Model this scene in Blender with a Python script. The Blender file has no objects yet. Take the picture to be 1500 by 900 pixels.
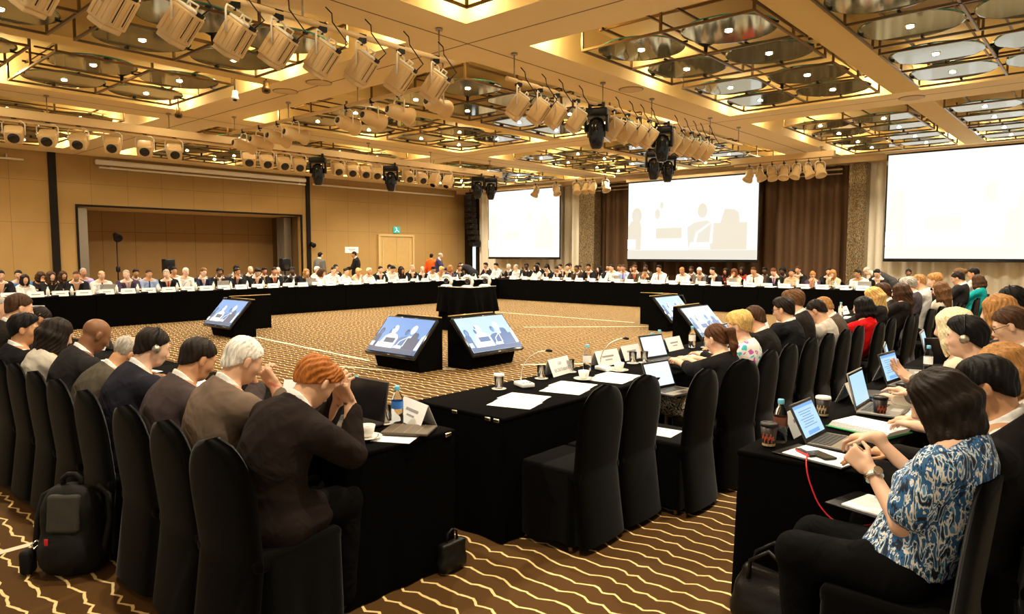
import bpy, bmesh, math, random
import numpy as np
from mathutils import Vector, Matrix, Euler

random.seed(7)
rng = np.random.RandomState(11)
S = bpy.context.scene
COL = S.collection
PI = math.pi
D2R = math.radians

# ------------------------------------------------------------------ camera
CAM_H = 1.70
FPX = 1015.0
PITCH = math.atan(78 / FPX)
AZ = math.radians(41.3)
cam_d = bpy.data.cameras.new('camera')
cam_d.sensor_fit = 'HORIZONTAL'
cam_d.sensor_width = 36.0
cam_d.lens = 36.0 * FPX / 1500.0
cam_d.clip_start = 0.05
cam_d.clip_end = 200
cam = bpy.data.objects.new('camera', cam_d)
COL.objects.link(cam)
cam.location = (0, 0, CAM_H)
cam.rotation_euler = (PI / 2 - PITCH, 0, AZ)
S.camera = cam


def in_frame(x, y, z, m=60):
    fx, fy = -math.sin(AZ), math.cos(AZ)
    f = x * fx + y * fy
    r = x * fy - y * fx
    u = z - CAM_H
    c = f * math.cos(PITCH) - u * math.sin(PITCH)
    v = f * math.sin(PITCH) + u * math.cos(PITCH)
    if c < 0.3:
        return False
    px = 750 + FPX * r / c
    py = 450 - FPX * v / c
    return -m < px < 1500 + m and -m < py < 900 + m


# ------------------------------------------------------------------ materials
def new_mat(name):
    m = bpy.data.materials.new(name)
    m.use_nodes = True
    nt = m.node_tree
    return m, nt, nt.nodes['Principled BSDF']


def N(nt, t, **kw):
    n = nt.nodes.new(t)
    for k, v in kw.items():
        if k.startswith('i_'):
            n.inputs[k[2:].replace('_', ' ')].default_value = v
        else:
            setattr(n, k, v)
    return n


def L(nt, a, b):
    nt.links.new(a, b)


def c4(c):
    return (c[0], c[1], c[2], 1.0)


def plain(name, col, rough=0.6, metal=0.0, emit=None, es=1.0, spec=0.5, trans=0.0, ior=1.45, sheen=0.0,
          noise=0.0, nscale=40.0, bump=0.0, bscale=200.0):
    m, nt, b = new_mat(name)
    b.inputs['Base Color'].default_value = c4(col)
    b.inputs['Roughness'].default_value = rough
    b.inputs['Metallic'].default_value = metal
    b.inputs['Specular IOR Level'].default_value = spec
    b.inputs['Transmission Weight'].default_value = trans
    b.inputs['IOR'].default_value = ior
    if sheen:
        b.inputs['Sheen Weight'].default_value = sheen
        b.inputs['Sheen Roughness'].default_value = 0.4
    if emit:
        b.inputs['Emission Color'].default_value = c4(emit)
        b.inputs['Emission Strength'].default_value = es
    tc = None
    if noise or bump:
        tc = N(nt, 'ShaderNodeTexCoord')
    if noise:
        nz = N(nt, 'ShaderNodeTexNoise')
        nz.inputs['Scale'].default_value = nscale
        nz.inputs['Detail'].default_value = 4
        L(nt, tc.outputs['Object'], nz.inputs['Vector'])
        mx = N(nt, 'ShaderNodeMixRGB', blend_type='MIX')
        mx.inputs[1].default_value = c4([max(0, x * (1 - noise)) for x in col])
        mx.inputs[2].default_value = c4([min(1, x * (1 + noise)) for x in col])
        L(nt, nz.outputs['Fac'], mx.inputs[0])
        L(nt, mx.outputs[0], b.inputs['Base Color'])
    if bump:
        nb = N(nt, 'ShaderNodeTexNoise')
        nb.inputs['Scale'].default_value = bscale
        L(nt, tc.outputs['Object'], nb.inputs['Vector'])
        bp = N(nt, 'ShaderNodeBump')
        bp.inputs['Strength'].default_value = bump
        bp.inputs['Distance'].default_value = 0.004
        L(nt, nb.outputs['Fac'], bp.inputs['Height'])
        L(nt, bp.outputs[0], b.inputs['Normal'])
    return m


def emissive(name, col, es):
    m, nt, b = new_mat(name)
    b.inputs['Base Color'].default_value = (0.02, 0.02, 0.02, 1)
    b.inputs['Emission Color'].default_value = c4(col)
    b.inputs['Emission Strength'].default_value = es
    b.inputs['Roughness'].default_value = 0.4
    return m


def math_n(nt, op, a=None, b=None, va=None, vb=None):
    n = N(nt, 'ShaderNodeMath', operation=op)
    if a is not None:
        L(nt, a, n.inputs[0])
    if b is not None:
        L(nt, b, n.inputs[1])
    if va is not None:
        n.inputs[0].default_value = va
    if vb is not None:
        n.inputs[1].default_value = vb
    return n.outputs[0]


def carpet_mat():
    m, nt, b = new_mat('carpet')
    tc = N(nt, 'ShaderNodeTexCoord')
    sx = N(nt, 'ShaderNodeSeparateXYZ')
    L(nt, tc.outputs['Object'], sx.inputs[0])
    X, Y = sx.outputs[0], sx.outputs[1]
    # zigzag: pingpong with irregular phase
    nz = N(nt, 'ShaderNodeTexNoise', noise_dimensions='2D')
    nz.inputs['Scale'].default_value = 2.3
    nz.inputs['Detail'].default_value = 2
    sc = N(nt, 'ShaderNodeVectorMath', operation='MULTIPLY')
    sc.inputs[1].default_value = (1, 0.25, 1)
    L(nt, tc.outputs['Object'], sc.inputs[0])
    L(nt, sc.outputs[0], nz.inputs['Vector'])
    ph = math_n(nt, 'MULTIPLY', nz.outputs['Fac'], vb=0.35)
    xx = math_n(nt, 'ADD', X, ph)
    pp = N(nt, 'ShaderNodeMath', operation='PINGPONG')
    L(nt, xx, pp.inputs[0])
    pp.inputs[1].default_value = 0.085
    zig = math_n(nt, 'MULTIPLY', pp.outputs[0], vb=0.34)
    pp2 = N(nt, 'ShaderNodeMath', operation='PINGPONG')
    L(nt, X, pp2.inputs[0])
    pp2.inputs[1].default_value = 0.24
    zig2 = math_n(nt, 'MULTIPLY', pp2.outputs[0], vb=0.12)
    yy = math_n(nt, 'ADD', Y, zig)
    yy = math_n(nt, 'ADD', yy, zig2)
    n2 = N(nt, 'ShaderNodeTexNoise', noise_dimensions='2D')
    n2.inputs['Scale'].default_value = 9.0
    L(nt, tc.outputs['Object'], n2.inputs['Vector'])
    wob = math_n(nt, 'MULTIPLY', n2.outputs['Fac'], vb=0.022)
    yy = math_n(nt, 'ADD', yy, wob)
    fr = N(nt, 'ShaderNodeMath', operation='PINGPONG')
    L(nt, yy, fr.inputs[0])
    fr.inputs[1].default_value = 0.0625
    ramp = N(nt, 'ShaderNodeMapRange')
    ramp.inputs['From Min'].default_value = 0.0060
    ramp.inputs['From Max'].default_value = 0.0088
    ramp.inputs['To Min'].default_value = 1
    ramp.inputs['To Max'].default_value = 0
    L(nt, fr.outputs[0], ramp.inputs['Value'])
    pile = N(nt, 'ShaderNodeTexNoise')
    pile.inputs['Scale'].default_value = 260
    pile.inputs['Detail'].default_value = 3
    L(nt, tc.outputs['Object'], pile.inputs['Vector'])
    big = N(nt, 'ShaderNodeTexNoise')
    big.inputs['Scale'].default_value = 1.3
    big.inputs['Detail'].default_value = 3
    L(nt, tc.outputs['Object'], big.inputs['Vector'])
    addn = math_n(nt, 'ADD', pile.outputs['Fac'], big.outputs['Fac'])
    half = math_n(nt, 'MULTIPLY', addn, vb=0.5)
    base = N(nt, 'ShaderNodeMixRGB')
    base.inputs[1].default_value = (0.043, 0.0175, 0.0032, 1)
    base.inputs[2].default_value = (0.135, 0.061, 0.0115, 1)
    L(nt, half, base.inputs[0])
    mx = N(nt, 'ShaderNodeMixRGB')
    L(nt, ramp.outputs[0], mx.inputs[0])
    L(nt, base.outputs[0], mx.inputs[1])
    mx.inputs[2].default_value = (0.92, 0.68, 0.31, 1)
    L(nt, mx.outputs[0], b.inputs['Base Color'])
    b.inputs['Roughness'].default_value = 0.9
    b.inputs['Specular IOR Level'].default_value = 0.2
    bp = N(nt, 'ShaderNodeBump')
    bp.inputs['Strength'].default_value = 0.35
    bp.inputs['Distance'].default_value = 0.004
    L(nt, pile.outputs['Fac'], bp.inputs['Height'])
    L(nt, bp.outputs[0], b.inputs['Normal'])
    return m


def seam_mat(name, col, col2, along, period, offset, width, seamcol, hz=None, nscale=3.0, rough=0.75):
    """Panelled cladding: thin joint lines every `period` along one axis, optional joints at heights hz."""
    m, nt, b = new_mat(name)
    tc = N(nt, 'ShaderNodeTexCoord')
    sx = N(nt, 'ShaderNodeSeparateXYZ')
    L(nt, tc.outputs['Object'], sx.inputs[0])
    v = math_n(nt, 'SUBTRACT', sx.outputs[along], vb=offset)
    pp = N(nt, 'ShaderNodeMath', operation='PINGPONG')
    L(nt, v, pp.inputs[0])
    pp.inputs[1].default_value = period / 2
    line = math_n(nt, 'LESS_THAN', pp.outputs[0], vb=width / 2)
    for h in (hz or []):
        dz = math_n(nt, 'SUBTRACT', sx.outputs[2], vb=h)
        az = math_n(nt, 'ABSOLUTE', dz)
        l2 = math_n(nt, 'LESS_THAN', az, vb=width / 2)
        line = math_n(nt, 'MAXIMUM', line, l2)
    nz = N(nt, 'ShaderNodeTexNoise')
    nz.inputs['Scale'].default_value = nscale
    nz.inputs['Detail'].default_value = 6
    L(nt, tc.outputs['Object'], nz.inputs['Vector'])
    fine = N(nt, 'ShaderNodeTexNoise')
    fine.inputs['Scale'].default_value = 60
    fine.inputs['Detail'].default_value = 4
    L(nt, tc.outputs['Object'], fine.inputs['Vector'])
    a = math_n(nt, 'ADD', nz.outputs['Fac'], fine.outputs['Fac'])
    a = math_n(nt, 'MULTIPLY', a, vb=0.5)
    base = N(nt, 'ShaderNodeMixRGB')
    base.inputs[1].default_value = c4(col)
    base.inputs[2].default_value = c4(col2)
    L(nt, a, base.inputs[0])
    mx = N(nt, 'ShaderNodeMixRGB')
    L(nt, line, mx.inputs[0])
    L(nt, base.outputs[0], mx.inputs[1])
    mx.inputs[2].default_value = c4(seamcol)
    L(nt, mx.outputs[0], b.inputs['Base Color'])
    b.inputs['Roughness'].default_value = rough
    b.inputs['Specular IOR Level'].default_value = 0.2
    return m


def ceiling_mat():
    m, nt, b = new_mat('ceiling_plaster')
    tc = N(nt, 'ShaderNodeTexCoord')
    sx = N(nt, 'ShaderNodeSeparateXYZ')
    L(nt, tc.outputs['Object'], sx.inputs[0])
    ln = None
    for ax, per, off in ((0, 8.4, -7.2), (1, 8.0, 7.23)):
        v = math_n(nt, 'SUBTRACT', sx.outputs[ax], vb=off)
        pp = N(nt, 'ShaderNodeMath', operation='PINGPONG')
        L(nt, v, pp.inputs[0])
        pp.inputs[1].default_value = per / 2
        li = math_n(nt, 'LESS_THAN', pp.outputs[0], vb=0.012)
        ln = li if ln is None else math_n(nt, 'MAXIMUM', ln, li)
    mx = N(nt, 'ShaderNodeMixRGB')
    mx.inputs[1].default_value = (0.87, 0.69, 0.38, 1)
    mx.inputs[2].default_value = (0.10, 0.05, 0.02, 1)
    L(nt, ln, mx.inputs[0])
    L(nt, mx.outputs[0], b.inputs['Base Color'])
    b.inputs['Roughness'].default_value = 0.7
    b.inputs['Specular IOR Level'].default_value = 0.2
    return m


def objcol_fabric(name, rough=0.85, weave=420.0, bump=0.25, vary=0.16, sheen=0.0, spec=0.08):
    m, nt, b = new_mat(name)
    oi = N(nt, 'ShaderNodeObjectInfo')
    tc = N(nt, 'ShaderNodeTexCoord')
    nz = N(nt, 'ShaderNodeTexNoise')
    nz.inputs['Scale'].default_value = weave
    nz.inputs['Detail'].default_value = 2
    L(nt, tc.outputs['Object'], nz.inputs['Vector'])
    mr = N(nt, 'ShaderNodeMapRange')
    mr.inputs['To Min'].default_value = 1 - vary
    mr.inputs['To Max'].default_value = 1 + vary
    L(nt, nz.outputs['Fac'], mr.inputs['Value'])
    mul = N(nt, 'ShaderNodeVectorMath', operation='SCALE')
    L(nt, oi.outputs['Color'], mul.inputs[0])
    L(nt, mr.outputs[0], mul.inputs['Scale'])
    L(nt, mul.outputs[0], b.inputs['Base Color'])
    b.inputs['Roughness'].default_value = rough
    b.inputs['Specular IOR Level'].default_value = spec
    if sheen:
        b.inputs['Sheen Weight'].default_value = sheen
    if bump:
        bp = N(nt, 'ShaderNodeBump')
        bp.inputs['Strength'].default_value = bump
        bp.inputs['Distance'].default_value = 0.002
        L(nt, nz.outputs['Fac'], bp.inputs['Height'])
        wr = N(nt, 'ShaderNodeTexNoise')
        wr.inputs['Scale'].default_value = 7.0
        wr.inputs['Detail'].default_value = 2.0
        wr.inputs['Distortion'].default_value = 1.2
        L(nt, tc.outputs['Object'], wr.inputs['Vector'])
        b2 = N(nt, 'ShaderNodeBump')
        b2.inputs['Strength'].default_value = 0.35
        b2.inputs['Distance'].default_value = 0.05
        L(nt, wr.outputs['Fac'], b2.inputs['Height'])
        L(nt, bp.outputs[0], b2.inputs['Normal'])
        L(nt, b2.outputs[0], b.inputs['Normal'])
    return m


def skin_mat():
    m, nt, b = new_mat('skin')
    oi = N(nt, 'ShaderNodeObjectInfo')
    at = N(nt, 'ShaderNodeAttribute', attribute_name='feat')
    sep = N(nt, 'ShaderNodeSeparateColor')
    L(nt, at.outputs['Color'], sep.inputs[0])
    lip = N(nt, 'ShaderNodeMixRGB', blend_type='MULTIPLY')
    lip.inputs[0].default_value = 1
    L(nt, oi.outputs['Color'], lip.inputs[1])
    lip.inputs[2].default_value = (0.85, 0.42, 0.40, 1)
    m1 = N(nt, 'ShaderNodeMixRGB')
    L(nt, sep.outputs[0], m1.inputs[0])
    L(nt, oi.outputs['Color'], m1.inputs[1])
    L(nt, lip.outputs[0], m1.inputs[2])
    m2 = N(nt, 'ShaderNodeMixRGB')
    L(nt, sep.outputs[2], m2.inputs[0])
    L(nt, m1.outputs[0], m2.inputs[1])
    m2.inputs[2].default_value = (0.75, 0.72, 0.68, 1)
    m3 = N(nt, 'ShaderNodeMixRGB')
    L(nt, sep.outputs[1], m3.inputs[0])
    L(nt, m2.outputs[0], m3.inputs[1])
    m3.inputs[2].default_value = (0.03, 0.018, 0.012, 1)
    L(nt, m3.outputs[0], b.inputs['Base Color'])
    b.inputs['Roughness'].default_value = 0.48
    b.inputs['Specular IOR Level'].default_value = 0.35
    return m


def hair_mat():
    m, nt, b = new_mat('hair_strands')
    oi = N(nt, 'ShaderNodeObjectInfo')
    tc = N(nt, 'ShaderNodeTexCoord')
    st = N(nt, 'ShaderNodeVectorMath', operation='MULTIPLY')
    st.inputs[1].default_value = (190, 60, 16)
    L(nt, tc.outputs['Object'], st.inputs[0])
    nz = N(nt, 'ShaderNodeTexNoise')
    nz.inputs['Scale'].default_value = 1.0
    nz.inputs['Detail'].default_value = 3
    L(nt, st.outputs[0], nz.inputs['Vector'])
    mr = N(nt, 'ShaderNodeMapRange')
    mr.inputs['From Min'].default_value = 0.3
    mr.inputs['From Max'].default_value = 0.7
    mr.inputs['To Min'].default_value = 0.6
    mr.inputs['To Max'].default_value = 1.4
    L(nt, nz.outputs['Fac'], mr.inputs['Value'])
    mul = N(nt, 'ShaderNodeVectorMath', operation='SCALE')
    L(nt, oi.outputs['Color'], mul.inputs[0])
    L(nt, mr.outputs[0], mul.inputs['Scale'])
    L(nt, mul.outputs[0], b.inputs['Base Color'])
    b.inputs['Roughness'].default_value = 0.55
    b.inputs['Specular IOR Level'].default_value = 0.16
    bp = N(nt, 'ShaderNodeBump')
    bp.inputs['Strength'].default_value = 0.6
    bp.inputs['Distance'].default_value = 0.004
    L(nt, nz.outputs['Fac'], bp.inputs['Height'])
    L(nt, bp.outputs[0], b.inputs['Normal'])
    return m


def print_mat(name, cols, scale=(9, 9, 4), rough=0.7, seed=0.0):
    """Printed cloth: flame-like patches of several colours."""
    m, nt, b = new_mat(name)
    tc = N(nt, 'ShaderNodeTexCoord')
    st = N(nt, 'ShaderNodeVectorMath', operation='MULTIPLY')
    st.inputs[1].default_value = scale
    L(nt, tc.outputs['Object'], st.inputs[0])
    nz = N(nt, 'ShaderNodeTexNoise', noise_dimensions='4D')
    nz.inputs['Scale'].default_value = 1.0
    nz.inputs['W'].default_value = seed
    nz.inputs['Detail'].default_value = 2.5
    nz.inputs['Distortion'].default_value = 1.6
    L(nt, st.outputs[0], nz.inputs['Vector'])
    rp = N(nt, 'ShaderNodeValToRGB')
    rp.color_ramp.interpolation = 'CONSTANT'
    els = rp.color_ramp.elements
    n = len(cols)
    while len(els) < n:
        els.new(0.5)
    for i, (p, c) in enumerate(cols):
        els[i].position = p
        els[i].color = c4(c)
    L(nt, nz.outputs['Fac'], rp.inputs[0])
    L(nt, rp.outputs[0], b.inputs['Base Color'])
    b.inputs['Roughness'].default_value = rough
    return m


M = {}
M['carpet'] = carpet_mat()
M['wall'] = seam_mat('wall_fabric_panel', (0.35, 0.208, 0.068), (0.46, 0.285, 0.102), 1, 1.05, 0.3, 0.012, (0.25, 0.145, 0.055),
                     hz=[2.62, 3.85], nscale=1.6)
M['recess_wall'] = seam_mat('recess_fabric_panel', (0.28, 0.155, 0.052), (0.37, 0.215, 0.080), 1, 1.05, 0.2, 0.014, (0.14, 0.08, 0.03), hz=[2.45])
M['ceiling'] = ceiling_mat()
M['coffer'] = plain('coffer_plaster', (0.74, 0.54, 0.215), 0.7, spec=0.2)
M['soffit'] = plain('soffit_plaster', (0.72, 0.55, 0.32), 0.7, spec=0.2)
M['dark_trim'] = plain('dark_bronze_trim', (0.010, 0.006, 0.004), 0.5, spec=0.2)
M['cream_curtain'] = plain('cream_curtain_cloth', (0.88, 0.80, 0.64), 0.85, noise=0.08, nscale=30, bump=0.1)
M['brown_curtain'] = plain('brown_curtain_cloth', (0.105, 0.052, 0.020), 0.8, noise=0.2, nscale=12, bump=0.1)
M['black_cloth'] = plain('black_table_cloth', (0.0022, 0.0019, 0.0017), 0.85, spec=0.03, noise=0.25, nscale=25, bump=0.15, bscale=350)
M['chair_cover'] = plain('black_chair_cover', (0.0026, 0.0022, 0.0019), 0.8, spec=0.03, sheen=0.10, noise=0.2, nscale=20, bump=0.15, bscale=400)
M['chair_lit_rim'] = plain('chair_cover_lit_rim', (0.040, 0.031, 0.022), 0.75, spec=0.2)  # chair cover lightened in colour to look lit along its rim; not assigned
M['black_plastic'] = plain('black_plastic', (0.006, 0.0055, 0.0055), 0.4, spec=0.3)
M['black_metal'] = plain('black_painted_metal', (0.006, 0.0055, 0.0055), 0.45, spec=0.3)
M['black_gloss'] = plain('black_gloss', (0.008, 0.008, 0.009), 0.15, spec=0.5)
M['chrome'] = plain('brushed_chrome', (0.75, 0.70, 0.60), 0.25, metal=1.0)
M['steel'] = plain('dull_steel', (0.42, 0.36, 0.28), 0.35, metal=0.9)
M['bronze'] = plain('bronze_lattice', (0.20, 0.125, 0.05), 0.32, metal=0.75)
M['white_paint'] = plain('cream_paint', (0.80, 0.70, 0.50), 0.45)
M['lamp_body'] = plain('cream_lamp_housing', (0.72, 0.51, 0.25), 0.5)
M['lamp_top'] = plain('white_lamp_plate', (0.88, 0.82, 0.68), 0.4)
M['paper'] = plain('white_paper', (0.93, 0.93, 0.92), 0.8, spec=0.2)
M['ink'] = plain('grey_ink', (0.35, 0.34, 0.34), 0.8)
M['porcelain'] = plain('white_porcelain', (0.88, 0.85, 0.78), 0.2)
M['coffee'] = plain('coffee', (0.05, 0.02, 0.008), 0.15)
M['glass'] = plain('clear_glass', (1, 1, 1), 0.03, trans=1.0, ior=1.3)
M['plastic_clear'] = plain('clear_bottle_plastic', (0.96, 0.98, 1.0), 0.06, trans=1.0, ior=1.18)
M['blue_cap'] = plain('pale_blue_cap', (0.16, 0.52, 0.72), 0.4)
M['blue_label'] = plain('blue_bottle_label', (0.03, 0.18, 0.62), 0.45)
M['brown_label'] = plain('brown_bottle_label', (0.16, 0.05, 0.025), 0.5)
M['white_label'] = plain('white_bottle_label', (0.85, 0.84, 0.80), 0.5)
M['laptop_dark'] = plain('dark_laptop_shell', (0.035, 0.032, 0.030), 0.35)
M['laptop_grey'] = plain('grey_laptop_deck', (0.20, 0.17, 0.12), 0.4)
M['laptop_silver'] = plain('silver_laptop_shell', (0.40, 0.38, 0.35), 0.35, metal=0.3)
M['keys'] = plain('dark_keys', (0.03, 0.027, 0.023), 0.5)
M['screen_blue'] = emissive('lit_screen_blue', (0.22, 0.50, 1.0), 0.65)
M['screen_page'] = emissive('lit_screen_page', (0.45, 0.72, 1.0), 0.75)
M['screen_white'] = emissive('lit_screen_white', (0.80, 0.90, 1.0), 0.8)
M['screen_line'] = emissive('lit_screen_text', (0.16, 0.36, 0.7), 0.45)
M['proj_white'] = emissive('projected_white', (1.0, 0.975, 0.90), 0.75)
M['proj_hot'] = emissive('projected_bright', (1.0, 1.0, 1.0), 0.85)
M['proj_tint'] = emissive('projected_tint', (0.98, 0.89, 0.72), 0.60)
M['proj_tint2'] = emissive('projected_tint_soft', (0.97, 0.91, 0.78), 0.60)
M['proj_faint'] = emissive('projected_faint', (1.0, 0.965, 0.88), 0.68)
M['tv_sky'] = emissive('monitor_picture_blue', (0.14, 0.38, 0.88), 0.62)
M['tv_pale'] = emissive('monitor_picture_pale', (0.52, 0.77, 1.0), 0.68)
M['tv_white'] = emissive('monitor_picture_white', (0.95, 0.98, 1.0), 0.8)
M['tv_mid'] = emissive('monitor_picture_mid', (0.05, 0.22, 0.62), 0.5)
M['tv_dark'] = emissive('monitor_picture_dark', (0.018, 0.07, 0.24), 0.4)
M['tv_band'] = emissive('monitor_picture_band', (0.05, 0.18, 0.52), 0.4)
M['bulb'] = emissive('warm_bulb', (1.0, 0.86, 0.55), 45.0)
M['green_led'] = emissive('green_led', (0.1, 0.9, 0.6), 1.5)
M['lens'] = plain('dark_lens', (0.015, 0.012, 0.012), 0.08, spec=0.6)
M['exit_green'] = emissive('exit_sign_green', (0.02, 0.42, 0.26), 0.9)
M['exit_white'] = emissive('exit_sign_white', (0.8, 1.0, 0.9), 1.2)
M['door'] = plain('pale_wood_door', (0.50, 0.32, 0.11), 0.5, noise=0.1, nscale=6)
M['door_frame'] = plain('pale_door_frame', (0.58, 0.40, 0.16), 0.5)
M['disc'] = plain('smoked_mirror_glass', (0.30, 0.305, 0.19), 0.06, metal=0.60, noise=0.10, nscale=3)
M['disc_edge'] = plain('glass_edge_green', (0.05, 0.30, 0.22), 0.1)
M['tape'] = plain('white_floor_tape', (0.85, 0.74, 0.52), 0.6)
M['backpack'] = plain('black_backpack_nylon', (0.009, 0.008, 0.0065), 0.65, spec=0.2, noise=0.2, nscale=14, bump=0.35, bscale=220)
M['backpack_grey'] = plain('grey_backpack_panel', (0.04, 0.036, 0.026), 0.75, noise=0.15, nscale=60, bump=0.3, bscale=300)
M['red_tag'] = plain('red_tag', (0.75, 0.02, 0.02), 0.5)
M['leather'] = plain('black_leather', (0.009, 0.0075, 0.006), 0.4, spec=0.3, bump=0.3, bscale=90)
M['red_cord'] = plain('red_cord', (0.65, 0.02, 0.03), 0.45)
M['green_binder'] = plain('green_binder', (0.01, 0.28, 0.07), 0.45)
M['blue_folder'] = plain('blue_folder', (0.02, 0.28, 0.55), 0.5)
M['cup_dark'] = plain('dark_paper_cup', (0.022, 0.014, 0.012), 0.4)
M['cup_print'] = plain('cup_red_print', (0.45, 0.08, 0.03), 0.5)
M['cream_print'] = plain('cup_cream_print', (0.60, 0.45, 0.25), 0.5)
M['tablet_case'] = plain('taupe_tablet_case', (0.085, 0.062, 0.036), 0.55)
M['leg_wood'] = plain('chair_foot_brass', (0.35, 0.17, 0.05), 0.4)
M['grey_partition'] = plain('grey_partition_panel', (0.22, 0.19, 0.15), 0.5)
M['daylight_gap'] = emissive('bright_doorway', (0.75, 0.9, 1.0), 1.2)
M['gold_rim'] = plain('gold_picture_rail', (0.55, 0.36, 0.12), 0.35, metal=0.6)
M['fabric'] = objcol_fabric('suit_cloth')
M['shirt'] = objcol_fabric('shirt_cloth', rough=0.8, weave=600, bump=0.1, vary=0.06)
M['tie'] = objcol_fabric('tie_silk', rough=0.5, weave=300, bump=0.1, vary=0.2, spec=0.4)
M['skin'] = skin_mat()
M['hair'] = hair_mat()
M['blue_print'] = print_mat('blue_white_print', [(0.0, (0.010, 0.016, 0.035)), (0.40, (0.02, 0.12, 0.30)), (0.50, (0.80, 0.79, 0.75)),
                            (0.555, (0.10, 0.30, 0.52)), (0.60, (0.008, 0.010, 0.022)), (0.72, (0.7, 0.68, 0.62))], scale=(34, 34, 12))
M['floral_skirt'] = print_mat('floral_skirt_print', [(0.0, (0.015, 0.012, 0.01)), (0.46, (0.72, 0.66, 0.50)), (0.53, (0.03, 0.02, 0.015)),
                              (0.60, (0.50, 0.33, 0.10)), (0.66, (0.02, 0.015, 0.01))], scale=(26, 26, 26), seed=3)
M['floral_top'] = print_mat('floral_blouse_print', [(0.0, (0.05, 0.55, 0.60)), (0.36, (0.85, 0.84, 0.80)), (0.56, (0.75, 0.08, 0.35)),
                            (0.62, (0.40, 0.15, 0.50)), (0.68, (0.85, 0.84, 0.8))], scale=(10, 10, 10), seed=5)


def sparkle_mat():
    m, nt, b = new_mat('sparkling_column_clad')
    tc = N(nt, 'ShaderNodeTexCoord')
    st = N(nt, 'ShaderNodeVectorMath', operation='MULTIPLY')
    st.inputs[1].default_value = (60, 60, 22)
    L(nt, tc.outputs['Object'], st.inputs[0])
    nz = N(nt, 'ShaderNodeTexNoise')
    nz.inputs['Scale'].default_value = 1.0
    nz.inputs['Detail'].default_value = 5
    L(nt, st.outputs[0], nz.inputs['Vector'])
    rp = N(nt, 'ShaderNodeValToRGB')
    rp.color_ramp.elements[0].position = 0.40
    rp.color_ramp.elements[0].color = (0.085, 0.047, 0.018, 1)
    rp.color_ramp.elements[1].position = 0.70
    rp.color_ramp.elements[1].color = (0.60, 0.46, 0.25, 1)
    L(nt, nz.outputs['Fac'], rp.inputs[0])
    L(nt, rp.outputs[0], b.inputs['Base Color'])
    b.inputs['Roughness'].default_value = 0.35
    b.inputs['Metallic'].default_value = 0.3
    return m


M['sparkle'] = sparkle_mat()


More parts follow.
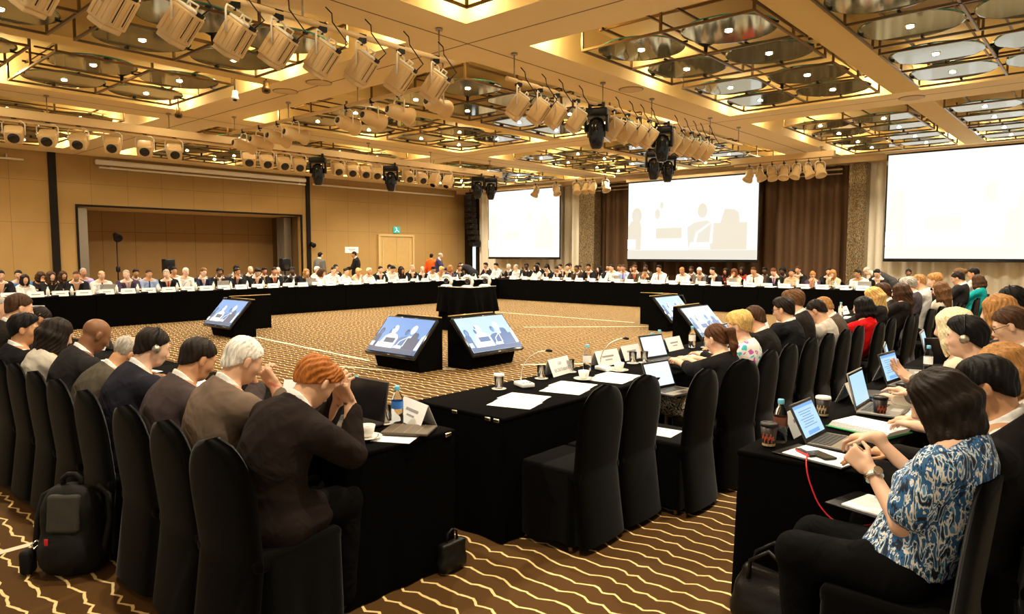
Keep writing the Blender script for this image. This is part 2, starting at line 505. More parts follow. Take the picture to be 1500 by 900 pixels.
# ------------------------------------------------------------------ mesh building
class MB:
    def __init__(self):
        self.v = []
        self.f = []
        self.mi = []
        self.sm = []
        self.mats = []
        self.cur = 0
        self.T = None

    def mat(self, name):
        if name not in self.mats:
            self.mats.append(name)
        self.cur = self.mats.index(name)
        return self

    def _add(self, vs, fs, smooth=False):
        b = len(self.v)
        if self.T is not None:
            vs = [self.T @ Vector(p) for p in vs]
        self.v.extend([(p[0], p[1], p[2]) for p in vs])
        self.f.extend([tuple(b + i for i in f) for f in fs])
        self.mi.extend([self.cur] * len(fs))
        self.sm.extend([smooth] * len(fs))
        return self

    def box(self, c, s, R=None):
        hx, hy, hz = s[0] / 2, s[1] / 2, s[2] / 2
        P = [Vector((x, y, z)) for z in (-hz, hz) for y in (-hy, hy) for x in (-hx, hx)]
        if R is not None:
            P = [R @ p for p in P]
        c = Vector(c)
        P = [p + c for p in P]
        return self._add(P, [(0, 2, 3, 1), (4, 5, 7, 6), (0, 1, 5, 4), (2, 6, 7, 3), (0, 4, 6, 2), (1, 3, 7, 5)])

    def rbox(self, c, s, r=0.01, R=None, seg=2):
        bm = bmesh.new()
        bmesh.ops.create_cube(bm, size=1.0)
        for v in bm.verts:
            v.co = Vector((v.co.x * s[0], v.co.y * s[1], v.co.z * s[2]))
        bmesh.ops.bevel(bm, geom=list(bm.edges), offset=min(r, 0.49 * min(s)), segments=seg, profile=0.5, affect='EDGES')
        bm.verts.index_update()
        c = Vector(c)
        P = [((R @ v.co) if R is not None else v.co) + c for v in bm.verts]
        F = [tuple(v.index for v in f.verts) for f in bm.faces]
        bm.free()
        return self._add(P, F, True if seg > 1 else False)

    def cyl(self, p0, p1, r0, r1=None, n=16, caps=True, smooth=True):
        r1 = r0 if r1 is None else r1
        p0, p1 = Vector(p0), Vector(p1)
        d = (p1 - p0).normalized()
        a = d.orthogonal().normalized()
        b = d.cross(a)
        P = []
        for p, r in ((p0, r0), (p1, r1)):
            for i in range(n):
                t = 2 * PI * i / n
                P.append(p + (a * math.cos(t) + b * math.sin(t)) * r)
        F = [(i, (i + 1) % n, n + (i + 1) % n, n + i) for i in range(n)]
        self._add(P, F, smooth)
        if caps:
            bb = len(self.v) - 2 * n
            self.f.append(tuple(bb + i for i in reversed(range(n))))
            self.f.append(tuple(bb + n + i for i in range(n)))
            self.mi.extend([self.cur] * 2)
            self.sm.extend([False] * 2)
        return self

    def lathe(self, prof, c=(0, 0, 0), n=24, R=None, smooth=True):
        """prof: [(r, z)...] spun round local z."""
        c = Vector(c)
        P = []
        for r, z in prof:
            for i in range(n):
                t = 2 * PI * i / n
                p = Vector((r * math.cos(t), r * math.sin(t), z))
                P.append((R @ p if R is not None else p) + c)
        F = []
        for j in range(len(prof) - 1):
            for i in range(n):
                F.append((j * n + i, j * n + (i + 1) % n, (j + 1) * n + (i + 1) % n, (j + 1) * n + i))
        return self._add(P, F, smooth)

    def disc(self, c, r, n=24, R=None, up=True):
        c = Vector(c)
        P = []
        for i in range(n):
            t = 2 * PI * i / n
            p = Vector((r * math.cos(t), r * math.sin(t), 0))
            P.append((R @ p if R is not None else p) + c)
        f = tuple(range(n)) if up else tuple(reversed(range(n)))
        return self._add(P, [f])

    def tube(self, pts, r, n=8, caps=True):
        pts = [Vector(p) for p in pts]
        k = len(pts)
        rr = r if isinstance(r, (list, tuple)) else [r] * k
        P = []
        prev = None
        for i, p in enumerate(pts):
            d = (pts[min(i + 1, k - 1)] - pts[max(i - 1, 0)]).normalized()
            if prev is None:
                a = d.orthogonal().normalized()
            else:
                a = (prev - d * prev.dot(d))
                a = a.normalized() if a.length > 1e-6 else d.orthogonal().normalized()
            prev = a
            b = d.cross(a)
            for j in range(n):
                t = 2 * PI * j / n
                P.append(p + (a * math.cos(t) + b * math.sin(t)) * rr[i])
        F = []
        for i in range(k - 1):
            for j in range(n):
                F.append((i * n + j, i * n + (j + 1) % n, (i + 1) * n + (j + 1) % n, (i + 1) * n + j))
        if caps:
            F.append(tuple(reversed(range(n))))
            F.append(tuple((k - 1) * n + j for j in range(n)))
        return self._add(P, F, True)

    def quad(self, a, b, c, d):
        return self._add([a, b, c, d], [(0, 1, 2, 3)])

    def poly(self, pts):
        return self._add(pts, [tuple(range(len(pts)))])

    def prism(self, pts, ext):
        """pts: planar outline, ext: extrusion vector."""
        e = Vector(ext)
        n = len(pts)
        P = [Vector(p) for p in pts] + [Vector(p) + e for p in pts]
        F = [tuple(reversed(range(n))), tuple(n + i for i in range(n))]
        F += [(i, (i + 1) % n, n + (i + 1) % n, n + i) for i in range(n)]
        return self._add(P, F)

    def grid(self, P2, smooth=True, closed_u=False):
        """P2: rows of points."""
        nr, nc = len(P2), len(P2[0])
        P = [p for row in P2 for p in row]
        F = []
        for j in range(nr - 1):
            for i in range(nc if closed_u else nc - 1):
                i2 = (i + 1) % nc
                F.append((j * nc + i, j * nc + i2, (j + 1) * nc + i2, (j + 1) * nc + i))
        return self._add(P, F, smooth)

    def mesh(self, name):
        me = bpy.data.meshes.new(name)
        me.from_pydata(self.v, [], self.f)
        me.polygons.foreach_set('material_index', self.mi)
        me.polygons.foreach_set('use_smooth', self.sm)
        for k in self.mats:
            me.materials.append(M[k])
        me.update()
        return me

    def build(self, name, parent=None, loc=None, rot=None):
        return link(name, self.mesh(name), parent, loc, rot)


def link(name, data, parent=None, loc=None, rot=None, color=None):
    o = bpy.data.objects.new(name, data)
    COL.objects.link(o)
    if parent is not None:
        o.parent = parent
    if loc is not None:
        o.location = loc
    if rot is not None:
        o.rotation_euler = rot
    if color is not None:
        o.color = c4(color)
    return o


USED_LABELS = {}


def tag(o, label, cat, group=None):
    o['label'] = label
    o['category'] = cat
    if group:
        o['group'] = group
    return o


def thing(name, label, cat, loc=(0, 0, 0), rz=0.0, group=None):
    o = bpy.data.objects.new(name, None)
    o.empty_display_size = 0.1
    COL.objects.link(o)
    o.location = loc
    o.rotation_euler = (0, 0, rz)
    return tag(o, label, cat, group)


def struct(o):
    o['kind'] = 'structure'
    return o


def dup(root, label, loc=None, rz=None, group=None, rot=None, scale=None):
    r = root.copy()
    COL.objects.link(r)
    if loc is not None:
        r.location = loc
    if rot is not None:
        r.rotation_euler = rot
    elif rz is not None:
        r.rotation_euler = (0, 0, rz)
    if scale is not None:
        r.scale = (scale, scale, scale)
    r['label'] = label
    if group:
        r['group'] = group

    def rec(src, dst):
        for ch in list(src.children):
            c = ch.copy()
            COL.objects.link(c)
            c.parent = dst
            rec(ch, c)
    rec(root, r)
    return r


ORD = ['first', 'second', 'third', 'fourth', 'fifth', 'sixth', 'seventh', 'eighth', 'ninth', 'tenth', 'eleventh', 'twelfth',
       'thirteenth', 'fourteenth', 'fifteenth', 'sixteenth', 'seventeenth', 'eighteenth', 'nineteenth', 'twentieth']


def nth(i):
    if i < len(ORD):
        return ORD[i]
    n = i + 1
    suf = 'th' if 10 <= n % 100 <= 20 else {1: 'st', 2: 'nd', 3: 'rd'}.get(n % 10, 'th')
    return '%d%s' % (n, suf)


def text_obj(txt, size, mat, parent, loc, rot, name='lettering', ext=0.0005):
    cu = bpy.data.curves.new(name, 'FONT')
    cu.body = txt
    cu.size = size
    cu.align_x = 'CENTER'
    cu.align_y = 'CENTER'
    cu.extrude = ext
    o = bpy.data.objects.new(name, cu)
    COL.objects.link(o)
    o.parent = parent
    o.location = loc
    o.rotation_euler = rot
    cu.materials.append(M[mat])
    me = bpy.data.meshes.new_from_object(o.evaluated_get(bpy.context.evaluated_depsgraph_get()))
    me.name = name
    me.materials.clear()
    me.materials.append(M[mat])
    bpy.data.objects.remove(o)
    o = link(name, me, parent, loc, rot)
    return o
# ================================================================== ROOM
CZ = 4.70
WX = -24.0
WY = 24.3


def build_room():
    mb = MB().mat('carpet')
    mb.quad((-27, -3.5, 0), (3.5, -3.5, 0), (3.5, 25, 0), (-27, 25, 0))
    struct(mb.build('floor'))
    # panelled wall with the wide recess
    ry0, ry1, rz, rd = 7.25, 14.90, 3.15, 2.1
    mb = MB().mat('wall')
    mb.box((WX - 0.1, (ry0 - 3.5) / 2, 2.6), (0.2, ry0 + 3.5, 5.2))
    mb.box((WX - 0.1, (ry1 + 25) / 2, 2.6), (0.2, 25 - ry1, 5.2))
    mb.box((WX - 0.1, (ry0 + ry1) / 2, (rz + 5.2) / 2), (0.2, ry1 - ry0, 5.2 - rz))
    struct(mb.build('wall_left'))
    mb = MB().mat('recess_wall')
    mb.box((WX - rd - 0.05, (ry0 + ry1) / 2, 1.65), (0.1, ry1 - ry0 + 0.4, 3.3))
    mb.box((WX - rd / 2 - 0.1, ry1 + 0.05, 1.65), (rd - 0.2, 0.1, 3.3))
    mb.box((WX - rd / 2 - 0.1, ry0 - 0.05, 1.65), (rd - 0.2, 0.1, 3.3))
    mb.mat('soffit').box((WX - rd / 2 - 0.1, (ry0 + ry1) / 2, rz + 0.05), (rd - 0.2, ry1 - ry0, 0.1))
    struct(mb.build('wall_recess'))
    mb = MB().mat('soffit')
    mb.box((-10.3, WY + 0.1, 2.6), (28, 0.2, 5.2))
    struct(mb.build('wall_back'))
    # recess lining and partition edges
    mb = MB().mat('dark_trim')
    mb.box((WX + 0.01, ry0 - 0.03, rz / 2), (0.06, 0.06, rz))
    mb.box((WX + 0.01, ry1 + 0.03, rz / 2), (0.06, 0.06, rz))
    mb.box((WX + 0.01, (ry0 + ry1) / 2, rz + 0.03), (0.06, ry1 - ry0 + 0.12, 0.06))
    struct(mb.build('trim_1'))
    for i, yy in enumerate((6.62, 15.22)):
        mb = MB().mat('dark_trim')
        mb.box((WX + 0.03, yy, 2.35), (0.08, 0.20 if i == 0 else 0.16, 4.7))
        struct(mb.build('trim_%d' % (i + 2)))
    # the double door in the panelled wall
    d = thing('door_1', 'pale double door in the panelled wall under the green exit sign', 'door', (WX, 19.58, 0))
    d['kind'] = 'structure'
    mb = MB().mat('door_frame')
    mb.box((0.04, -0.95, 1.27), (0.10, 0.10, 2.54))
    mb.box((0.04, 0.95, 1.27), (0.10, 0.10, 2.54))
    mb.box((0.04, 0, 2.50), (0.10, 1.8, 0.10))
    mb.build('frame', d)
    for s in (-1, 1):
        mb = MB().mat('door')
        mb.box((0.03, s * 0.445, 1.22), (0.05, 0.88, 2.44))
        mb.mat('door_frame').box((0.06, s * 0.445 + 0.30 * s, 1.22), (0.015, 0.05, 2.2))
        lf = mb.build('leaf', d)
        h = MB().mat('chrome')
        h.tube([(0.06, s * 0.08, 0.95), (0.11, s * 0.08, 0.97), (0.11, s * 0.08, 1.22), (0.06, s * 0.08, 1.24)], 0.012)
        h.build('handle', lf)
    # ceiling
    XC = [(-22.82, -16.22), (-14.98, -7.80), (-6.60, 0.26)]
    YC = [(-0.11, 6.60), (7.89, 14.71), (15.90, 22.70)]
    xs = sorted({-24.2, 3.5} | {v for a in XC for v in a})
    ys = sorted({-3.5, 24.5} | {v for a in YC for v in a})
    mb = MB().mat('ceiling')
    for i in range(len(xs) - 1):
        for j in range(len(ys) - 1):
            xm, ym = (xs[i] + xs[i + 1]) / 2, (ys[j] + ys[j + 1]) / 2
            if any(a < xm < b for a, b in XC) and any(a < ym < b for a, b in YC):
                continue
            mb.quad((xs[i], ys[j], CZ), (xs[i], ys[j + 1], CZ), (xs[i + 1], ys[j + 1], CZ), (xs[i + 1], ys[j], CZ))
    struct(mb.build('ceiling'))
    TOP = 5.30
    k = 0
    for (x0, x1) in XC:
        for (y0, y1) in YC:
            k += 1
            mb = MB().mat('coffer')
            mb.quad((x0, y0, TOP), (x0, y1, TOP), (x1, y1, TOP), (x1, y0, TOP))
            mb.quad((x0, y0, CZ), (x0, y1, CZ), (x0, y1, TOP), (x0, y0, TOP))
            mb.quad((x1, y0, CZ), (x1, y0, TOP), (x1, y1, TOP), (x1, y1, CZ))
            mb.quad((x0, y1, CZ), (x1, y1, CZ), (x1, y1, TOP), (x0, y1, TOP))
            mb.quad((x0, y0, CZ), (x0, y0, TOP), (x1, y0, TOP), (x1, y0, CZ))
            o = struct(mb.build('ceiling_coffer_%d' % k))
            xc = (x0 + x1) / 2
            mb = MB().mat('coffer')
            mb.box((xc, (y0 + y1) / 2, (CZ + TOP) / 2), (0.47, y1 - y0, TOP - CZ))
            struct(mb.build('ceiling_beam_%d' % k))
    return XC, YC


XC, YC = build_room()

# curtain wall --------------------------------------------------------------


def curtain(name, x0, x1, z0, z1, y, mat, amp, wl, label, seed=0):
    r = random.Random(seed)
    n = int((x1 - x0) / 0.03)
    ph = 0.0
    rows = []
    prof = []
    for i in range(n + 1):
        x = x0 + (x1 - x0) * i / n
        ph += (2 * PI / wl) * ((x1 - x0) / n) * (0.75 + 0.5 * r.random())
        s = math.sin(ph)
        prof.append((x, amp * (math.copysign(abs(s) ** 0.7, s))))
    for z in (z0, z0 + (z1 - z0) * 0.5, z1):
        kk = 1.0 if z < z1 else 0.8
        rows.append([(x, y + d * kk, z) for x, d in prof])
    c = thing(name, label, 'curtain', ((x0 + x1) / 2, y, 0))
    mb = MB().mat(mat).grid([[(p[0] - (x0 + x1) / 2, p[1] - y, p[2]) for p in row] for row in rows])
    mb.build('drape', c)
    mb = MB().mat('steel').cyl((x0 - (x0 + x1) / 2, 0, z1 + 0.02), (x1 - (x0 + x1) / 2, 0, z1 + 0.02), 0.02)
    mb.build('curtain_track', c)
    return c


curtain('curtain', -22.95, -16.85, 0.02, 4.52, 23.75, 'cream_curtain', 0.085, 0.40, 'cream pleated curtain behind the narrowest projection screen, by the room corner', 1)
curtain('curtain', -16.05, -6.52, 0.02, 4.52, 23.85, 'brown_curtain', 0.10, 0.46, 'dark brown pleated curtain behind the middle projection screen', 2)
curtain('curtain', -6.02, 3.0, 0.02, 4.52, 23.75, 'cream_curtain', 0.085, 0.42, 'cream pleated curtain behind the largest projection screen', 3)
for i, (xa, xb, nm) in enumerate(((-16.85, -16.1, 'between the cream curtain in the room corner and the brown curtain'), (-6.52, -6.02, 'between the brown curtain and the largest screen'))):
    c = thing('column', 'glittering gold column ' + nm, 'column', ((xa + xb) / 2, 23.6, 0))
    c['kind'] = 'structure'
    w = xb - xa
    mb = MB().mat('sparkle')
    rows = []
    for z in np.linspace(0, 4.5, 10):
        row = []
        for q in range(33):
            t = q / 32
            row.append((-w / 2 + w * t, -0.25 + 0.012 * math.sin(t * 70), z))
        rows.append(row)
    mb.grid(rows, smooth=False)
    mb.box((0, 0.0, 2.25), (w, 0.44, 4.5))
    mb.build('cladding', c)
    MB().mat('dark_trim').box((0, -0.02, 0.06), (w + 0.06, 0.52, 0.12)).build('plinth', c)
mb = MB().mat('soffit')
mb.box((-10.2, 23.75, 4.61), (27.5, 1.0, 0.18))
struct(mb.build('trim_4'))
# dark masking at the corner
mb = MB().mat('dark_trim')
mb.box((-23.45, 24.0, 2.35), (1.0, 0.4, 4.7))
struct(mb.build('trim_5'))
mb = MB().mat('daylight_gap')
mb.box((-23.30, 23.78, 1.45), (0.18, 0.02, 1.15))
struct(mb.build('window_1'))
mb = MB().mat('steel')
mb.box((-12.0, 23.45, 4.36), (10.5, 0.05, 0.05))
mb.box((-12.0, 23.45, 4.22), (10.5, 0.03, 0.03))
tag(mb.build('curtain_rail'), 'pair of steel rails running above the dark brown curtain', 'rail')

# ------------------------------------------------------------------ pictures
# one conference picture: (kind, outline in 0..1 u,v)


def ell(cu, cv, ru, rv, n=18):
    return [(cu + ru * math.cos(2 * PI * i / n), cv + rv * math.sin(2 * PI * i / n)) for i in range(n)]


PIC = [
    ('dark', [(0.0, 0.12), (0.11, 0.12), (0.115, 0.42), (0.10, 0.50), (0.03, 0.50), (0.0, 0.42)]),
    ('dark', ell(0.075, 0.57, 0.042, 0.10)),
    ('skin', ell(0.075, 0.55, 0.022, 0.062)),
    ('mid', ell(0.25, 0.58, 0.022, 0.065)),
    ('white', [(0.13, 0.12), (0.48, 0.12), (0.49, 0.40), (0.44, 0.50), (0.36, 0.545), (0.28, 0.53), (0.20, 0.44)]),
    ('white', ell(0.33, 0.64, 0.058, 0.13)),
    ('mid', ell(0.285, 0.69, 0.014, 0.045)),
    ('mid', [(0.50, 0.12), (0.69, 0.12), (0.69, 0.42), (0.64, 0.48), (0.55, 0.46), (0.49, 0.40)]),
    ('dark', ell(0.605, 0.60, 0.036, 0.09)),
    ('skin', ell(0.612, 0.575, 0.026, 0.062)),
    ('white', [(0.66, 0.2), (0.78, 0.2), (0.76, 0.5), (0.68, 0.5)]),
    ('white', ell(0.715, 0.68, 0.055, 0.13)),
    ('dark', [(0.73, 0.40), (0.88, 0.40), (0.87, 0.56), (0.84, 0.60), (0.77, 0.61)]),
    ('white', [(0.93, 0.14), (1.0, 0.14), (1.0, 0.58), (0.95, 0.50)]),
    ('dark', [(0.24, 0.265), (0.45, 0.265), (0.45, 0.40), (0.24, 0.40)]),
    ('white', [(0.12, 0.125), (0.42, 0.125), (0.42, 0.255), (0.13, 0.255)]),
    ('dark', [(0.68, 0.12), (0.93, 0.12), (0.93, 0.445), (0.69, 0.445)]),
    ('white', [(0.54, 0.20), (0.56, 0.20), (0.575, 0.32), (0.68, 0.45), (0.67, 0.46), (0.56, 0.335)]),
    ('white', [(0.50, 0.13), (0.67, 0.13), (0.66, 0.21), (0.52, 0.21)]),
    ('white', [(0.0, 0.13), (0.07, 0.13), (0.07, 0.26), (0.0, 0.26)]),
    ('band', [(0.0, 0.0), (1.0, 0.0), (1.0, 0.115), (0.0, 0.115)]),
]


def picture_parts(parent, W, H, mats, T, bg, shapes=PIC, eps=0.0015):
    """Flat picture on the local plane x (right), z (up), facing -y, mapped through T."""
    mb = MB()
    mb.T = T
    mb.mat(bg).quad((0, 0, 0), (W, 0, 0), (W, 0, H), (0, 0, H))
    base = mb.build('picture', parent)
    mb = MB()
    mb.T = T
    for i, (k, pts) in enumerate(shapes):
        m = mats.get(k)
        if not m:
            continue
        y = -eps * (i + 1) * 0.35 - 0.001
        mb.mat(m).poly([(min(max(u, 0), 1) * W, y, min(max(v, 0), 1) * H) for u, v in pts])
    o = mb.build('picture_content', base)
    return base


def projection_screen(x0, x1, z0, z1, y, label, mats):
    W, H = x1 - x0, z1 - z0
    t = thing('projection_screen', label, 'screen', (x0, y, z0))
    mb = MB().mat('black_gloss')
    b = 0.045
    mb.box((W / 2, 0.03, H / 2), (W + 2 * b, 0.02, H + 2 * b))
    mb.build('border', t)
    MB().mat('white_paint').box((W / 2, 0.015, H / 2), (W, 0.012, H)).build('screen_fabric', t)
    picture_parts(t, W, H, mats, Matrix.Translation((0, 0.0, 0)), 'proj_white', eps=0.004)
    MB().mat('black_metal').cyl((-b, 0.03, -b - 0.02), (W + b, 0.03, -b - 0.02), 0.028).build('weight_bar', t)
    MB().mat('soffit').box((W / 2, 0.04, H + 0.10), (W + 0.2, 0.14, 0.10)).build('roller_case', t)
    return t


tint = {'dark': 'proj_tint', 'mid': 'proj_tint2', 'white': 'proj_hot', 'skin': 'proj_tint2', 'band': 'proj_tint2'}
faint = {'dark': 'proj_tint2', 'white': 'proj_hot', 'band': 'proj_tint2'}
projection_screen(-21.60, -17.60, 1.56, 4.44, 23.0, 'narrow white projection screen by the room corner, showing a washed-out picture', {'dark': 'proj_faint', 'white': 'proj_hot'})
projection_screen(-14.28, -9.24, 1.50, 4.37, 23.0, 'middle projection screen on the brown curtain showing faint seated people', tint)
projection_screen(-5.35, -1.10, 1.56, 4.60, 23.0, 'largest projection screen, almost blank white, before the cream curtain', {'dark': 'proj_faint', 'white': 'proj_hot', 'band': 'proj_faint'})

# ------------------------------------------------------------------ ceiling lattices and discs


def lattice_master(w, d):
    t = thing('ceiling_lattice', '', 'ceiling lattice')
    hw, hd = w / 2, d / 2
    zl, zu = -0.06, 0.25
    b = 0.032
    mb = MB().mat('bronze')
    for s in (-1, 0, 1):
        mb.box((s * hw, 0, zl), (b, d + b, b))
        mb.box((0, s * hd, zl), (w + b, b, b))
    mb.build('lower_frame', t)
    mb = MB().mat('bronze')
    for s in (-1, 1):
        mb.box((s * (hw - 0.22), 0, zu), (b, d - 0.3, b))
        mb.box((0, s * (hd - 0.22), zu), (w - 0.3, b, b))
        mb.box((s * 0.22, 0, zu - 0.04), (b * 0.8, d, b * 0.8))
    mb.build('upper_frame', t)
    for sx in (-1, 0, 1):
        for sy in (-1, 0, 1):
            if sx == 0 and sy == 0:
                continue
            mb = MB().mat('bronze')
            mb.box((sx * hw, sy * hd, (zl + zu) / 2), (0.032, 0.032, zu - zl))
            if sx and sy:
                mb.box((sx * (hw - 0.12), sy * hd, zu), (0.26, 0.032, 0.032))
            mb.build('post', t)
    for sx, sy in ((0, 0),):
        mb = MB().mat('black_metal')
        mb.lathe([(0.0, 0.10), (0.16, 0.10), (0.15, 0.085), (0.03, 0.02), (0.022, -0.10), (0.0, -0.10)], (sx, sy, 0.02))
        mb.build('hub', t)
    mb = MB().mat('black_metal')
    for sx in (-1, 1):
        for sy in (-1, 1):
            cx, cy = sx * w * 0.25, sy * d * 0.25
            for a in range(4):
                an = a * PI / 2
                x, y = cx + math.cos(an) * 0.635, cy + math.sin(an) * 0.635
                mb.box((x, y, -0.035), (0.10 if a % 2 == 0 else 0.03, 0.03 if a % 2 == 0 else 0.10, 0.022))
    mb.build('clips', t)
    return t


def disc_master():
    t = thing('ceiling_disc', '', 'ceiling disc')
    mb = MB().mat('disc')
    mb.lathe([(0.0, -0.008), (0.60, -0.008), (0.62, -0.006)], n=48, smooth=False)
    mb.lathe([(0.0, 0.010), (0.62, 0.010)], n=48, smooth=False)
    mb.build('glass', t)
    MB().mat('disc_edge').lathe([(0.62, -0.006), (0.625, 0.002), (0.62, 0.010)], n=48).build('edge', t)
    lamp = MB().mat('chrome').lathe([(0.055, -0.010), (0.065, -0.022), (0.045, -0.024)], n=20).build('downlight', t)
    MB().mat('bulb').lathe([(0.0, -0.034), (0.03, -0.030), (0.048, -0.020)], n=20).build('bulb', lamp)
    return t


SPOTS = []
lat0 = None
disc0 = disc_master()
disc_used = False
CELLX = ['over the panelled-wall side', 'over the middle', 'over the right-hand tables']
CELLX = ['wall-side', 'middle', 'right-hand']
CELLY = ['near', 'centre', 'screen-side']
for ix, (x0, x1) in enumerate(XC):
    xc = (x0 + x1) / 2
    for iy, (y0, y1) in enumerate(YC):
        yc = (y0 + y1) / 2
        for hx, (a, b) in enumerate(((x0 + 0.5, xc - 0.26), (xc + 0.26, x1 - 0.5))):
            for hy, (c, d) in enumerate(((y0 + 0.45, yc - 0.14), (yc + 0.14, y1 - 0.55))):
                cx, cy = (a + b) / 2, (c + d) / 2
                SPOTS.append((cx, cy))
                if not any(in_frame(px, py, CZ) for px in (a, cx, b) for py in (c, cy, d)):
                    continue
                if lat0 is None:
                    lat0 = lattice_master(b - a, d - c)
                    lt = lat0
                else:
                    lt = dup(lat0, '')
                corner = '%s-%s corner' % (('wall', 'far-wall')[0] if hx == 0 else 'door-away', 'screen' if hy else 'camera')
                side = 'wall side' if hx == 0 else 'aisle side'
                end = 'screen end' if hy else 'camera end'
                where = '%s %s coffer' % (CELLX[ix], CELLY[iy])
                lt['label'] = 'bronze ceiling lattice at the %s, %s of the %s' % (end, side, where)
                lt['group'] = 'bronze lattices in the ceiling coffers'
                lt.location = (cx, cy, CZ)
                q = 0
                for sx in (-1, 1):
                    for sy in (-1, 1):
                        px, py = cx + sx * (b - a) * 0.25, cy + sy * (d - c) * 0.25
                        if not in_frame(px, py, CZ, 75):
                            continue
                        col = hx * 2 + (sx > 0)
                        row = hy * 2 + (sy > 0)
                        lab = 'smoked glass ceiling disc, %s from camera end, %s from wall side, %s' % (ORD[row], ORD[col], where)
                        if not disc_used:
                            dd = disc0
                            dd['label'] = lab
                            disc_used = True
                        else:
                            dd = dup(disc0, lab)
                        dd['group'] = 'round glass discs hung in the ceiling coffers'
                        dd.location = (px, py, CZ - 0.015)

# ------------------------------------------------------------------ lights
WARM = (1.0, 0.89, 0.69)


def lamp(kind, name, loc, energy, col=WARM, size=0.1, rot=None, angle=None, blend=0.5):
    ld = bpy.data.lights.new(name, kind)
    ld.energy = energy
    ld.color = col
    if kind in ('POINT', 'SPOT'):
        ld.shadow_soft_size = size
    if kind == 'AREA':
        ld.shape = 'RECTANGLE'
        ld.size, ld.size_y = size
    if kind == 'SPOT':
        ld.spot_size = angle
        ld.spot_blend = blend
    o = bpy.data.objects.new(name, ld)
    COL.objects.link(o)
    o.location = loc
    if rot:
        o.rotation_euler = rot
    return o


E_SPOT = 450.0
E_COVE = 20.0
for (x, y) in SPOTS:
    lamp('SPOT', 'downlight', (x, y, 4.55), E_SPOT * (0.62 if y < 6.7 else 1.0), size=0.05, angle=D2R(150), blend=0.7)
for (x0, x1) in XC:
    for (y0, y1) in YC:
        for (x, y) in ((x0 + 0.28, y1 - 0.28), (x0 + 0.28, y0 + 0.28), (x1 - 0.28, y1 - 0.28), (x1 - 0.28, y0 + 0.28),
                       (x0 + 0.28, (y0 + y1) / 2), ((x0 + x1) / 2 - 0.6, y1 - 0.28), ((x0 + x1) / 2 + 0.6, y1 - 0.28)):
            lamp('POINT', 'cove_lamp', (x, y, 4.90), E_COVE, col=(1.0, 0.86, 0.58), size=0.04)
w = bpy.data.worlds.new('world')
S.world = w
w.use_nodes = True
bg = w.node_tree.nodes['Background']
bg.inputs[0].default_value = (1.0, 0.89, 0.69, 1)
bg.inputs[1].default_value = 0.42
S.view_settings.view_transform = 'Standard'
S.view_settings.look = 'None'
S.view_settings.exposure = 0.55
S.view_settings.gamma = 1.0
S.view_settings.use_curve_mapping = False

# ------------------------------------------------------------------ lighting pipes and lamps


def aim_mat(d, up=(0, 0, 1)):
    """Matrix whose -Z looks along d."""
    d = Vector(d).normalized()
    return d.to_track_quat('-Z', 'Y').to_matrix()


def pipe(name, label, p0, p1, rods, r=0.035, beam=False):
    t = thing(name, label, 'lighting pipe', p0)
    v = Vector(p1) - Vector(p0)
    mb = MB()
    if beam:
        mb.mat('lamp_body').box(v / 2 + Vector((0, 0, 0.12)), (abs(v.x) + 0.16, abs(v.y) + 0.16, 0.16))
        mb.build('cable_trunking', t)
        mb = MB()
    mb.mat('lamp_body').cyl((0, 0, 0), v, r, n=12)
    mb.build('tube', t)
    for s in rods:
        p = v * s
        mb = MB().mat('steel')
        mb.cyl(p, (p.x, p.y, CZ - p0[2] - 0.03), 0.010, n=8)
        mb.cyl((p.x, p.y, CZ - p0[2] - 0.03), (p.x, p.y, CZ - p0[2] - 0.002), 0.05, n=12)
        mb.build('hanger_rod', t)
    return t


pipe('lighting_pipe', 'cream lighting pipe with box lamps above the near tables', (-7.0, 1.6, 4.30), (-7.0, 6.75, 4.30), (0.15, 0.55, 0.95))
pipe('lighting_pipe', 'long cream lighting pipe running on towards the middle screen', (-7.0, 7.85, 4.30), (-7.0, 16.3, 4.30), (0.02, 0.30, 0.5, 0.8, 0.98))
pipe('lighting_pipe', 'long cream lighting beam parallel to the panelled wall', (-15.5, 2.0, 4.16), (-15.5, 17.0, 4.16), (0.05, 0.15, 0.3, 0.48, 0.65, 0.8, 0.97), beam=True)
pipe('lighting_pipe', 'cream lighting pipe with barrel lamps crossing the middle of the room', (-15.0, 7.6, 4.36), (-7.9, 7.6, 4.36), (0.03, 0.34, 0.66, 0.97))
pipe('lighting_pipe', 'short cream lighting pipe beside the dark brown curtain', (-9.0, 20.5, 4.36), (-6.2, 20.5, 4.36), (0.1, 0.9), beam=True)
pipe('lighting_pipe', 'cream lighting pipe before the narrow screen by the room corner', (-17.3, 20.5, 4.36), (-13.3, 20.5, 4.36), (0.1, 0.9))


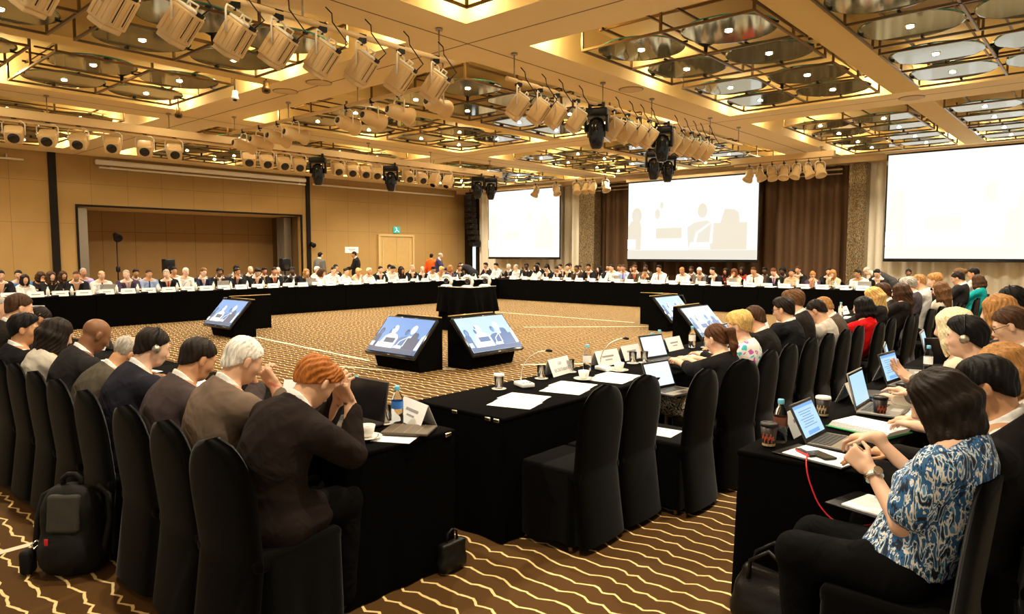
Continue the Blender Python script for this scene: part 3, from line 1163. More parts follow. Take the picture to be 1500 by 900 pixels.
def box_lamp(aim):
    t = thing('box_spotlight', '', 'stage light')
    R = aim_mat(aim)
    c = Vector((0, 0, -0.36))
    mb = MB().mat('lamp_body')
    mb.T = Matrix.Translation(c) @ R.to_4x4()
    mb.rbox((0, 0, -0.01), (0.27, 0.22, 0.32), 0.02)
    mb.rbox((0, 0, -0.19), (0.23, 0.19, 0.06), 0.015)
    for x in (-0.09, -0.03, 0.03, 0.09):
        mb.box((x, -0.111, -0.01), (0.012, 0.010, 0.26))
        mb.box((x, 0.111, -0.01), (0.012, 0.010, 0.26))
    for y in (-0.06, 0.0, 0.06):
        mb.box((0.136, y, -0.01), (0.010, 0.012, 0.26))
        mb.box((-0.136, y, -0.01), (0.010, 0.012, 0.26))
    mb.mat('black_plastic')
    for x in (-0.06, 0.06):
        mb.box((x, -0.1115, 0.0), (0.010, 0.004, 0.24))
    b = mb.build('body', t)
    mb = MB().mat('lamp_top')
    mb.T = Matrix.Translation(c) @ R.to_4x4()
    mb.rbox((0, 0, 0.165), (0.25, 0.20, 0.03), 0.01)
    mb.tube([(-0.08, 0, 0.18), (-0.08, 0, 0.23), (0.08, 0, 0.23), (0.08, 0, 0.18)], 0.009)
    mb.build('rear_plate', t)
    mb = MB().mat('black_plastic')
    mb.T = Matrix.Translation(c) @ R.to_4x4()
    mb.rbox((0.03, -0.095, 0.165), (0.11, 0.04, 0.045), 0.01)
    mb.build('socket', t)
    mb = MB().mat('lens')
    mb.T = Matrix.Translation(c) @ R.to_4x4()
    mb.disc((0, 0, -0.222), 0.08, up=False)
    mb.build('lens', t)
    side = R @ Vector((1, 0, 0))
    side.z = 0
    side.normalize()
    mb = MB().mat('lamp_top')
    s = side * 0.155
    mb.tube([c + s, s + Vector((0, 0, -0.12)), s * 0.85 + Vector((0, 0, -0.08)), -s * 0.85 + Vector((0, 0, -0.08)), -s + Vector((0, 0, -0.12)), c - s], 0.011)
    mb.build('yoke', t)
    mb = MB().mat('black_metal')
    mb.box((0, 0, -0.02), (0.06, 0.10, 0.10))
    mb.cyl((0, 0, -0.10), (0, 0, 0), 0.015, n=8)
    mb.build('clamp', t)
    mb = MB().mat('black_plastic')
    mb.tube([c + R @ Vector((0.03, -0.11, 0.17)), c + R @ Vector((0.12, -0.10, 0.30)), Vector((0.06, 0.10, 0.05)), Vector((0.02, 0.12, 0.16)), Vector((0.0, 0.05, 0.22))], 0.008, n=6)
    mb.build('power_cable', t)
    return t


def par_lamp(aim):
    t = thing('rounded_spotlight', '', 'stage light')
    R = aim_mat(aim)
    c = Vector((0, 0, -0.36))
    mb = MB().mat('lamp_body')
    mb.T = Matrix.Translation(c) @ R.to_4x4()
    mb.rbox((0, 0, 0.02), (0.30, 0.25, 0.30), 0.05, seg=3)
    mb.rbox((0, 0, 0.20), (0.22, 0.18, 0.12), 0.04)
    mb.rbox((0, 0, -0.15), (0.27, 0.23, 0.05), 0.02)
    mb.build('body', t)
    mb = MB().mat('lens')
    mb.T = Matrix.Translation(c) @ R.to_4x4()
    mb.lathe([(0.095, -0.176), (0.09, -0.185), (0.0, -0.188)], n=24)
    mb.build('lens', t)
    side = R @ Vector((1, 0, 0))
    side.z = 0
    side.normalize()
    s = side * 0.17
    mb = MB().mat('lamp_top')
    mb.tube([c + s, s * 1.02 + Vector((0, 0, -0.16)), s * 0.7 + Vector((0, 0, -0.10)), -s * 0.7 + Vector((0, 0, -0.10)), -s * 1.02 + Vector((0, 0, -0.16)), c - s], 0.011)
    mb.build('yoke', t)
    mb = MB().mat('black_metal')
    mb.box((0, 0, -0.03), (0.06, 0.08, 0.10))
    mb.cyl((0, 0, -0.12), (0, 0, 0), 0.014, n=8)
    mb.tube([(0.02, 0.04, 0.0), (-0.03, 0.08, 0.10), (0.02, 0.1, 0.06), (0.06, 0.05, 0.0)], 0.008, n=6)
    mb.build('clamp', t)
    return t


def barrel_lamp(aim, ln=0.48):
    t = thing('barrel_spotlight', '', 'stage light')
    R = aim_mat(aim)
    c = Vector((0, 0, -0.32))
    mb = MB().mat('lamp_body')
    mb.T = Matrix.Translation(c) @ R.to_4x4()
    h = ln / 2
    mb.lathe([(0.0, h), (0.07, h), (0.105, h - 0.05), (0.125, h - 0.16), (0.125, 0.0), (0.115, -0.04), (0.12, -h + 0.12), (0.15, -h + 0.05), (0.15, -h), (0.13, -h), (0.12, -h + 0.05), (0.0, -h + 0.06)], n=24)
    mb.build('body', t)
    mb = MB().mat('lens')
    mb.T = Matrix.Translation(c) @ R.to_4x4()
    mb.lathe([(0.055, h + 0.002), (0.05, h + 0.012), (0.0, h + 0.012)], n=20)
    mb.build('rear_cap', t)
    side = R @ Vector((1, 0, 0))
    side.z = 0
    side.normalize()
    s = side * 0.145
    mb = MB().mat('lamp_top')
    mb.tube([c + s, s + Vector((0, 0, -0.12)), s * 0.6 + Vector((0, 0, -0.07)), -s * 0.6 + Vector((0, 0, -0.07)), -s + Vector((0, 0, -0.12)), c - s], 0.012)
    mb.build('yoke', t)
    mb = MB().mat('black_metal')
    mb.box((0, 0, -0.02), (0.05, 0.07, 0.09))
    mb.cyl((0, 0, -0.10), (0, 0, 0), 0.014, n=8)
    mb.build('clamp', t)
    return t


def moving_head():
    t = thing('moving_head_spotlight', '', 'stage light')
    mb = MB().mat('black_metal')
    mb.rbox((0, 0, -0.15), (0.42, 0.30, 0.13), 0.03)
    mb.build('base', t)
    mb = MB().mat('black_metal')
    for s in (-1, 1):
        mb.rbox((s * 0.185, 0, -0.33), (0.05, 0.13, 0.30), 0.02)
    mb.build('yoke', t)
    mb = MB().mat('black_gloss')
    mb.lathe([(0.0, -0.76), (0.085, -0.755), (0.105, -0.72), (0.13, -0.62), (0.155, -0.50), (0.15, -0.38), (0.12, -0.28), (0.06, -0.235), (0.0, -0.23)], n=28)
    h = mb.build('head', t)
    mb = MB().mat('black_plastic')
    for a in range(6):
        an = a * PI / 3
        mb.box((0.145 * math.cos(an), 0.145 * math.sin(an), -0.46), (0.03, 0.03, 0.22), Matrix.Rotation(an, 3, 'Z'))
    mb.build('cooling_ribs', h)
    MB().mat('lens').lathe([(0.085, -0.756), (0.08, -0.768), (0.0, -0.772)], n=24).build('lens', h)
    mb = MB().mat('black_metal')
    for s in (-1, 1):
        mb.box((s * 0.12, 0, -0.04), (0.05, 0.07, 0.12))
    mb.cyl((-0.14, 0, -0.02), (0.14, 0, -0.02), 0.02, n=8)
    mb.build('clamps', t)
    return t


bl = box_lamp((-0.50, -0.32, -0.80))
first = [True]


def place(master, used, loc, label, group, rz=0.0):
    if not used[0]:
        used[0] = True
        o = master
        o['label'] = label
        o.location = loc
        o.rotation_euler = (0, 0, rz)
    else:
        o = dup(master, label, loc, rz)
    o['group'] = group
    return o


ub = [False]
for i, y in enumerate((1.9, 2.49, 3.09, 3.64, 4.13, 4.68, 5.23, 5.83, 6.42)):
    place(bl, ub, (-7.0, y, 4.30), 'cream box spotlight, %s from the camera end of the pipe above the near tables' % ORD[i], 'box spotlights on the pipe above the near tables', rz=random.uniform(-0.08, 0.08))
for i, y in enumerate((8.12, 8.62, 9.06, 9.62, 10.75, 11.2, 11.6, 12.0, 12.95, 13.36, 13.75, 14.1, 14.5)):
    place(bl, ub, (-7.0, y, 4.30), 'cream box spotlight, %s from the camera end of the pipe running to the screens' % ORD[i], 'box spotlights on the pipe running to the screens', rz=random.uniform(-0.1, 0.1))
pl = par_lamp((0.75, -0.30, -0.50))
up = [False]
for i, y in enumerate((3.70, 4.24, 4.76, 5.37, 5.99, 6.59, 8.3, 8.75, 9.2, 9.62, 10.75, 11.2, 11.63, 12.0, 13.13, 13.65)):
    place(pl, up, (-15.5, y, 4.26), 'cream spotlight with dark lens, %s from camera end of the panelled-wall lighting beam' % ORD[i], 'lens spotlights on the beam along the panelled wall', rz=random.uniform(-0.12, 0.12))
for i, y in enumerate((14.16, 14.7)):
    place(bl, ub, (-15.5, y, 4.26), 'cream box spotlight, %s on the far end of the panelled-wall lighting beam' % ORD[i], 'box spotlights on the panelled-wall beam', rz=1.3)
br = barrel_lamp((-0.05, 0.98, -0.14))
ur = [False]
for i, x in enumerate((-14.4, -13.7, -13.0, -12.35, -10.65, -9.91, -9.18, -8.26)):
    place(br, ur, (x, 7.6, 4.36), 'cream barrel spotlight, %s from the wall end of the pipe crossing the room' % ORD[i], 'barrel spotlights on the crossing pipe', rz=random.uniform(-0.25, 0.25))
bd = barrel_lamp((0.22, -0.42, -0.88), 0.36)
ud = [False]
for i, x in enumerate((-16.81, -15.83, -14.9, -14.5, -14.2, -13.67)):
    place(bd, ud, (x, 20.5, 4.36), 'small cream spotlight, %s from the corner on the pipe before the narrow screen' % ORD[i], 'spotlights before the narrow screen', rz=0.5 * ((i * 3) % 4) - 0.8)
for i, x in enumerate((-8.53, -8.21, -7.85, -7.5, -7.15, -6.82, -6.5)):
    place(bd, ud, (x, 20.5, 4.36), 'small cream spotlight, %s from the middle screen on the pipe by the brown curtain' % ORD[i], 'spotlights by the brown curtain', rz=0.6 * ((i * 3) % 4) - 0.9)
mh = moving_head()
um = [False]
for (x, y, z, lab, rz) in ((-7.0, 10.2, 4.30, 'black moving-head lamp, closer one on the pipe running to the screens', 0.4),
                       (-7.0, 12.5, 4.30, 'black moving-head lamp, farther one on the pipe running to the screens', 0.4),
                       (-8.85, 15.4, 4.30, 'black moving-head lamp hanging alone before the middle screen, wall-side of two', 0.7),
                       (-8.85, 16.1, 4.30, 'black moving-head lamp hanging before the middle screen, screen-side of two', 0.7),
                       (-15.5, 10.16, 4.22, 'black moving-head lamp on the panelled-wall beam, closest to the camera', 0.8),
                       (-15.5, 12.5, 4.22, 'black moving-head lamp on the panelled-wall beam, in the middle of its run', 0.8),
                       (-15.5, 16.0, 4.22, 'black moving-head lamp near the far end of the wall-side beam, nearer of a pair', 0.8),
                       (-15.5, 16.6, 4.22, 'black moving-head lamp at the far end of the wall-side beam, farther of a pair', 0.8)):
    place(mh, um, (x, y, z), lab, 'black moving-head lamps', rz)
pipe('lighting_pipe', 'short dark lighting pipe with two moving heads before the middle screen', (-8.85, 15.0, 4.32), (-8.85, 16.5, 4.32), (0.1, 0.9))
# small accent spots in the middle near coffer corner
for i, (x, y, m, lab) in enumerate(((-14.55, 6.30, 'bronze', 'small brown accent spotlight in the corner of the middle coffer'),
                                  (-12.3, 6.35, 'lamp_top', 'small white accent spotlight on the edge of the middle coffer'),
                                  (-11.2, 6.35, 'bronze', 'small brown accent spotlight beside the white one on the coffer edge'))):
    t = thing('accent_spotlight', lab, 'spotlight', (x, y, 4.62))
    R = aim_mat((0.3, -0.2, -0.9))
    mb = MB().mat(m)
    mb.T = Matrix.Translation((0, 0, -0.05)) @ R.to_4x4()
    mb.lathe([(0.0, 0.10), (0.05, 0.09), (0.055, 0.0), (0.075, -0.06), (0.07, -0.10), (0.05, -0.09), (0.0, -0.08)], n=18)
    mb.build('head', t)
    MB().mat('black_metal').cyl((0, 0, 0), (0, 0, 0.3), 0.012, n=8).build('stem', t)
    mb = MB().mat('black_metal')
    mb.T = Matrix.Translation((0, 0, -0.05)) @ R.to_4x4()
    mb.lathe([(0.05, -0.088), (0.0, -0.086)], n=18)
    mb.build('lens', t)

# wall-mounted things -------------------------------------------------------
t = thing('mounted_screen_housing', 'cream roller screen housing fixed high on the panelled wall above the recess', 'screen housing', (WX + 0.16, 11.4, 4.5))
MB().mat('lamp_top').rbox((0, 0, 0.02), (0.16, 7.3, 0.15), 0.03).build('case', t)
MB().mat('lamp_top').cyl((0, -3.55, -0.14), (0, 3.65, -0.14), 0.03).build('lower_bar', t)
for y in (-3.2, -1.0, 1.4, 3.4):
    MB().mat('steel').box((-0.06, y, -0.02), (0.12, 0.05, 0.32)).build('bracket', t)
t = thing('curtain_rail', 'thin cream rail high on the panelled wall at its near end', 'rail', (WX + 0.12, 5.0, 4.40))
MB().mat('lamp_top').cyl((0, -3.5, 0), (0, 0.9, 0), 0.03).build('tube', t)
MB().mat('steel').box((-0.06, 0.5, 0.05), (0.1, 0.04, 0.16)).build('bracket', t)
t = thing('curtain_rail', 'thin cream rail high on the panelled wall beyond the recess', 'rail', (WX + 0.14, 19.0, 4.40))
MB().mat('lamp_top').cyl((0, -3.6, 0), (0, 4.0, 0), 0.035).build('tube', t)
MB().mat('steel').box((-0.06, 0.5, 0.05), (0.1, 0.04, 0.16)).build('bracket', t)
t = thing('exit_sign', 'small green lit exit sign above the double door', 'sign', (WX + 0.03, 19.62, 2.74))
MB().mat('exit_green').rbox((0, 0, 0), (0.05, 0.36, 0.28), 0.01).build('panel', t)
mb = MB().mat('exit_white')
T = 0.03
mb.box((T, -0.02, 0.02), (0.006, 0.05, 0.10), Matrix.Rotation(0.3, 3, 'X'))
mb.box((T, 0.06, -0.05), (0.006, 0.10, 0.03), Matrix.Rotation(-0.5, 3, 'X'))
mb.box((T, -0.08, -0.06), (0.006, 0.10, 0.03), Matrix.Rotation(0.6, 3, 'X'))
mb.disc((T + 0.003, -0.05, 0.09), 0.028, R=Matrix.Rotation(PI / 2, 3, 'Y'))
mb.build('running_figure', t)
t = thing('paper_sign', 'white landscape paper sign on the panelled wall beside the standing person in black', 'sign', (WX + 0.012, 17.25, 1.86))
MB().mat('paper').box((0, 0, 0), (0.01, 0.66, 0.25)).build('sheet', t)
mb = MB().mat('ink')
mb.box((0.007, 0.0, 0.03), (0.002, 0.36, 0.03))
mb.box((0.007, 0.0, -0.04), (0.002, 0.24, 0.02))
mb.build('printed_lines', t)
# partition stack in recess
for nm, y0, lab in (('partition_stack', 7.42, 'folded grey partition panels at the camera-side jamb of the recess'), ('partition_stack', 14.70, 'folded grey partition panels at the far jamb of the recess')):
    t = thing(nm, lab, 'partition', (WX - 0.5, y0, 0))
    for i in range(4):
        dx = i * 0.14 - (0.2 if y0 < 10 else 0.6)
        mb = MB().mat('grey_partition').box((dx, 0, 1.56), (0.11, 0.30, 3.1))
        mb.mat('steel').box((dx + 0.06, 0.0, 1.56), (0.012, 0.30, 3.1))
        mb.build('panel', t)
# lamp on a stand in the recess
t = thing('lamp_stand', 'black floor stand with a lamp head standing in the recess', 'lamp stand', (WX - 0.4, 8.45, 0))
MB().mat('black_metal').cyl((0, 0, 0), (0, 0, 2.12), 0.018).build('pole', t)
mb = MB().mat('black_metal')
mb.lathe([(0.0, 0.17), (0.08, 0.16), (0.11, 0.0), (0.14, -0.10), (0.12, -0.10), (0.0, -0.06)], (0.05, 0, 2.24), n=18, R=Matrix.Rotation(-1.1, 3, 'Y'))
mb.build('lamp_head', t)
for a in range(3):
    an = a * 2.1
    MB().mat('black_metal').cyl((0, 0, 0.35), (0.35 * math.cos(an), 0.35 * math.sin(an), 0.01), 0.012, n=8).build('leg', t)
MB().mat('black_metal').rbox((0.03, 0, 1.2), (0.08, 0.12, 0.18), 0.02).build('bracket', t)
t = thing('wall_lamp', 'small black lamp clamped to the dark strip past the recess', 'lamp', (WX + 0.08, 15.26, 2.05))
MB().mat('black_metal').lathe([(0.0, 0.14), (0.07, 0.12), (0.10, -0.08), (0.0, -0.06)], (0.10, 0.05, 0), n=16, R=Matrix.Rotation(-1.2, 3, 'Y')).build('head', t)
MB().mat('black_metal').box((0.03, 0, 0), (0.08, 0.05, 0.05)).build('clamp', t)
# line array speaker at the corner
t = thing('line_array_speaker', 'tall black hanging loudspeaker stack in the dark room corner', 'speaker', (-22.95, 23.15, 4.45))
for i in range(9):
    a = 0.06 + 0.035 * i
    mb = MB().mat('black_plastic')
    mb.rbox((0.0, 0.02 * i * i * 0.25, -0.16 - 0.265 * i), (0.46, 0.34, 0.25), 0.02, R=Matrix.Rotation(-a * 0.5, 3, 'X'))
    c = mb.build('cabinet', t)
    MB().mat('steel').box((0.10, -0.175 + 0.005 * i * i, -0.16 - 0.265 * i), (0.04, 0.01, 0.03), Matrix.Rotation(-a * 0.5, 3, 'X')).build('badge', c)
mb = MB().mat('black_metal').box((0, 0, 0.06), (0.5, 0.1, 0.08))
mb.cyl((0, 0, 0.06), (0, 0, 0.24), 0.02)
mb.build('hanging_frame', t)

for i, (x, y, lab) in enumerate(((-11.78, 7.06, 'round flush ceiling speaker grille at the coffer edge by the crossing pipe, wall side'), (-10.75, 7.10, 'round flush ceiling speaker grille at the coffer edge by the crossing pipe, aisle side'),
                               (-6.90, 11.15, 'round flush ceiling speaker grille beside the pipe running to the screens'), (-3.2, 15.3, 'round flush ceiling speaker grille between the two coffers above the side row'))):
    t = thing('ceiling_speaker', lab, 'speaker', (x, y, CZ - 0.002))
    MB().mat('soffit').lathe([(0.0, -0.006), (0.20, -0.006), (0.21, 0.0)], n=32).build('grille', t)
    MB().mat('bronze').lathe([(0.205, -0.008), (0.225, -0.006), (0.23, 0.0)], n=32).build('rim', t)
# ================================================================== BODIES
# Smooth distance fields meshed with surface nets: one continuous skin per body.


def v3(*a):
    return np.array(a, dtype=np.float64)


def unit(a):
    return a / (np.linalg.norm(a) + 1e-9)


class Cone:
    def __init__(s, a, b, r1, r2, k=0.02):
        s.a, s.b, s.r1, s.r2, s.k = np.asarray(a, float), np.asarray(b, float), r1, r2, k
        s.ba = s.b - s.a
        s.l2 = max(float(s.ba @ s.ba), 1e-9)

    def d(s, P):
        q = P - s.a
        t = np.clip((q @ s.ba) / s.l2, 0, 1)
        return np.sqrt(((q - t[..., None] * s.ba) ** 2).sum(-1)) - (s.r1 + (s.r2 - s.r1) * t)

    def bounds(s):
        return np.minimum(s.a - s.r1, s.b - s.r2), np.maximum(s.a + s.r1, s.b + s.r2)


class Ell:
    def __init__(s, c, r, R=None, k=0.04):
        s.c, s.r, s.k = np.asarray(c, float), np.asarray(r, float), k
        s.R = np.eye(3) if R is None else np.asarray(R, float)

    def d(s, P):
        q = (P - s.c) @ s.R
        k0 = np.sqrt(((q / s.r) ** 2).sum(-1))
        k1 = np.sqrt(((q / (s.r * s.r)) ** 2).sum(-1))
        return k0 * (k0 - 1.0) / np.maximum(k1, 1e-6)

    def bounds(s):
        m = s.r.max()
        return s.c - m, s.c + m


class Box:
    def __init__(s, c, h, R=None, rad=0.005, k=0.006):
        s.c, s.h, s.rad, s.k = np.asarray(c, float), np.asarray(h, float), rad, k
        s.R = np.eye(3) if R is None else np.asarray(R, float)

    def d(s, P):
        q = np.abs((P - s.c) @ s.R) - (s.h - s.rad)
        return np.sqrt((np.maximum(q, 0) ** 2).sum(-1)) + np.minimum(q.max(-1), 0) - s.rad

    def bounds(s):
        m = np.linalg.norm(s.h)
        return s.c - m, s.c + m


def smin(a, b, k):
    if k <= 1e-5:
        return np.minimum(a, b)
    h = np.maximum(k - np.abs(a - b), 0) / k
    return np.minimum(a, b) - h * h * k * 0.25


NB = 8
HS = 0.885      # head size


def field_mesh(prims, h, offset=0.0, cuts=(), warp=None, lo=None, hi=None, kmul=1.0):
    """Mesh of the smooth union of prims grown by offset, trimmed by cut functions."""
    bl = [p.bounds() for p in prims]
    L0 = np.min([b[0] for b in bl], axis=0) - offset - 3 * h if lo is None else np.asarray(lo, float)
    H0 = np.max([b[1] for b in bl], axis=0) + offset + 3 * h if hi is None else np.asarray(hi, float)
    nb = np.maximum(1, np.ceil((H0 - L0) / (h * NB)).astype(int))
    n = nb * NB
    bs = h * NB
    ib = np.stack(np.meshgrid(*[np.arange(k) for k in nb], indexing='ij'), -1).reshape(-1, 3)
    # samples sit on lattice points L0 + i*h ; a block owns NB^3 of them
    cen = L0 + (ib + 0.5) * bs - 0.5 * h
    rad = bs * 0.5 * 1.7321
    dc = np.full(len(cen), 9.0)
    pd = []
    for p in prims:
        d = p.d(cen)
        pd.append(d)
        dc = smin(dc, d, p.k * kmul)
    dc = dc - offset
    for c in cuts:
        dc = c(cen, dc)
    act = np.abs(dc) < rad * 1.5 + 0.012
    D = np.repeat(np.repeat(np.repeat(dc.reshape(nb), NB, 0), NB, 1), NB, 2).astype(np.float32)
    ia = ib[act]
    off = np.stack(np.meshgrid(*[np.arange(NB)] * 3, indexing='ij'), -1).reshape(-1, 3) * h
    base = L0 + ia * bs
    vals = np.full((len(ia), NB ** 3), 9.0)
    for p, d in zip(prims, pd):
        m = d[act] < rad * 1.25 + p.k * kmul + abs(offset) + 0.03
        if not m.any():
            continue
        P = base[m][:, None, :] + off[None]
        vals[m] = smin(vals[m], p.d(P), p.k * kmul)
    P = base[:, None, :] + off[None]
    vals -= offset
    if warp is not None:
        vals = vals + warp(P)
    for c in cuts:
        vals = c(P, vals)
    D6 = D.reshape(nb[0], NB, nb[1], NB, nb[2], NB)
    D6[ia[:, 0], :, ia[:, 1], :, ia[:, 2], :] = vals.reshape(-1, NB, NB, NB)
    D = D6.reshape(n)
    # surface nets
    s = D < 0
    s[0] = s[-1] = False
    s[:, 0] = s[:, -1] = False
    s[:, :, 0] = s[:, :, -1] = False
    cnt = np.zeros(n - 1, np.uint8)
    sl = [slice(0, -1), slice(1, None)]
    for i in (0, 1):
        for j in (0, 1):
            for k in (0, 1):
                cnt += s[sl[i], sl[j], sl[k]]
    ci = np.argwhere((cnt > 0) & (cnt < 8))
    if len(ci) == 0:
        return np.zeros((0, 3)), np.zeros((0, 4), int)
    corner = {}
    for i in (0, 1):
        for j in (0, 1):
            for k in (0, 1):
                corner[(i, j, k)] = D[ci[:, 0] + i, ci[:, 1] + j, ci[:, 2] + k].astype(float)
    acc = np.zeros((len(ci), 3))
    num = np.zeros(len(ci))
    for ax in range(3):
        o1, o2 = [a for a in range(3) if a != ax]
        for u in (0, 1):
            for v in (0, 1):
                a = [0, 0, 0]
                a[o1], a[o2] = u, v
                b = list(a)
                b[ax] = 1
                d0, d1 = corner[tuple(a)], corner[tuple(b)]
                m = (d0 < 0) != (d1 < 0)
                t = np.where(m, d0 / np.where(m, d0 - d1, 1), 0)
                p = np.zeros((len(ci), 3)) + a
                p[:, ax] += t
                acc += np.where(m[:, None], p, 0)
                num += m
    V = L0 + (ci + acc / np.maximum(num, 1)[:, None]) * h
    vid = np.full(n - 1, -1, np.int32)
    vid[ci[:, 0], ci[:, 1], ci[:, 2]] = np.arange(len(ci))
    quads = []
    for ax in range(3):
        o1, o2 = (ax + 1) % 3, (ax + 2) % 3
        a = [slice(None)] * 3
        b = [slice(None)] * 3
        a[ax], b[ax] = slice(0, -1), slice(1, None)
        ed = np.argwhere(s[tuple(a)] != s[tuple(b)])
        ed = ed[(ed[:, o1] > 0) & (ed[:, o2] > 0) & (ed[:, o1] < n[o1] - 1) & (ed[:, o2] < n[o2] - 1)]
        ins = s[ed[:, 0], ed[:, 1], ed[:, 2]]
        q = []
        for u, v in ((0, 0), (1, 0), (1, 1), (0, 1)):
            e = ed.copy()
            e[:, o1] -= u
            e[:, o2] -= v
            q.append(vid[e[:, 0], e[:, 1], e[:, 2]])
        q = np.stack(q, -1)
        q[~ins] = q[~ins][:, ::-1]
        quads.append(q)
    Q = np.concatenate(quads)
    Q = Q[(Q >= 0).all(1)][:, ::-1]
    return V, Q


def np_mesh(name, V, Q, mats, feat=None):
    me = bpy.data.meshes.new(name)
    me.vertices.add(len(V))
    me.vertices.foreach_set('co', np.asarray(V, np.float32).ravel())
    me.loops.add(len(Q) * 4)
    me.loops.foreach_set('vertex_index', np.asarray(Q, np.int32).ravel())
    me.polygons.add(len(Q))
    me.polygons.foreach_set('loop_start', np.arange(len(Q), dtype=np.int32) * 4)
    me.polygons.foreach_set('loop_total', np.full(len(Q), 4, np.int32))
    me.polygons.foreach_set('use_smooth', np.ones(len(Q), bool))
    for m in mats:
        me.materials.append(M[m])
    if feat is not None:
        a = me.color_attributes.new('feat', 'FLOAT_COLOR', 'POINT')
        a.data.foreach_set('color', np.asarray(feat, np.float32).ravel())
    me.update(calc_edges=True)
    me.validate()
    return me


def rot_axes(right, fwd):
    """3x3 whose columns are right, forward, up."""
    f = unit(fwd)
    r = unit(right - f * (right @ f))
    u = np.cross(r, f)
    return np.stack([r, f, u], 1)


def Rx(a):
    c, s = math.cos(a), math.sin(a)
    return np.array([[1, 0, 0], [0, c, -s], [0, s, c]])


def Ry(a):
    c, s = math.cos(a), math.sin(a)
    return np.array([[c, 0, s], [0, 1, 0], [-s, 0, c]])


def Rz(a):
    c, s = math.cos(a), math.sin(a)
    return np.array([[c, -s, 0], [s, c, 0], [0, 0, 1]])


# ---------------------------------------------------------------- skeleton


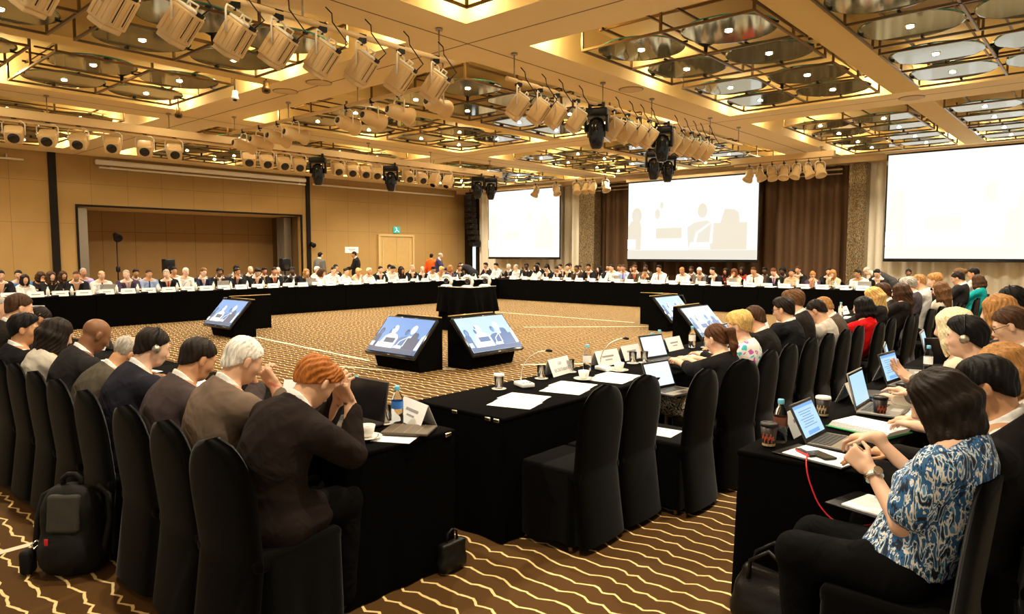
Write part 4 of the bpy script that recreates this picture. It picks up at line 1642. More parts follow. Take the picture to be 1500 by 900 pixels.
class Pose:
    """Seated or standing figure; local +y is where the body faces, z up, origin on the floor under the hips."""

    def __init__(s, head=(0, 0.06, 1.22), pitch=10, yaw=0, roll=0, hr=(0.16, 0.42, 0.78), hl=(-0.16, 0.42, 0.78), dr=None, dl=None,
                 curl=(0.5, 0.5), female=False, hip=(0, 0, 0.55), stand=False, scale=1.0, pole=(0.25, -0.25, -1.0), width=1.0, legs=True, palm=('down', 'down'), belly=0.0):
        s.female = female
        s.stand = stand
        hw = (0.84 if female else 0.90) * width
        s.hip = v3(*hip)
        H = v3(*head)
        s.hR = Rz(math.radians(yaw)) @ Rx(-math.radians(pitch)) @ Ry(math.radians(roll))
        s.head = H
        # neck base sits below and behind the head
        sp_dir = unit(H - s.hip)
        nb = H + s.hR @ v3(0, -0.045, -0.13) * 0.62 - sp_dir * 0.075 + v3(0, -0.02, -0.02)
        Lmax = 0.56 if not female else 0.53
        dv = nb - s.hip
        L = np.linalg.norm(dv)
        if L > Lmax and not stand:
            s.hip = nb - dv / L * Lmax
            s.hip[2] = min(s.hip[2], hip[2] + 0.05)
            L = Lmax
        bow = math.sqrt(max(Lmax ** 2 - L ** 2, 0)) * 0.33
        back = unit(np.cross(unit(dv), v3(1, 0, 0)))
        if back[1] > 0:
            back = -back
        mid = (s.hip + nb) / 2 + back * (bow + 0.012)
        s.nb = nb

        def bez(t):
            return (1 - t) ** 2 * s.hip + 2 * t * (1 - t) * mid + t * t * nb

        def tang(t):
            return unit(2 * (1 - t) * (mid - s.hip) + 2 * t * (nb - mid))
        s.bez, s.tang = bez, tang
        T = s.torso = []
        X = v3(1, 0, 0)
        s.fr = {}

        def fr(t):
            u = tang(t)
            r = unit(X - u * (X @ u))
            f = np.cross(u, r)
            return np.stack([r, f, u], 1)
        s.frame = fr
        hipw = 0.180 if female else 0.172
        T.append(Ell(bez(0.0) + v3(0, 0.0, 0.0), (hipw * hw, 0.128, 0.125), fr(0.0), 0.06))
        T.append(Ell(bez(0.22) + fr(0.2)[:, 1] * (0.015 + belly * 0.6), ((0.140 if female else 0.158) * hw, 0.112 + belly, 0.14), fr(0.22), 0.09))
        T.append(Ell(bez(0.45) + fr(0.45)[:, 1] * (0.01 + belly * 0.5), ((0.132 if female else 0.148) * hw, 0.108 + belly * 0.7, 0.15), fr(0.45), 0.09))
        T.append(Ell(bez(0.68), ((0.140 if female else 0.160) * hw, 0.112, 0.155), fr(0.68), 0.09))
        T.append(Ell(bez(0.86), ((0.130 if female else 0.150) * hw, 0.094, 0.105), fr(0.86), 0.07))
        if female:
            for sg in (-1, 1):
                T.append(Ell(bez(0.62) + fr(0.62) @ v3(sg * 0.075, 0.10, 0.0), (0.062, 0.055, 0.06), fr(0.62), 0.05))
        F = fr(0.88)
        s.up_c = bez(0.88)
        s.upF = F
        sw = (0.170 if female else 0.200) * hw
        reach = v3(0, 0.03, 0.0)
        s.sh = {1: s.up_c + F @ v3(sw, 0.025, 0.010), -1: s.up_c + F @ v3(-sw, 0.025, 0.010)}
        for sg in (-1, 1):
            T.append(Cone(nb + F @ v3(sg * 0.03, -0.01, 0.0), s.sh[sg], 0.055, 0.058 if not female else 0.050, 0.06))
        # neck
        s.neck = [Cone(nb - unit(H - nb) * 0.02, H + s.hR @ v3(0, -0.022, -0.055), 0.057 if not female else 0.048, 0.051 if not female else 0.042, 0.035)]
        # arms
        s.arms = []
        s.wr = {}
        s.fore = {}
        for sg, tgt, dirv, cu, pm in ((1, hr, dr, curl[0], palm[0]), (-1, hl, dl, curl[1], palm[1])):
            A = s.sh[sg]
            W = v3(*tgt)
            l1, l2 = (0.29, 0.255) if not female else (0.27, 0.235)
            d = W - A
            D = np.linalg.norm(d)
            if D > (l1 + l2) * 0.985:
                W = A + d / D * (l1 + l2) * 0.985
                d = W - A
                D = np.linalg.norm(d)
            D = max(D, 0.12)
            x = (l1 * l1 - l2 * l2 + D * D) / (2 * D)
            hh = math.sqrt(max(l1 * l1 - x * x, 0))
            dn = d / D
            pl = v3(pole[0] * sg, pole[1], pole[2])
            pl = unit(pl - dn * (pl @ dn))
            E = A + dn * x + pl * hh
            s.wr[sg] = W
            s.fore[sg] = (E, W)
            k = 0.9 if female else 1.0
            s.arms.append((sg, A, E, W))
            s.hand_dir = None
            fd = unit(W - E) if dirv is None else unit(v3(*dirv))
            s.wr[(sg, 'd')] = (fd, cu, pm)
        # legs
        s.legs = []
        if legs:
            for sg in (-1, 1):
                hp = s.hip + v3(sg * 0.092, 0.0, -0.015)
                if stand:
                    kn = v3(hp[0] * 1.05, hp[1] * 0.5 + 0.02, 0.50)
                    an = v3(hp[0] * 1.1, -0.01 + 0.03 * sg, 0.09)
                else:
                    kn = hp + v3(sg * 0.012, 0.37, -0.005)
                    kn[1] = min(kn[1], 0.40)
                    an = v3(kn[0] * 0.95, kn[1] - 0.03, 0.09)
                s.legs.append((sg, hp, kn, an))

    # primitive lists
    def p_arms(s, g=0.0, upto=1.0, k=0.03, upper_only=False):
        out = []
        f = 0.82 if s.female else 0.92
        for sg, A, E, W in s.arms:
            out.append(Cone(A, E, 0.056 * f + g, 0.044 * f + g, k))
            if not upper_only:
                out.append(Cone(E, E + (W - E) * upto, 0.043 * f + g, (0.043 - 0.016 * upto) * f + g, k * 0.7))
        return out

    def p_legs(s, g=0.0):
        out = []
        for sg, hp, kn, an in s.legs:
            out.append(Cone(hp, kn, 0.088 + g, 0.062 + g, 0.05))
            out.append(Cone(kn, an, 0.060 + g, 0.042 + g, 0.03))
            out.append(Cone(an + v3(0, -0.03, -0.045), an + v3(0, 0.14, -0.062), 0.038, 0.030, 0.02))
        return out

    def p_head(s):
        R, c = s.hR, s.head

        def at(x, y, z):
            return c + R @ (v3(x, y, z) * HS)
        o = [Ell(at(0, -0.012, 0.032), (0.077 * HS, 0.098 * HS, 0.088 * HS), R, 0.02),
             Ell(at(0, 0.030, -0.035), (0.060 * HS, 0.066 * HS, 0.080 * HS), R, 0.03),
             Ell(at(0, 0.055, -0.088), (0.034 * HS, 0.034 * HS, 0.026 * HS), R, 0.03),
             Cone(at(-0.036, 0.074, 0.024), at(0.036, 0.074, 0.024), 0.015 * HS, 0.015 * HS, 0.02),
             Cone(at(0, 0.092, 0.010), at(0, 0.112, -0.030), 0.008 * HS, 0.012 * HS, 0.012),
             Ell(at(0, 0.100, -0.036), (0.019 * HS, 0.013 * HS, 0.011 * HS), R, 0.008),
             Ell(at(0, 0.086, -0.064), (0.027 * HS, 0.014 * HS, 0.012 * HS), R, 0.010)]
        for sg in (-1, 1):
            o.append(Ell(at(sg * 0.036, 0.058, -0.020), (0.026 * HS, 0.030 * HS, 0.028 * HS), R, 0.02))
            o.append(Ell(at(sg * 0.031, 0.078, 0.004), (0.014 * HS, 0.010 * HS, 0.009 * HS), R, 0.004))
            Re = R @ Rz(sg * 0.35)
            o.append(Ell(at(sg * 0.080, -0.006, -0.008), (0.010 * HS, 0.020 * HS, 0.033 * HS), Re, 0.008))
            o.append(Ell(at(sg * 0.080, 0.000, -0.030), (0.009 * HS, 0.010 * HS, 0.012 * HS), Re, 0.008))
        return o

    def p_hands(s):
        out = []
        for sg in (1, -1):
            W = s.wr[sg]
            fd, cu, pm = s.wr[(sg, 'd')]
            up = v3(0, 0, 1)
            if pm == 'in':
                up = v3(sg, 0, 0.25)
            elif pm == 'back':
                up = v3(0, 1, 0.2)
            elif pm == 'face':
                up = v3(0, -1, 0.2)
            elif pm == 'up':
                up = v3(0, 0, -1)
            nrm = unit(up - fd * (up @ fd))       # back of the hand
            sd = np.cross(fd, nrm)                # towards +side
            thumb = -sd if sg == 1 else sd        # thumb lies to the inner side with palm down
            R = np.stack([sd, fd, nrm], 1)
            f = 0.88 if s.female else 1.0
            out.append(Cone(W - fd * 0.02, W + fd * 0.02, 0.027 * f, 0.026 * f, 0.015))
            out.append(Box(W + fd * 0.055, (0.040 * f, 0.046, 0.0135), R, 0.012, 0.014))
            for i in range(4):
                b = W + fd * (0.094 - 0.004 * abs(i - 1.5)) + thumb * (0.030 - 0.0205 * i) * f
                ln = (0.043, 0.048, 0.045, 0.036)[i] * (0.95 if s.female else 1)
                a1 = cu * (0.75 + 0.12 * i)
                d1 = unit(fd * math.cos(a1) - nrm * math.sin(a1) + thumb * (0.10 - 0.07 * i))
                a2 = a1 + cu * 0.95
                d2 = unit(fd * math.cos(a2) - nrm * math.sin(a2))
                m = b + d1 * ln
                out.append(Cone(b - fd * 0.012, m, 0.0095 * f, 0.0085 * f, 0.004))
                out.append(Cone(m, m + d2 * ln * 0.85, 0.0085 * f, 0.0068 * f, 0.003))
            tb = W + fd * 0.030 + thumb * 0.032 * f
            t1 = unit(thumb * 0.75 + fd * 0.75 - nrm * 0.35)
            tm = tb + t1 * 0.042
            out.append(Cone(tb - t1 * 0.015, tm, 0.0125 * f, 0.0105 * f, 0.010))
            out.append(Cone(tm, tm + unit(fd * 0.95 + thumb * 0.12 - nrm * 0.35) * 0.033, 0.0100 * f, 0.0080 * f, 0.003))
        return out


def feat_of(V, pose):
    q = (V - pose.head) @ pose.hR / HS
    x, y, z = np.abs(q[:, 0]), q[:, 1], q[:, 2]
    f = np.zeros((len(V), 4))
    f[:, 3] = 1
    f[:, 0] = ((x < 0.024) & (y > 0.082) & (np.abs(z + 0.064) < 0.0085)) * 1.0
    eye = ((x - 0.031) / 0.0125) ** 2 + ((z - 0.004) / 0.0062) ** 2 < 1
    iris = ((x - 0.031) / 0.0055) ** 2 + ((z - 0.004) / 0.0062) ** 2 < 1
    fr = (y > 0.070)
    f[:, 2] = (eye & fr) * 1.0
    brow = (x > 0.016) & (x < 0.052) & (np.abs(z - 0.0275 + 0.06 * np.maximum(x - 0.035, 0)) < 0.0042) & (y > 0.06)
    f[:, 1] = ((iris & fr) | brow) * 0.9
    return f


def folds(seed, amp=0.004, fr=30.0):
    r = np.random.RandomState(seed)
    ks = []
    for i in range(5):
        d = unit(r.normal(size=3))
        ks.append((d * fr * r.uniform(0.6, 1.5), r.uniform(0, 6.28)))

    def w(P):
        s = 0
        q = P + 0.02 * np.sin(P[..., [1, 2, 0]] * 19.0 + seed)
        for k, ph in ks:
            s = s + np.abs(np.sin(q @ k + ph))
        return amp * (s / 5.0 - 0.6) * 2.0
    return w


def plane_cut(p0, nrm, keep_below=True):
    """Removes what lies on the side nrm points to."""
    p0, nrm = np.asarray(p0, float), unit(np.asarray(nrm, float))

    def c(P, D):
        return np.maximum(D, (P - p0) @ nrm)
    return c


# ---------------------------------------------------------------- hair (head frame)


def hair_mesh(style, h=0.0045, hang=None, seed=1):
    """hang: direction of gravity in head space, for long hair."""
    g = v3(0, -0.05, -1) if hang is None else unit(np.asarray(hang, float))
    t = {'short': 0.009, 'full': 0.014, 'thin': 0.006, 'buzz': 0.004, 'receding': 0.008, 'fringe': 0.008, 'long': 0.010, 'bob': 0.011, 'lob': 0.011, 'pony': 0.009,
         'pixie': 0.018, 'bun': 0.010, 'straightlong': 0.010, 'wavy': 0.015, 'afro': 0.030}[style]
    P = [Ell((0, -0.014, 0.034), (0.077 + t, 0.098 + t, 0.088 + t), None, 0.03)]
    pf, nf = v3(0, 0.088, 0.078), v3(0, -0.66, 0.75)
    drop = 0.0
    if style in ('full', 'pixie', 'wavy', 'afro'):
        P.append(Ell((0, 0.03, 0.095), (0.062, 0.055, 0.030 + t * 0.5), None, 0.03))
    if style == 'wavy':
        P.append(Ell((0.03, 0.06, 0.105), (0.045, 0.035, 0.028), None, 0.03))
        P.append(Ell((0, -0.09, 0.03), (0.075, 0.045, 0.075), None, 0.03))
    if style == 'pixie':
        P.append(Ell((0, -0.075, 0.05), (0.085, 0.06, 0.08), None, 0.03))
    if style in ('receding',):
        pf, nf = v3(0, 0.052, 0.108), v3(0, -0.62, 0.78)
    if style == 'thin':
        pf = v3(0, 0.072, 0.095)
    if style not in ('fringe', 'bald', 'long', 'straightlong', 'bob', 'lob'):
        P.append(Ell((0, -0.052, -0.040), (0.060 + t * 0.4, 0.048 + t * 0.4, 0.052), None, 0.03))
    cuts = []

    def hairline(Pp, D):
        q = (Pp - pf) @ unit(nf)
        return np.maximum(D, -q)
    top = [Pp for Pp in P]
    V, Q = field_mesh(top, h, cuts=[hairline, lambda Pp, D: ear_gap(Pp, D, style)] + ([bald_top] if style == 'fringe' else []), warp=strands(seed, 0.0042 if style not in ('wavy', 'afro', 'pixie') else 0.0048))
    parts = [(V, Q)]
    ext = []
    if style in ('long', 'straightlong', 'bob', 'lob'):
        ln = {'long': 0.30, 'straightlong': 0.44, 'bob': 0.15, 'lob': 0.23}[style]
        n = 13
        for i in range(n):
            a = math.radians(28 + (304.0) * i / (n - 1)) if style != 'straightlong' else math.radians(48 + 264.0 * i / (n - 1))
            x, y = math.sin(a) * 0.078, math.cos(a) * 0.094 - 0.016
            p0 = v3(x * 0.85, y * 0.85, 0.06)
            p1 = v3(x * 1.08, y * 1.08 - 0.01, -0.03)
            L2 = ln * (0.9 + 0.2 * ((i * 37) % 5) / 5)
            p2 = p1 + g * L2 * 0.5 + v3(x, y, 0) * 0.06
            p3 = p2 + g * L2 * 0.5 - v3(x, y, 0) * (0.25 if style == 'bob' else 0.12)
            w = 0.024
            ext += [Cone(p0, p1, w, w * 0.92, 0.03), Cone(p1, p2, w * 0.92, w * 0.85, 0.03), Cone(p2, p3, w * 0.85, w * 0.40, 0.03)]
        face = Ell((0, 0.115, -0.05), (0.058, 0.075, 0.125), None)

        def fc(Pp, D):
            return np.maximum(D, -face.d(Pp))
        V, Q = field_mesh([P[0]] + ext, h * 1.15, cuts=[fc, lambda Pp, D: fringe_cut(Pp, D)], warp=strands(seed + 3, 0.004))
        parts = [(V, Q)]
    if style == 'pony':
        e = v3(0, -0.115, 0.03)
        ext = [Ell(e, (0.026, 0.026, 0.026), None, 0.02), Cone(e, e + v3(0, -0.045, -0.02), 0.024, 0.032, 0.02),
               Cone(e + v3(0, -0.045, -0.02), e + v3(0, -0.06, -0.02) + g * 0.12, 0.032, 0.034, 0.02), Cone(e + v3(0, -0.06, -0.02) + g * 0.12, e + v3(0, -0.05, -0.02) + g * 0.25, 0.034, 0.010, 0.02)]
        parts.append(field_mesh(ext, h, warp=strands(seed + 5, 0.004)))
    if style == 'bun':
        parts.append(field_mesh([Ell((0, -0.12, 0.06), (0.045, 0.04, 0.045), None)], h, warp=strands(seed + 5, 0.004)))
    VV, QQ, b = [], [], 0
    for V, Q in parts:
        VV.append(V)
        QQ.append(Q + b)
        b += len(V)
    return np_mesh('hair', np.concatenate(VV), np.concatenate(QQ), ['hair'])


def strands(seed, amp):
    r = np.random.RandomState(seed)
    a, b, c = r.uniform(0, 6, 3)

    def w(P):
        x, y, z = P[..., 0], P[..., 1], P[..., 2]
        an = np.arctan2(x, 0.02 - y)
        return amp * (np.sin(an * 23 + 9 * np.sin(z * 14 + a) + b) * 0.6 + np.sin(an * 9 + z * 30 + c) * 0.6 + np.sin(x * 70 + y * 55 + z * 25 + a) * 0.4)
    return w


def ear_gap(P, D, style):
    if style in ('afro', 'bun', 'pony'):
        r = 0.022
    else:
        r = 0.030
    x = np.abs(P[..., 0])
    e = np.sqrt(((x - 0.085) / 1.0) ** 2 + ((P[..., 1] - 0.002) / 1.0) ** 2 + ((P[..., 2] + 0.012) / 1.2) ** 2) - r
    # also clear the cheek in front of and under the ear
    ck = np.maximum(-(P[..., 2] + 0.018), 0) * 0 + np.maximum(P[..., 2] + 0.005, -(P[..., 1] + 0.012))
    return np.maximum(np.maximum(D, -e), np.minimum(-ck, 9))


def bald_top(P, D):
    e = np.sqrt((P[..., 0] / 1.0) ** 2 + ((P[..., 1] - 0.01) / 1.15) ** 2 + ((P[..., 2] - 0.115) / 0.85) ** 2) - 0.083
    return np.maximum(D, -e)


def fringe_cut(P, D):
    return np.maximum(D, np.minimum(P[..., 1] - 0.086, 0.10 - P[..., 2]))


HAIR_CACHE = {}


def shared_hair(style):
    if style not in HAIR_CACHE:
        HAIR_CACHE[style] = hair_mesh(style, 0.007)
    return HAIR_CACHE[style]


# ---------------------------------------------------------------- a dressed figure

SKIN = {'pale': (0.74, 0.46, 0.31), 'fair': (0.66, 0.38, 0.23), 'warm': (0.55, 0.28, 0.14), 'tan': (0.42, 0.20, 0.09), 'brown': (0.20, 0.085, 0.035), 'dark': (0.075, 0.033, 0.016)}
HAIRC = {'black': (0.0055, 0.0042, 0.004), 'dark': (0.014, 0.008, 0.005), 'brown': (0.055, 0.024, 0.010), 'auburn': (0.13, 0.042, 0.012), 'ginger': (0.36, 0.115, 0.02), 'blonde': (0.62, 0.40, 0.13),
         'straw': (0.36, 0.17, 0.05), 'grey': (0.38, 0.34, 0.29), 'white': (0.80, 0.76, 0.68), 'lightbrown': (0.13, 0.06, 0.022), 'platinum': (0.80, 0.68, 0.42)}


class Kit:
    """Meshes of one posed figure, shareable between people."""

    def __init__(s, pose, h=0.008, seed=1, hg=None):
        s.p, s.h, s.seed, s.hg = pose, h, seed, hg or h * 1.25
        s.m = {}

    def get(s, part):
        if part not in s.m:
            s.m[part] = getattr(s, 'mk_' + part)()
        return s.m[part]

    def mk_body(s):
        p = s.p
        V, Q = field_mesh(p.torso + p.neck + p.p_head() + p.p_arms() + p.p_hands() + p.p_legs(), s.h)
        return np_mesh('body', V, Q, ['skin'], feat_of(V, p))

    def _neckplane(s, rise):
        p = s.p
        n = unit(p.head + p.hR @ v3(0, -0.022, -0.055) - p.nb)
        n = unit(n + p.upF[:, 1] * 0.45)
        pc, nb = p.nb + n * rise, p.nb

        def f(P, D):
            q = P - nb
            return np.maximum(D, np.minimum((P - pc) @ n, 0.185 - np.sqrt((q * q).sum(-1))))
        return f

    def _vcut(s, depth=0.20, wide=0.26):
        p = s.p
        c, F = p.up_c, p.upF

        def f(P, D):
            q = (P - c) @ F
            w = np.clip((q[..., 2] + depth) * wide, 0, 0.075)
            e = np.minimum(w - np.abs(q[..., 0]), q[..., 1] - 0.0)
            return np.maximum(D, e)
        return f

    def mk_jacket(s, sleeves=0.97, open_front=True, off=0.020, mats=('fabric',)):
        p = s.p
        prims = p.torso + p.p_arms(0.008, sleeves, 0.012) + [Cone(p.nb, p.head + p.hR @ v3(0, -0.022, -0.055), 0.060, 0.056, 0.03)]
        nn = unit(p.head + p.hR @ v3(0, -0.022, -0.055) - p.nb)
        prims.append(Cone(p.nb - nn * 0.015, p.nb + nn * 0.06, 0.062, 0.057, 0.004))
        hipdrop = p.hip + v3(0, -0.01, -0.05)
        for sg, hp, kn, an in p.legs:
            if not p.stand:
                prims.append(Cone(hp + v3(sg * 0.01, 0, -0.01), hp + (kn - hp) * 0.42, 0.098, 0.084, 0.06))
        prims.append(Ell(hipdrop, (0.168, 0.135, 0.11), None, 0.05))
        cuts = [s._neckplane(0.030)]
        if open_front:
            cuts.append(s._vcut())
        V, Q = field_mesh(prims, s.hg, off, cuts, folds(s.seed, 0.0068, 27), kmul=0.85)
        return np_mesh('jacket', V, Q, list(mats))

    def mk_shirt(s):
        """Collar and shirt front under a jacket."""
        p = s.p
        prims = p.torso[:] + [Cone(p.nb, p.head + p.hR @ v3(0, -0.022, -0.055), 0.071 if not p.female else 0.063, 0.064 if not p.female else 0.056, 0.02)]
        V, Q = field_mesh(prims, s.hg * 0.9, 0.002, [s._neckplane(0.058)], kmul=0.85)
        return np_mesh('shirt', V, Q, ['shirt'])

    def mk_tie(s):
        p = s.p
        c, F = p.up_c, p.upF

        def f(P, D):
            q = (P - c) @ F
            w = 0.017 + np.clip(-(q[..., 2] - 0.04), 0, 0.3) * 0.055
            return np.maximum(np.maximum(D, np.abs(q[..., 0]) - w), np.maximum(0.02 - q[..., 1], np.maximum(q[..., 2] - 0.075, -q[..., 2] - 0.24)))
        V, Q = field_mesh(p.torso + [Cone(p.nb, p.head + p.hR @ v3(0, -0.022, -0.055), 0.060, 0.058, 0.03)], s.hg * 0.7, 0.0155, [f])
        return np_mesh('tie', V, Q, ['tie'])

    def mk_top(s, sleeves=0.97, upper_only=False, off=0.010, mats=('shirt',), rise=0.030, amp=0.0055, zmin=None):
        """Shirt or blouse worn without a jacket."""
        p = s.p
        if upper_only:
            arms = []
            for sg, A, E, W in p.arms:
                arms.append(Cone(A, A + (E - A) * sleeves, 0.062, 0.062, 0.03))
        else:
            arms = p.p_arms(0.006, sleeves, 0.03)
        prims = p.torso + arms + [Cone(p.nb, p.head + p.hR @ v3(0, -0.022, -0.055), 0.060, 0.056, 0.03)]
        cuts = [s._neckplane(rise)]
        if zmin is not None:
            cuts.append(lambda P, D: np.maximum(D, zmin - P[..., 2]))
        V, Q = field_mesh(prims, s.hg, off, cuts, folds(s.seed + 4, amp, 30))
        return np_mesh('shirt', V, Q, list(mats))

    def mk_shortsleeve(s):
        return s.mk_top(0.62, True, 0.012)

    def mk_trousers(s):
        p = s.p
        legs = []
        for sg, hp, kn, an in p.legs:
            legs += [Cone(hp, kn, 0.094, 0.072, 0.05), Cone(kn, an + v3(0, 0, 0.0), 0.070, 0.060, 0.03)]
        prims = legs + [p.torso[0]]
        V, Q = field_mesh(prims, max(s.hg, 0.011), 0.008, [plane_cut(p.bez(0.2), p.tang(0.2))], folds(s.seed + 9, 0.004, 24))
        return np_mesh('trousers', V, Q, ['fabric'])

    def mk_skirt(s, mats=('fabric',), to=1.0):
        p = s.p
        a = [Cone((hp), hp + (kn - hp) * to, 0.105, 0.085, 0.10) for sg, hp, kn, an in p.legs]
        V, Q = field_mesh(a + [p.torso[0]], max(s.hg, 0.010), 0.012, [plane_cut(p.bez(0.25), p.tang(0.25))], folds(s.seed + 9, 0.005, 26))
        return np_mesh('skirt', V, Q, list(mats))

    def mk_shoes(s):
        p = s.p
        out = []
        for sg, hp, kn, an in p.legs:
            out.append(field_mesh([Cone(an + v3(0, -0.035, -0.045), an + v3(0, 0.15, -0.055), 0.045, 0.036, 0.02)], 0.010, 0.0, [lambda P, D: np.maximum(D, 0.004 - P[..., 2])]))
        return [np_mesh('shoe', V, Q, ['leather']) for V, Q in out]


def head_matrix(p):
    m = Matrix.Identity(4)
    for i in range(3):
        for j in range(3):
            m[i][j] = float(p.hR[i][j]) * HS
        m[i][3] = float(p.head[i])
    return m


def col(c, table):
    return table[c] if isinstance(c, str) else c


def dress(kit, name, label, cat, loc, rz, skin, hair, hairc, wear, group=None, legs=True, extra=None, hairmesh=None, scale=1.0):
    """wear: list of (part, colour)."""
    p = kit.p
    t = thing(name, label, cat, loc, rz, group)
    t.scale = (scale,) * 3
    link('body', kit.get('body'), t, color=col(skin, SKIN))
    if hair and hair != 'bald':
        o = link('hair', hairmesh or shared_hair(hair), t, color=col(hairc, HAIRC))
        o.matrix_local = head_matrix(p)
    for part, c in wear:
        me = kit.get(part)
        nm = {'top': 'shirt', 'shortsleeve': 'shirt', 'dress': 'dress'}.get(part, part)
        if isinstance(me, list):
            for x in me:
                link(nm.rstrip('s') if part == 'shoes' else nm, x, t, color=c)
        else:
            link(nm, me, t, color=c)
    return t
# ================================================================== FURNITURE


def skirt_ring(w, d, z0, z1, flare=0.02, waves=26, amp=0.012, seed=0, hem=0.0, rc=0.04, n=140, rows=6):
    """Cloth ring hanging from a w x d rectangle between heights z1 (top) and z0 (bottom)."""
    r = random.Random(seed)
    ph = [r.uniform(0, 6.28) for _ in range(4)]
    per = []
    hw, hd = w / 2 - rc, d / 2 - rc
    segs = [((hw + rc, -hd), (hw + rc, hd), 0), ((hw, hd + rc), (-hw, hd + rc), 90), ((-hw - rc, hd), (-hw - rc, -hd), 180), ((-hw, -hd - rc), (hw, -hd - rc), 270)]
    tot = 2 * (2 * hw + 2 * hd)
    for (a, b, ang) in segs:
        ln = math.hypot(b[0] - a[0], b[1] - a[1])
        k = max(2, int(n * ln / tot))
        na = math.radians(ang)
        for i in range(k + 1):
            t = i / k
            per.append((a[0] + (b[0] - a[0]) * t, a[1] + (b[1] - a[1]) * t, math.cos(na), math.sin(na)))
        cx, cy = [(hw, hd), (-hw, hd), (-hw, -hd), (hw, -hd)][ang // 90]
        for i in range(1, 4):
            a2 = na + (PI / 2) * i / 4
            per.append((cx + rc * math.cos(a2), cy + rc * math.sin(a2), math.cos(a2), math.sin(a2)))
    out = []
    m = len(per)
    for j in range(rows):
        t = j / (rows - 1)
        row = []
        for i, (x, y, nx, ny) in enumerate(per):
            s = i / m * 2 * PI
            wv = math.sin(s * waves + ph[0] + 1.3 * math.sin(s * 5 + ph[1])) * 0.6 + math.sin(s * waves * 0.43 + ph[2]) * 0.5
            off = flare * t + amp * wv * t ** 1.3
            z = z1 + (z0 - z1) * t + hem * t * (0.5 + 0.5 * math.sin(s * 4 + ph[3])) ** 3
            row.append((x + nx * off, y + ny * off, z))
        out.append(row)
    return out


def make_chair():
    t = thing('banquet_chair', '', 'chair')
    mb = MB().mat('chair_cover')
    # back: rounded arch, front and rear faces
    W, ZS, ZT = 0.232, 0.68, 0.95
    nz, nx = 30, 15
    outline = []
    for j in range(nz + 1):
        z = 0.035 + (ZT - 0.035) * (j / nz) ** 0.8
        if z < ZS:
            w = W - 0.010 * math.sin(PI * min(1, z / ZS))
        else:
            w = W * math.sqrt(max(0.0, 1 - ((z - ZS) / (ZT - ZS + 1e-6)) ** 2.6))
        outline.append((w, z))
    loop = []
    for (w, z) in outline:
        yc = -0.185 - (0.055 * ((z - 0.44) / 0.51) if z > 0.44 else 0.055 * ((0.44 - z) / 0.44))
        th = 0.026
        row = []
        for i in range(nx + 1):
            u = -1 + 2 * i / nx
            row.append((u * max(w, 0.004), yc + th * math.sqrt(max(0, 1 - abs(u) ** 6)) + 0.020 * (1 - u * u) * 0 - 0.02 * u * u * -1, z))
        for i in range(nx, -1, -1):
            u = -1 + 2 * i / nx
            row.append((u * max(w, 0.004), yc - th * math.sqrt(max(0, 1 - abs(u) ** 6)) + 0.02 * u * u, z))
        loop.append(row)
    mb.grid(loop, closed_u=True)
    mb.build('backrest', t)
    mb = MB().mat('chair_cover')
    mb.rbox((0, 0.03, 0.44), (0.44, 0.45, 0.07), 0.025, seg=3)
    mb.build('seat', t)
    mb = MB().mat('chair_cover')
    ring = skirt_ring(0.445, 0.40, 0.035, 0.45, flare=0.018, waves=7, amp=0.010, seed=3, hem=0.02, rc=0.03, n=60, rows=6)
    mb.grid([[(x, y + 0.05 - 0.02 * (0.45 - z), z) for x, y, z in row] for row in ring], closed_u=True)
    mb.build('skirt', t)
    for sx in (-1, 1):
        for sy in (-1, 1):
            MB().mat('leg_wood').cyl((sx * 0.195, 0.04 + sy * 0.17, 0.0), (sx * 0.17, 0.04 + sy * 0.15, 0.25), 0.013, 0.012, n=8).build('leg', t)
    return t


CHAIR = make_chair()
chair_used = [False]


def chair(x, y, rz, label, group='black covered banquet chairs'):
    if not chair_used[0]:
        chair_used[0] = True
        CHAIR['label'] = label
        CHAIR['group'] = group
        CHAIR.location = (x, y, 0)
        CHAIR.rotation_euler = (0, 0, rz)
        return CHAIR
    return dup(CHAIR, label, (x, y, 0), rz, group)


TZ = 0.75


def table(x0, x1, y0, y1, label, seed, group='black clothed conference tables'):
    w, d = x1 - x0, y1 - y0
    t = thing('conference_table', label, 'table', ((x0 + x1) / 2, (y0 + y1) / 2, 0), 0, group)
    mb = MB().mat('black_cloth')
    mb.rbox((0, 0, TZ - 0.015), (w + 0.006, d + 0.006, 0.03), 0.010, seg=2)
    mb.build('top_cloth', t)
    mb = MB().mat('black_cloth')
    mb.grid(skirt_ring(w, d, 0.006, TZ - 0.012, flare=0.012, waves=int(9 * (w + d)), amp=0.011, seed=seed, rc=0.02, n=int(150 * (w + d) / 2.5)), closed_u=True)
    mb.build('skirt', t)
    return t


def clips(t, pts):
    for p in pts:
        mb = MB().mat('chrome').rbox(p, (0.045, 0.010, 0.022), 0.004)
        mb.build('skirt_clip', t)


# near row (its people face away from the camera)
tabs = []
x = -2.68
for i in range(5):
    L0 = 1.72
    nm = ['end table of the row before the red-haired person, under the tablet and cup', 'clothed table second from the end of the near row', 'clothed table third from the end of the near row',
          'clothed table fourth from the end of the near row', 'clothed table fifth from the end of the near row'][i]
    t = table(x - L0 + 0.004, x, 1.87, 2.58, 'black ' + nm, i)
    if i == 0:
        clips(t, [(L0 / 2 - 0.03, -0.36, TZ - 0.02), (L0 / 2 - 0.10, -0.36, TZ - 0.02)])
        mb = MB().mat('chrome').rbox((L0 / 2 + 0.004, 0.30, TZ - 0.02), (0.010, 0.045, 0.022), 0.004)
        mb.build('skirt_clip', t)
    x -= L0
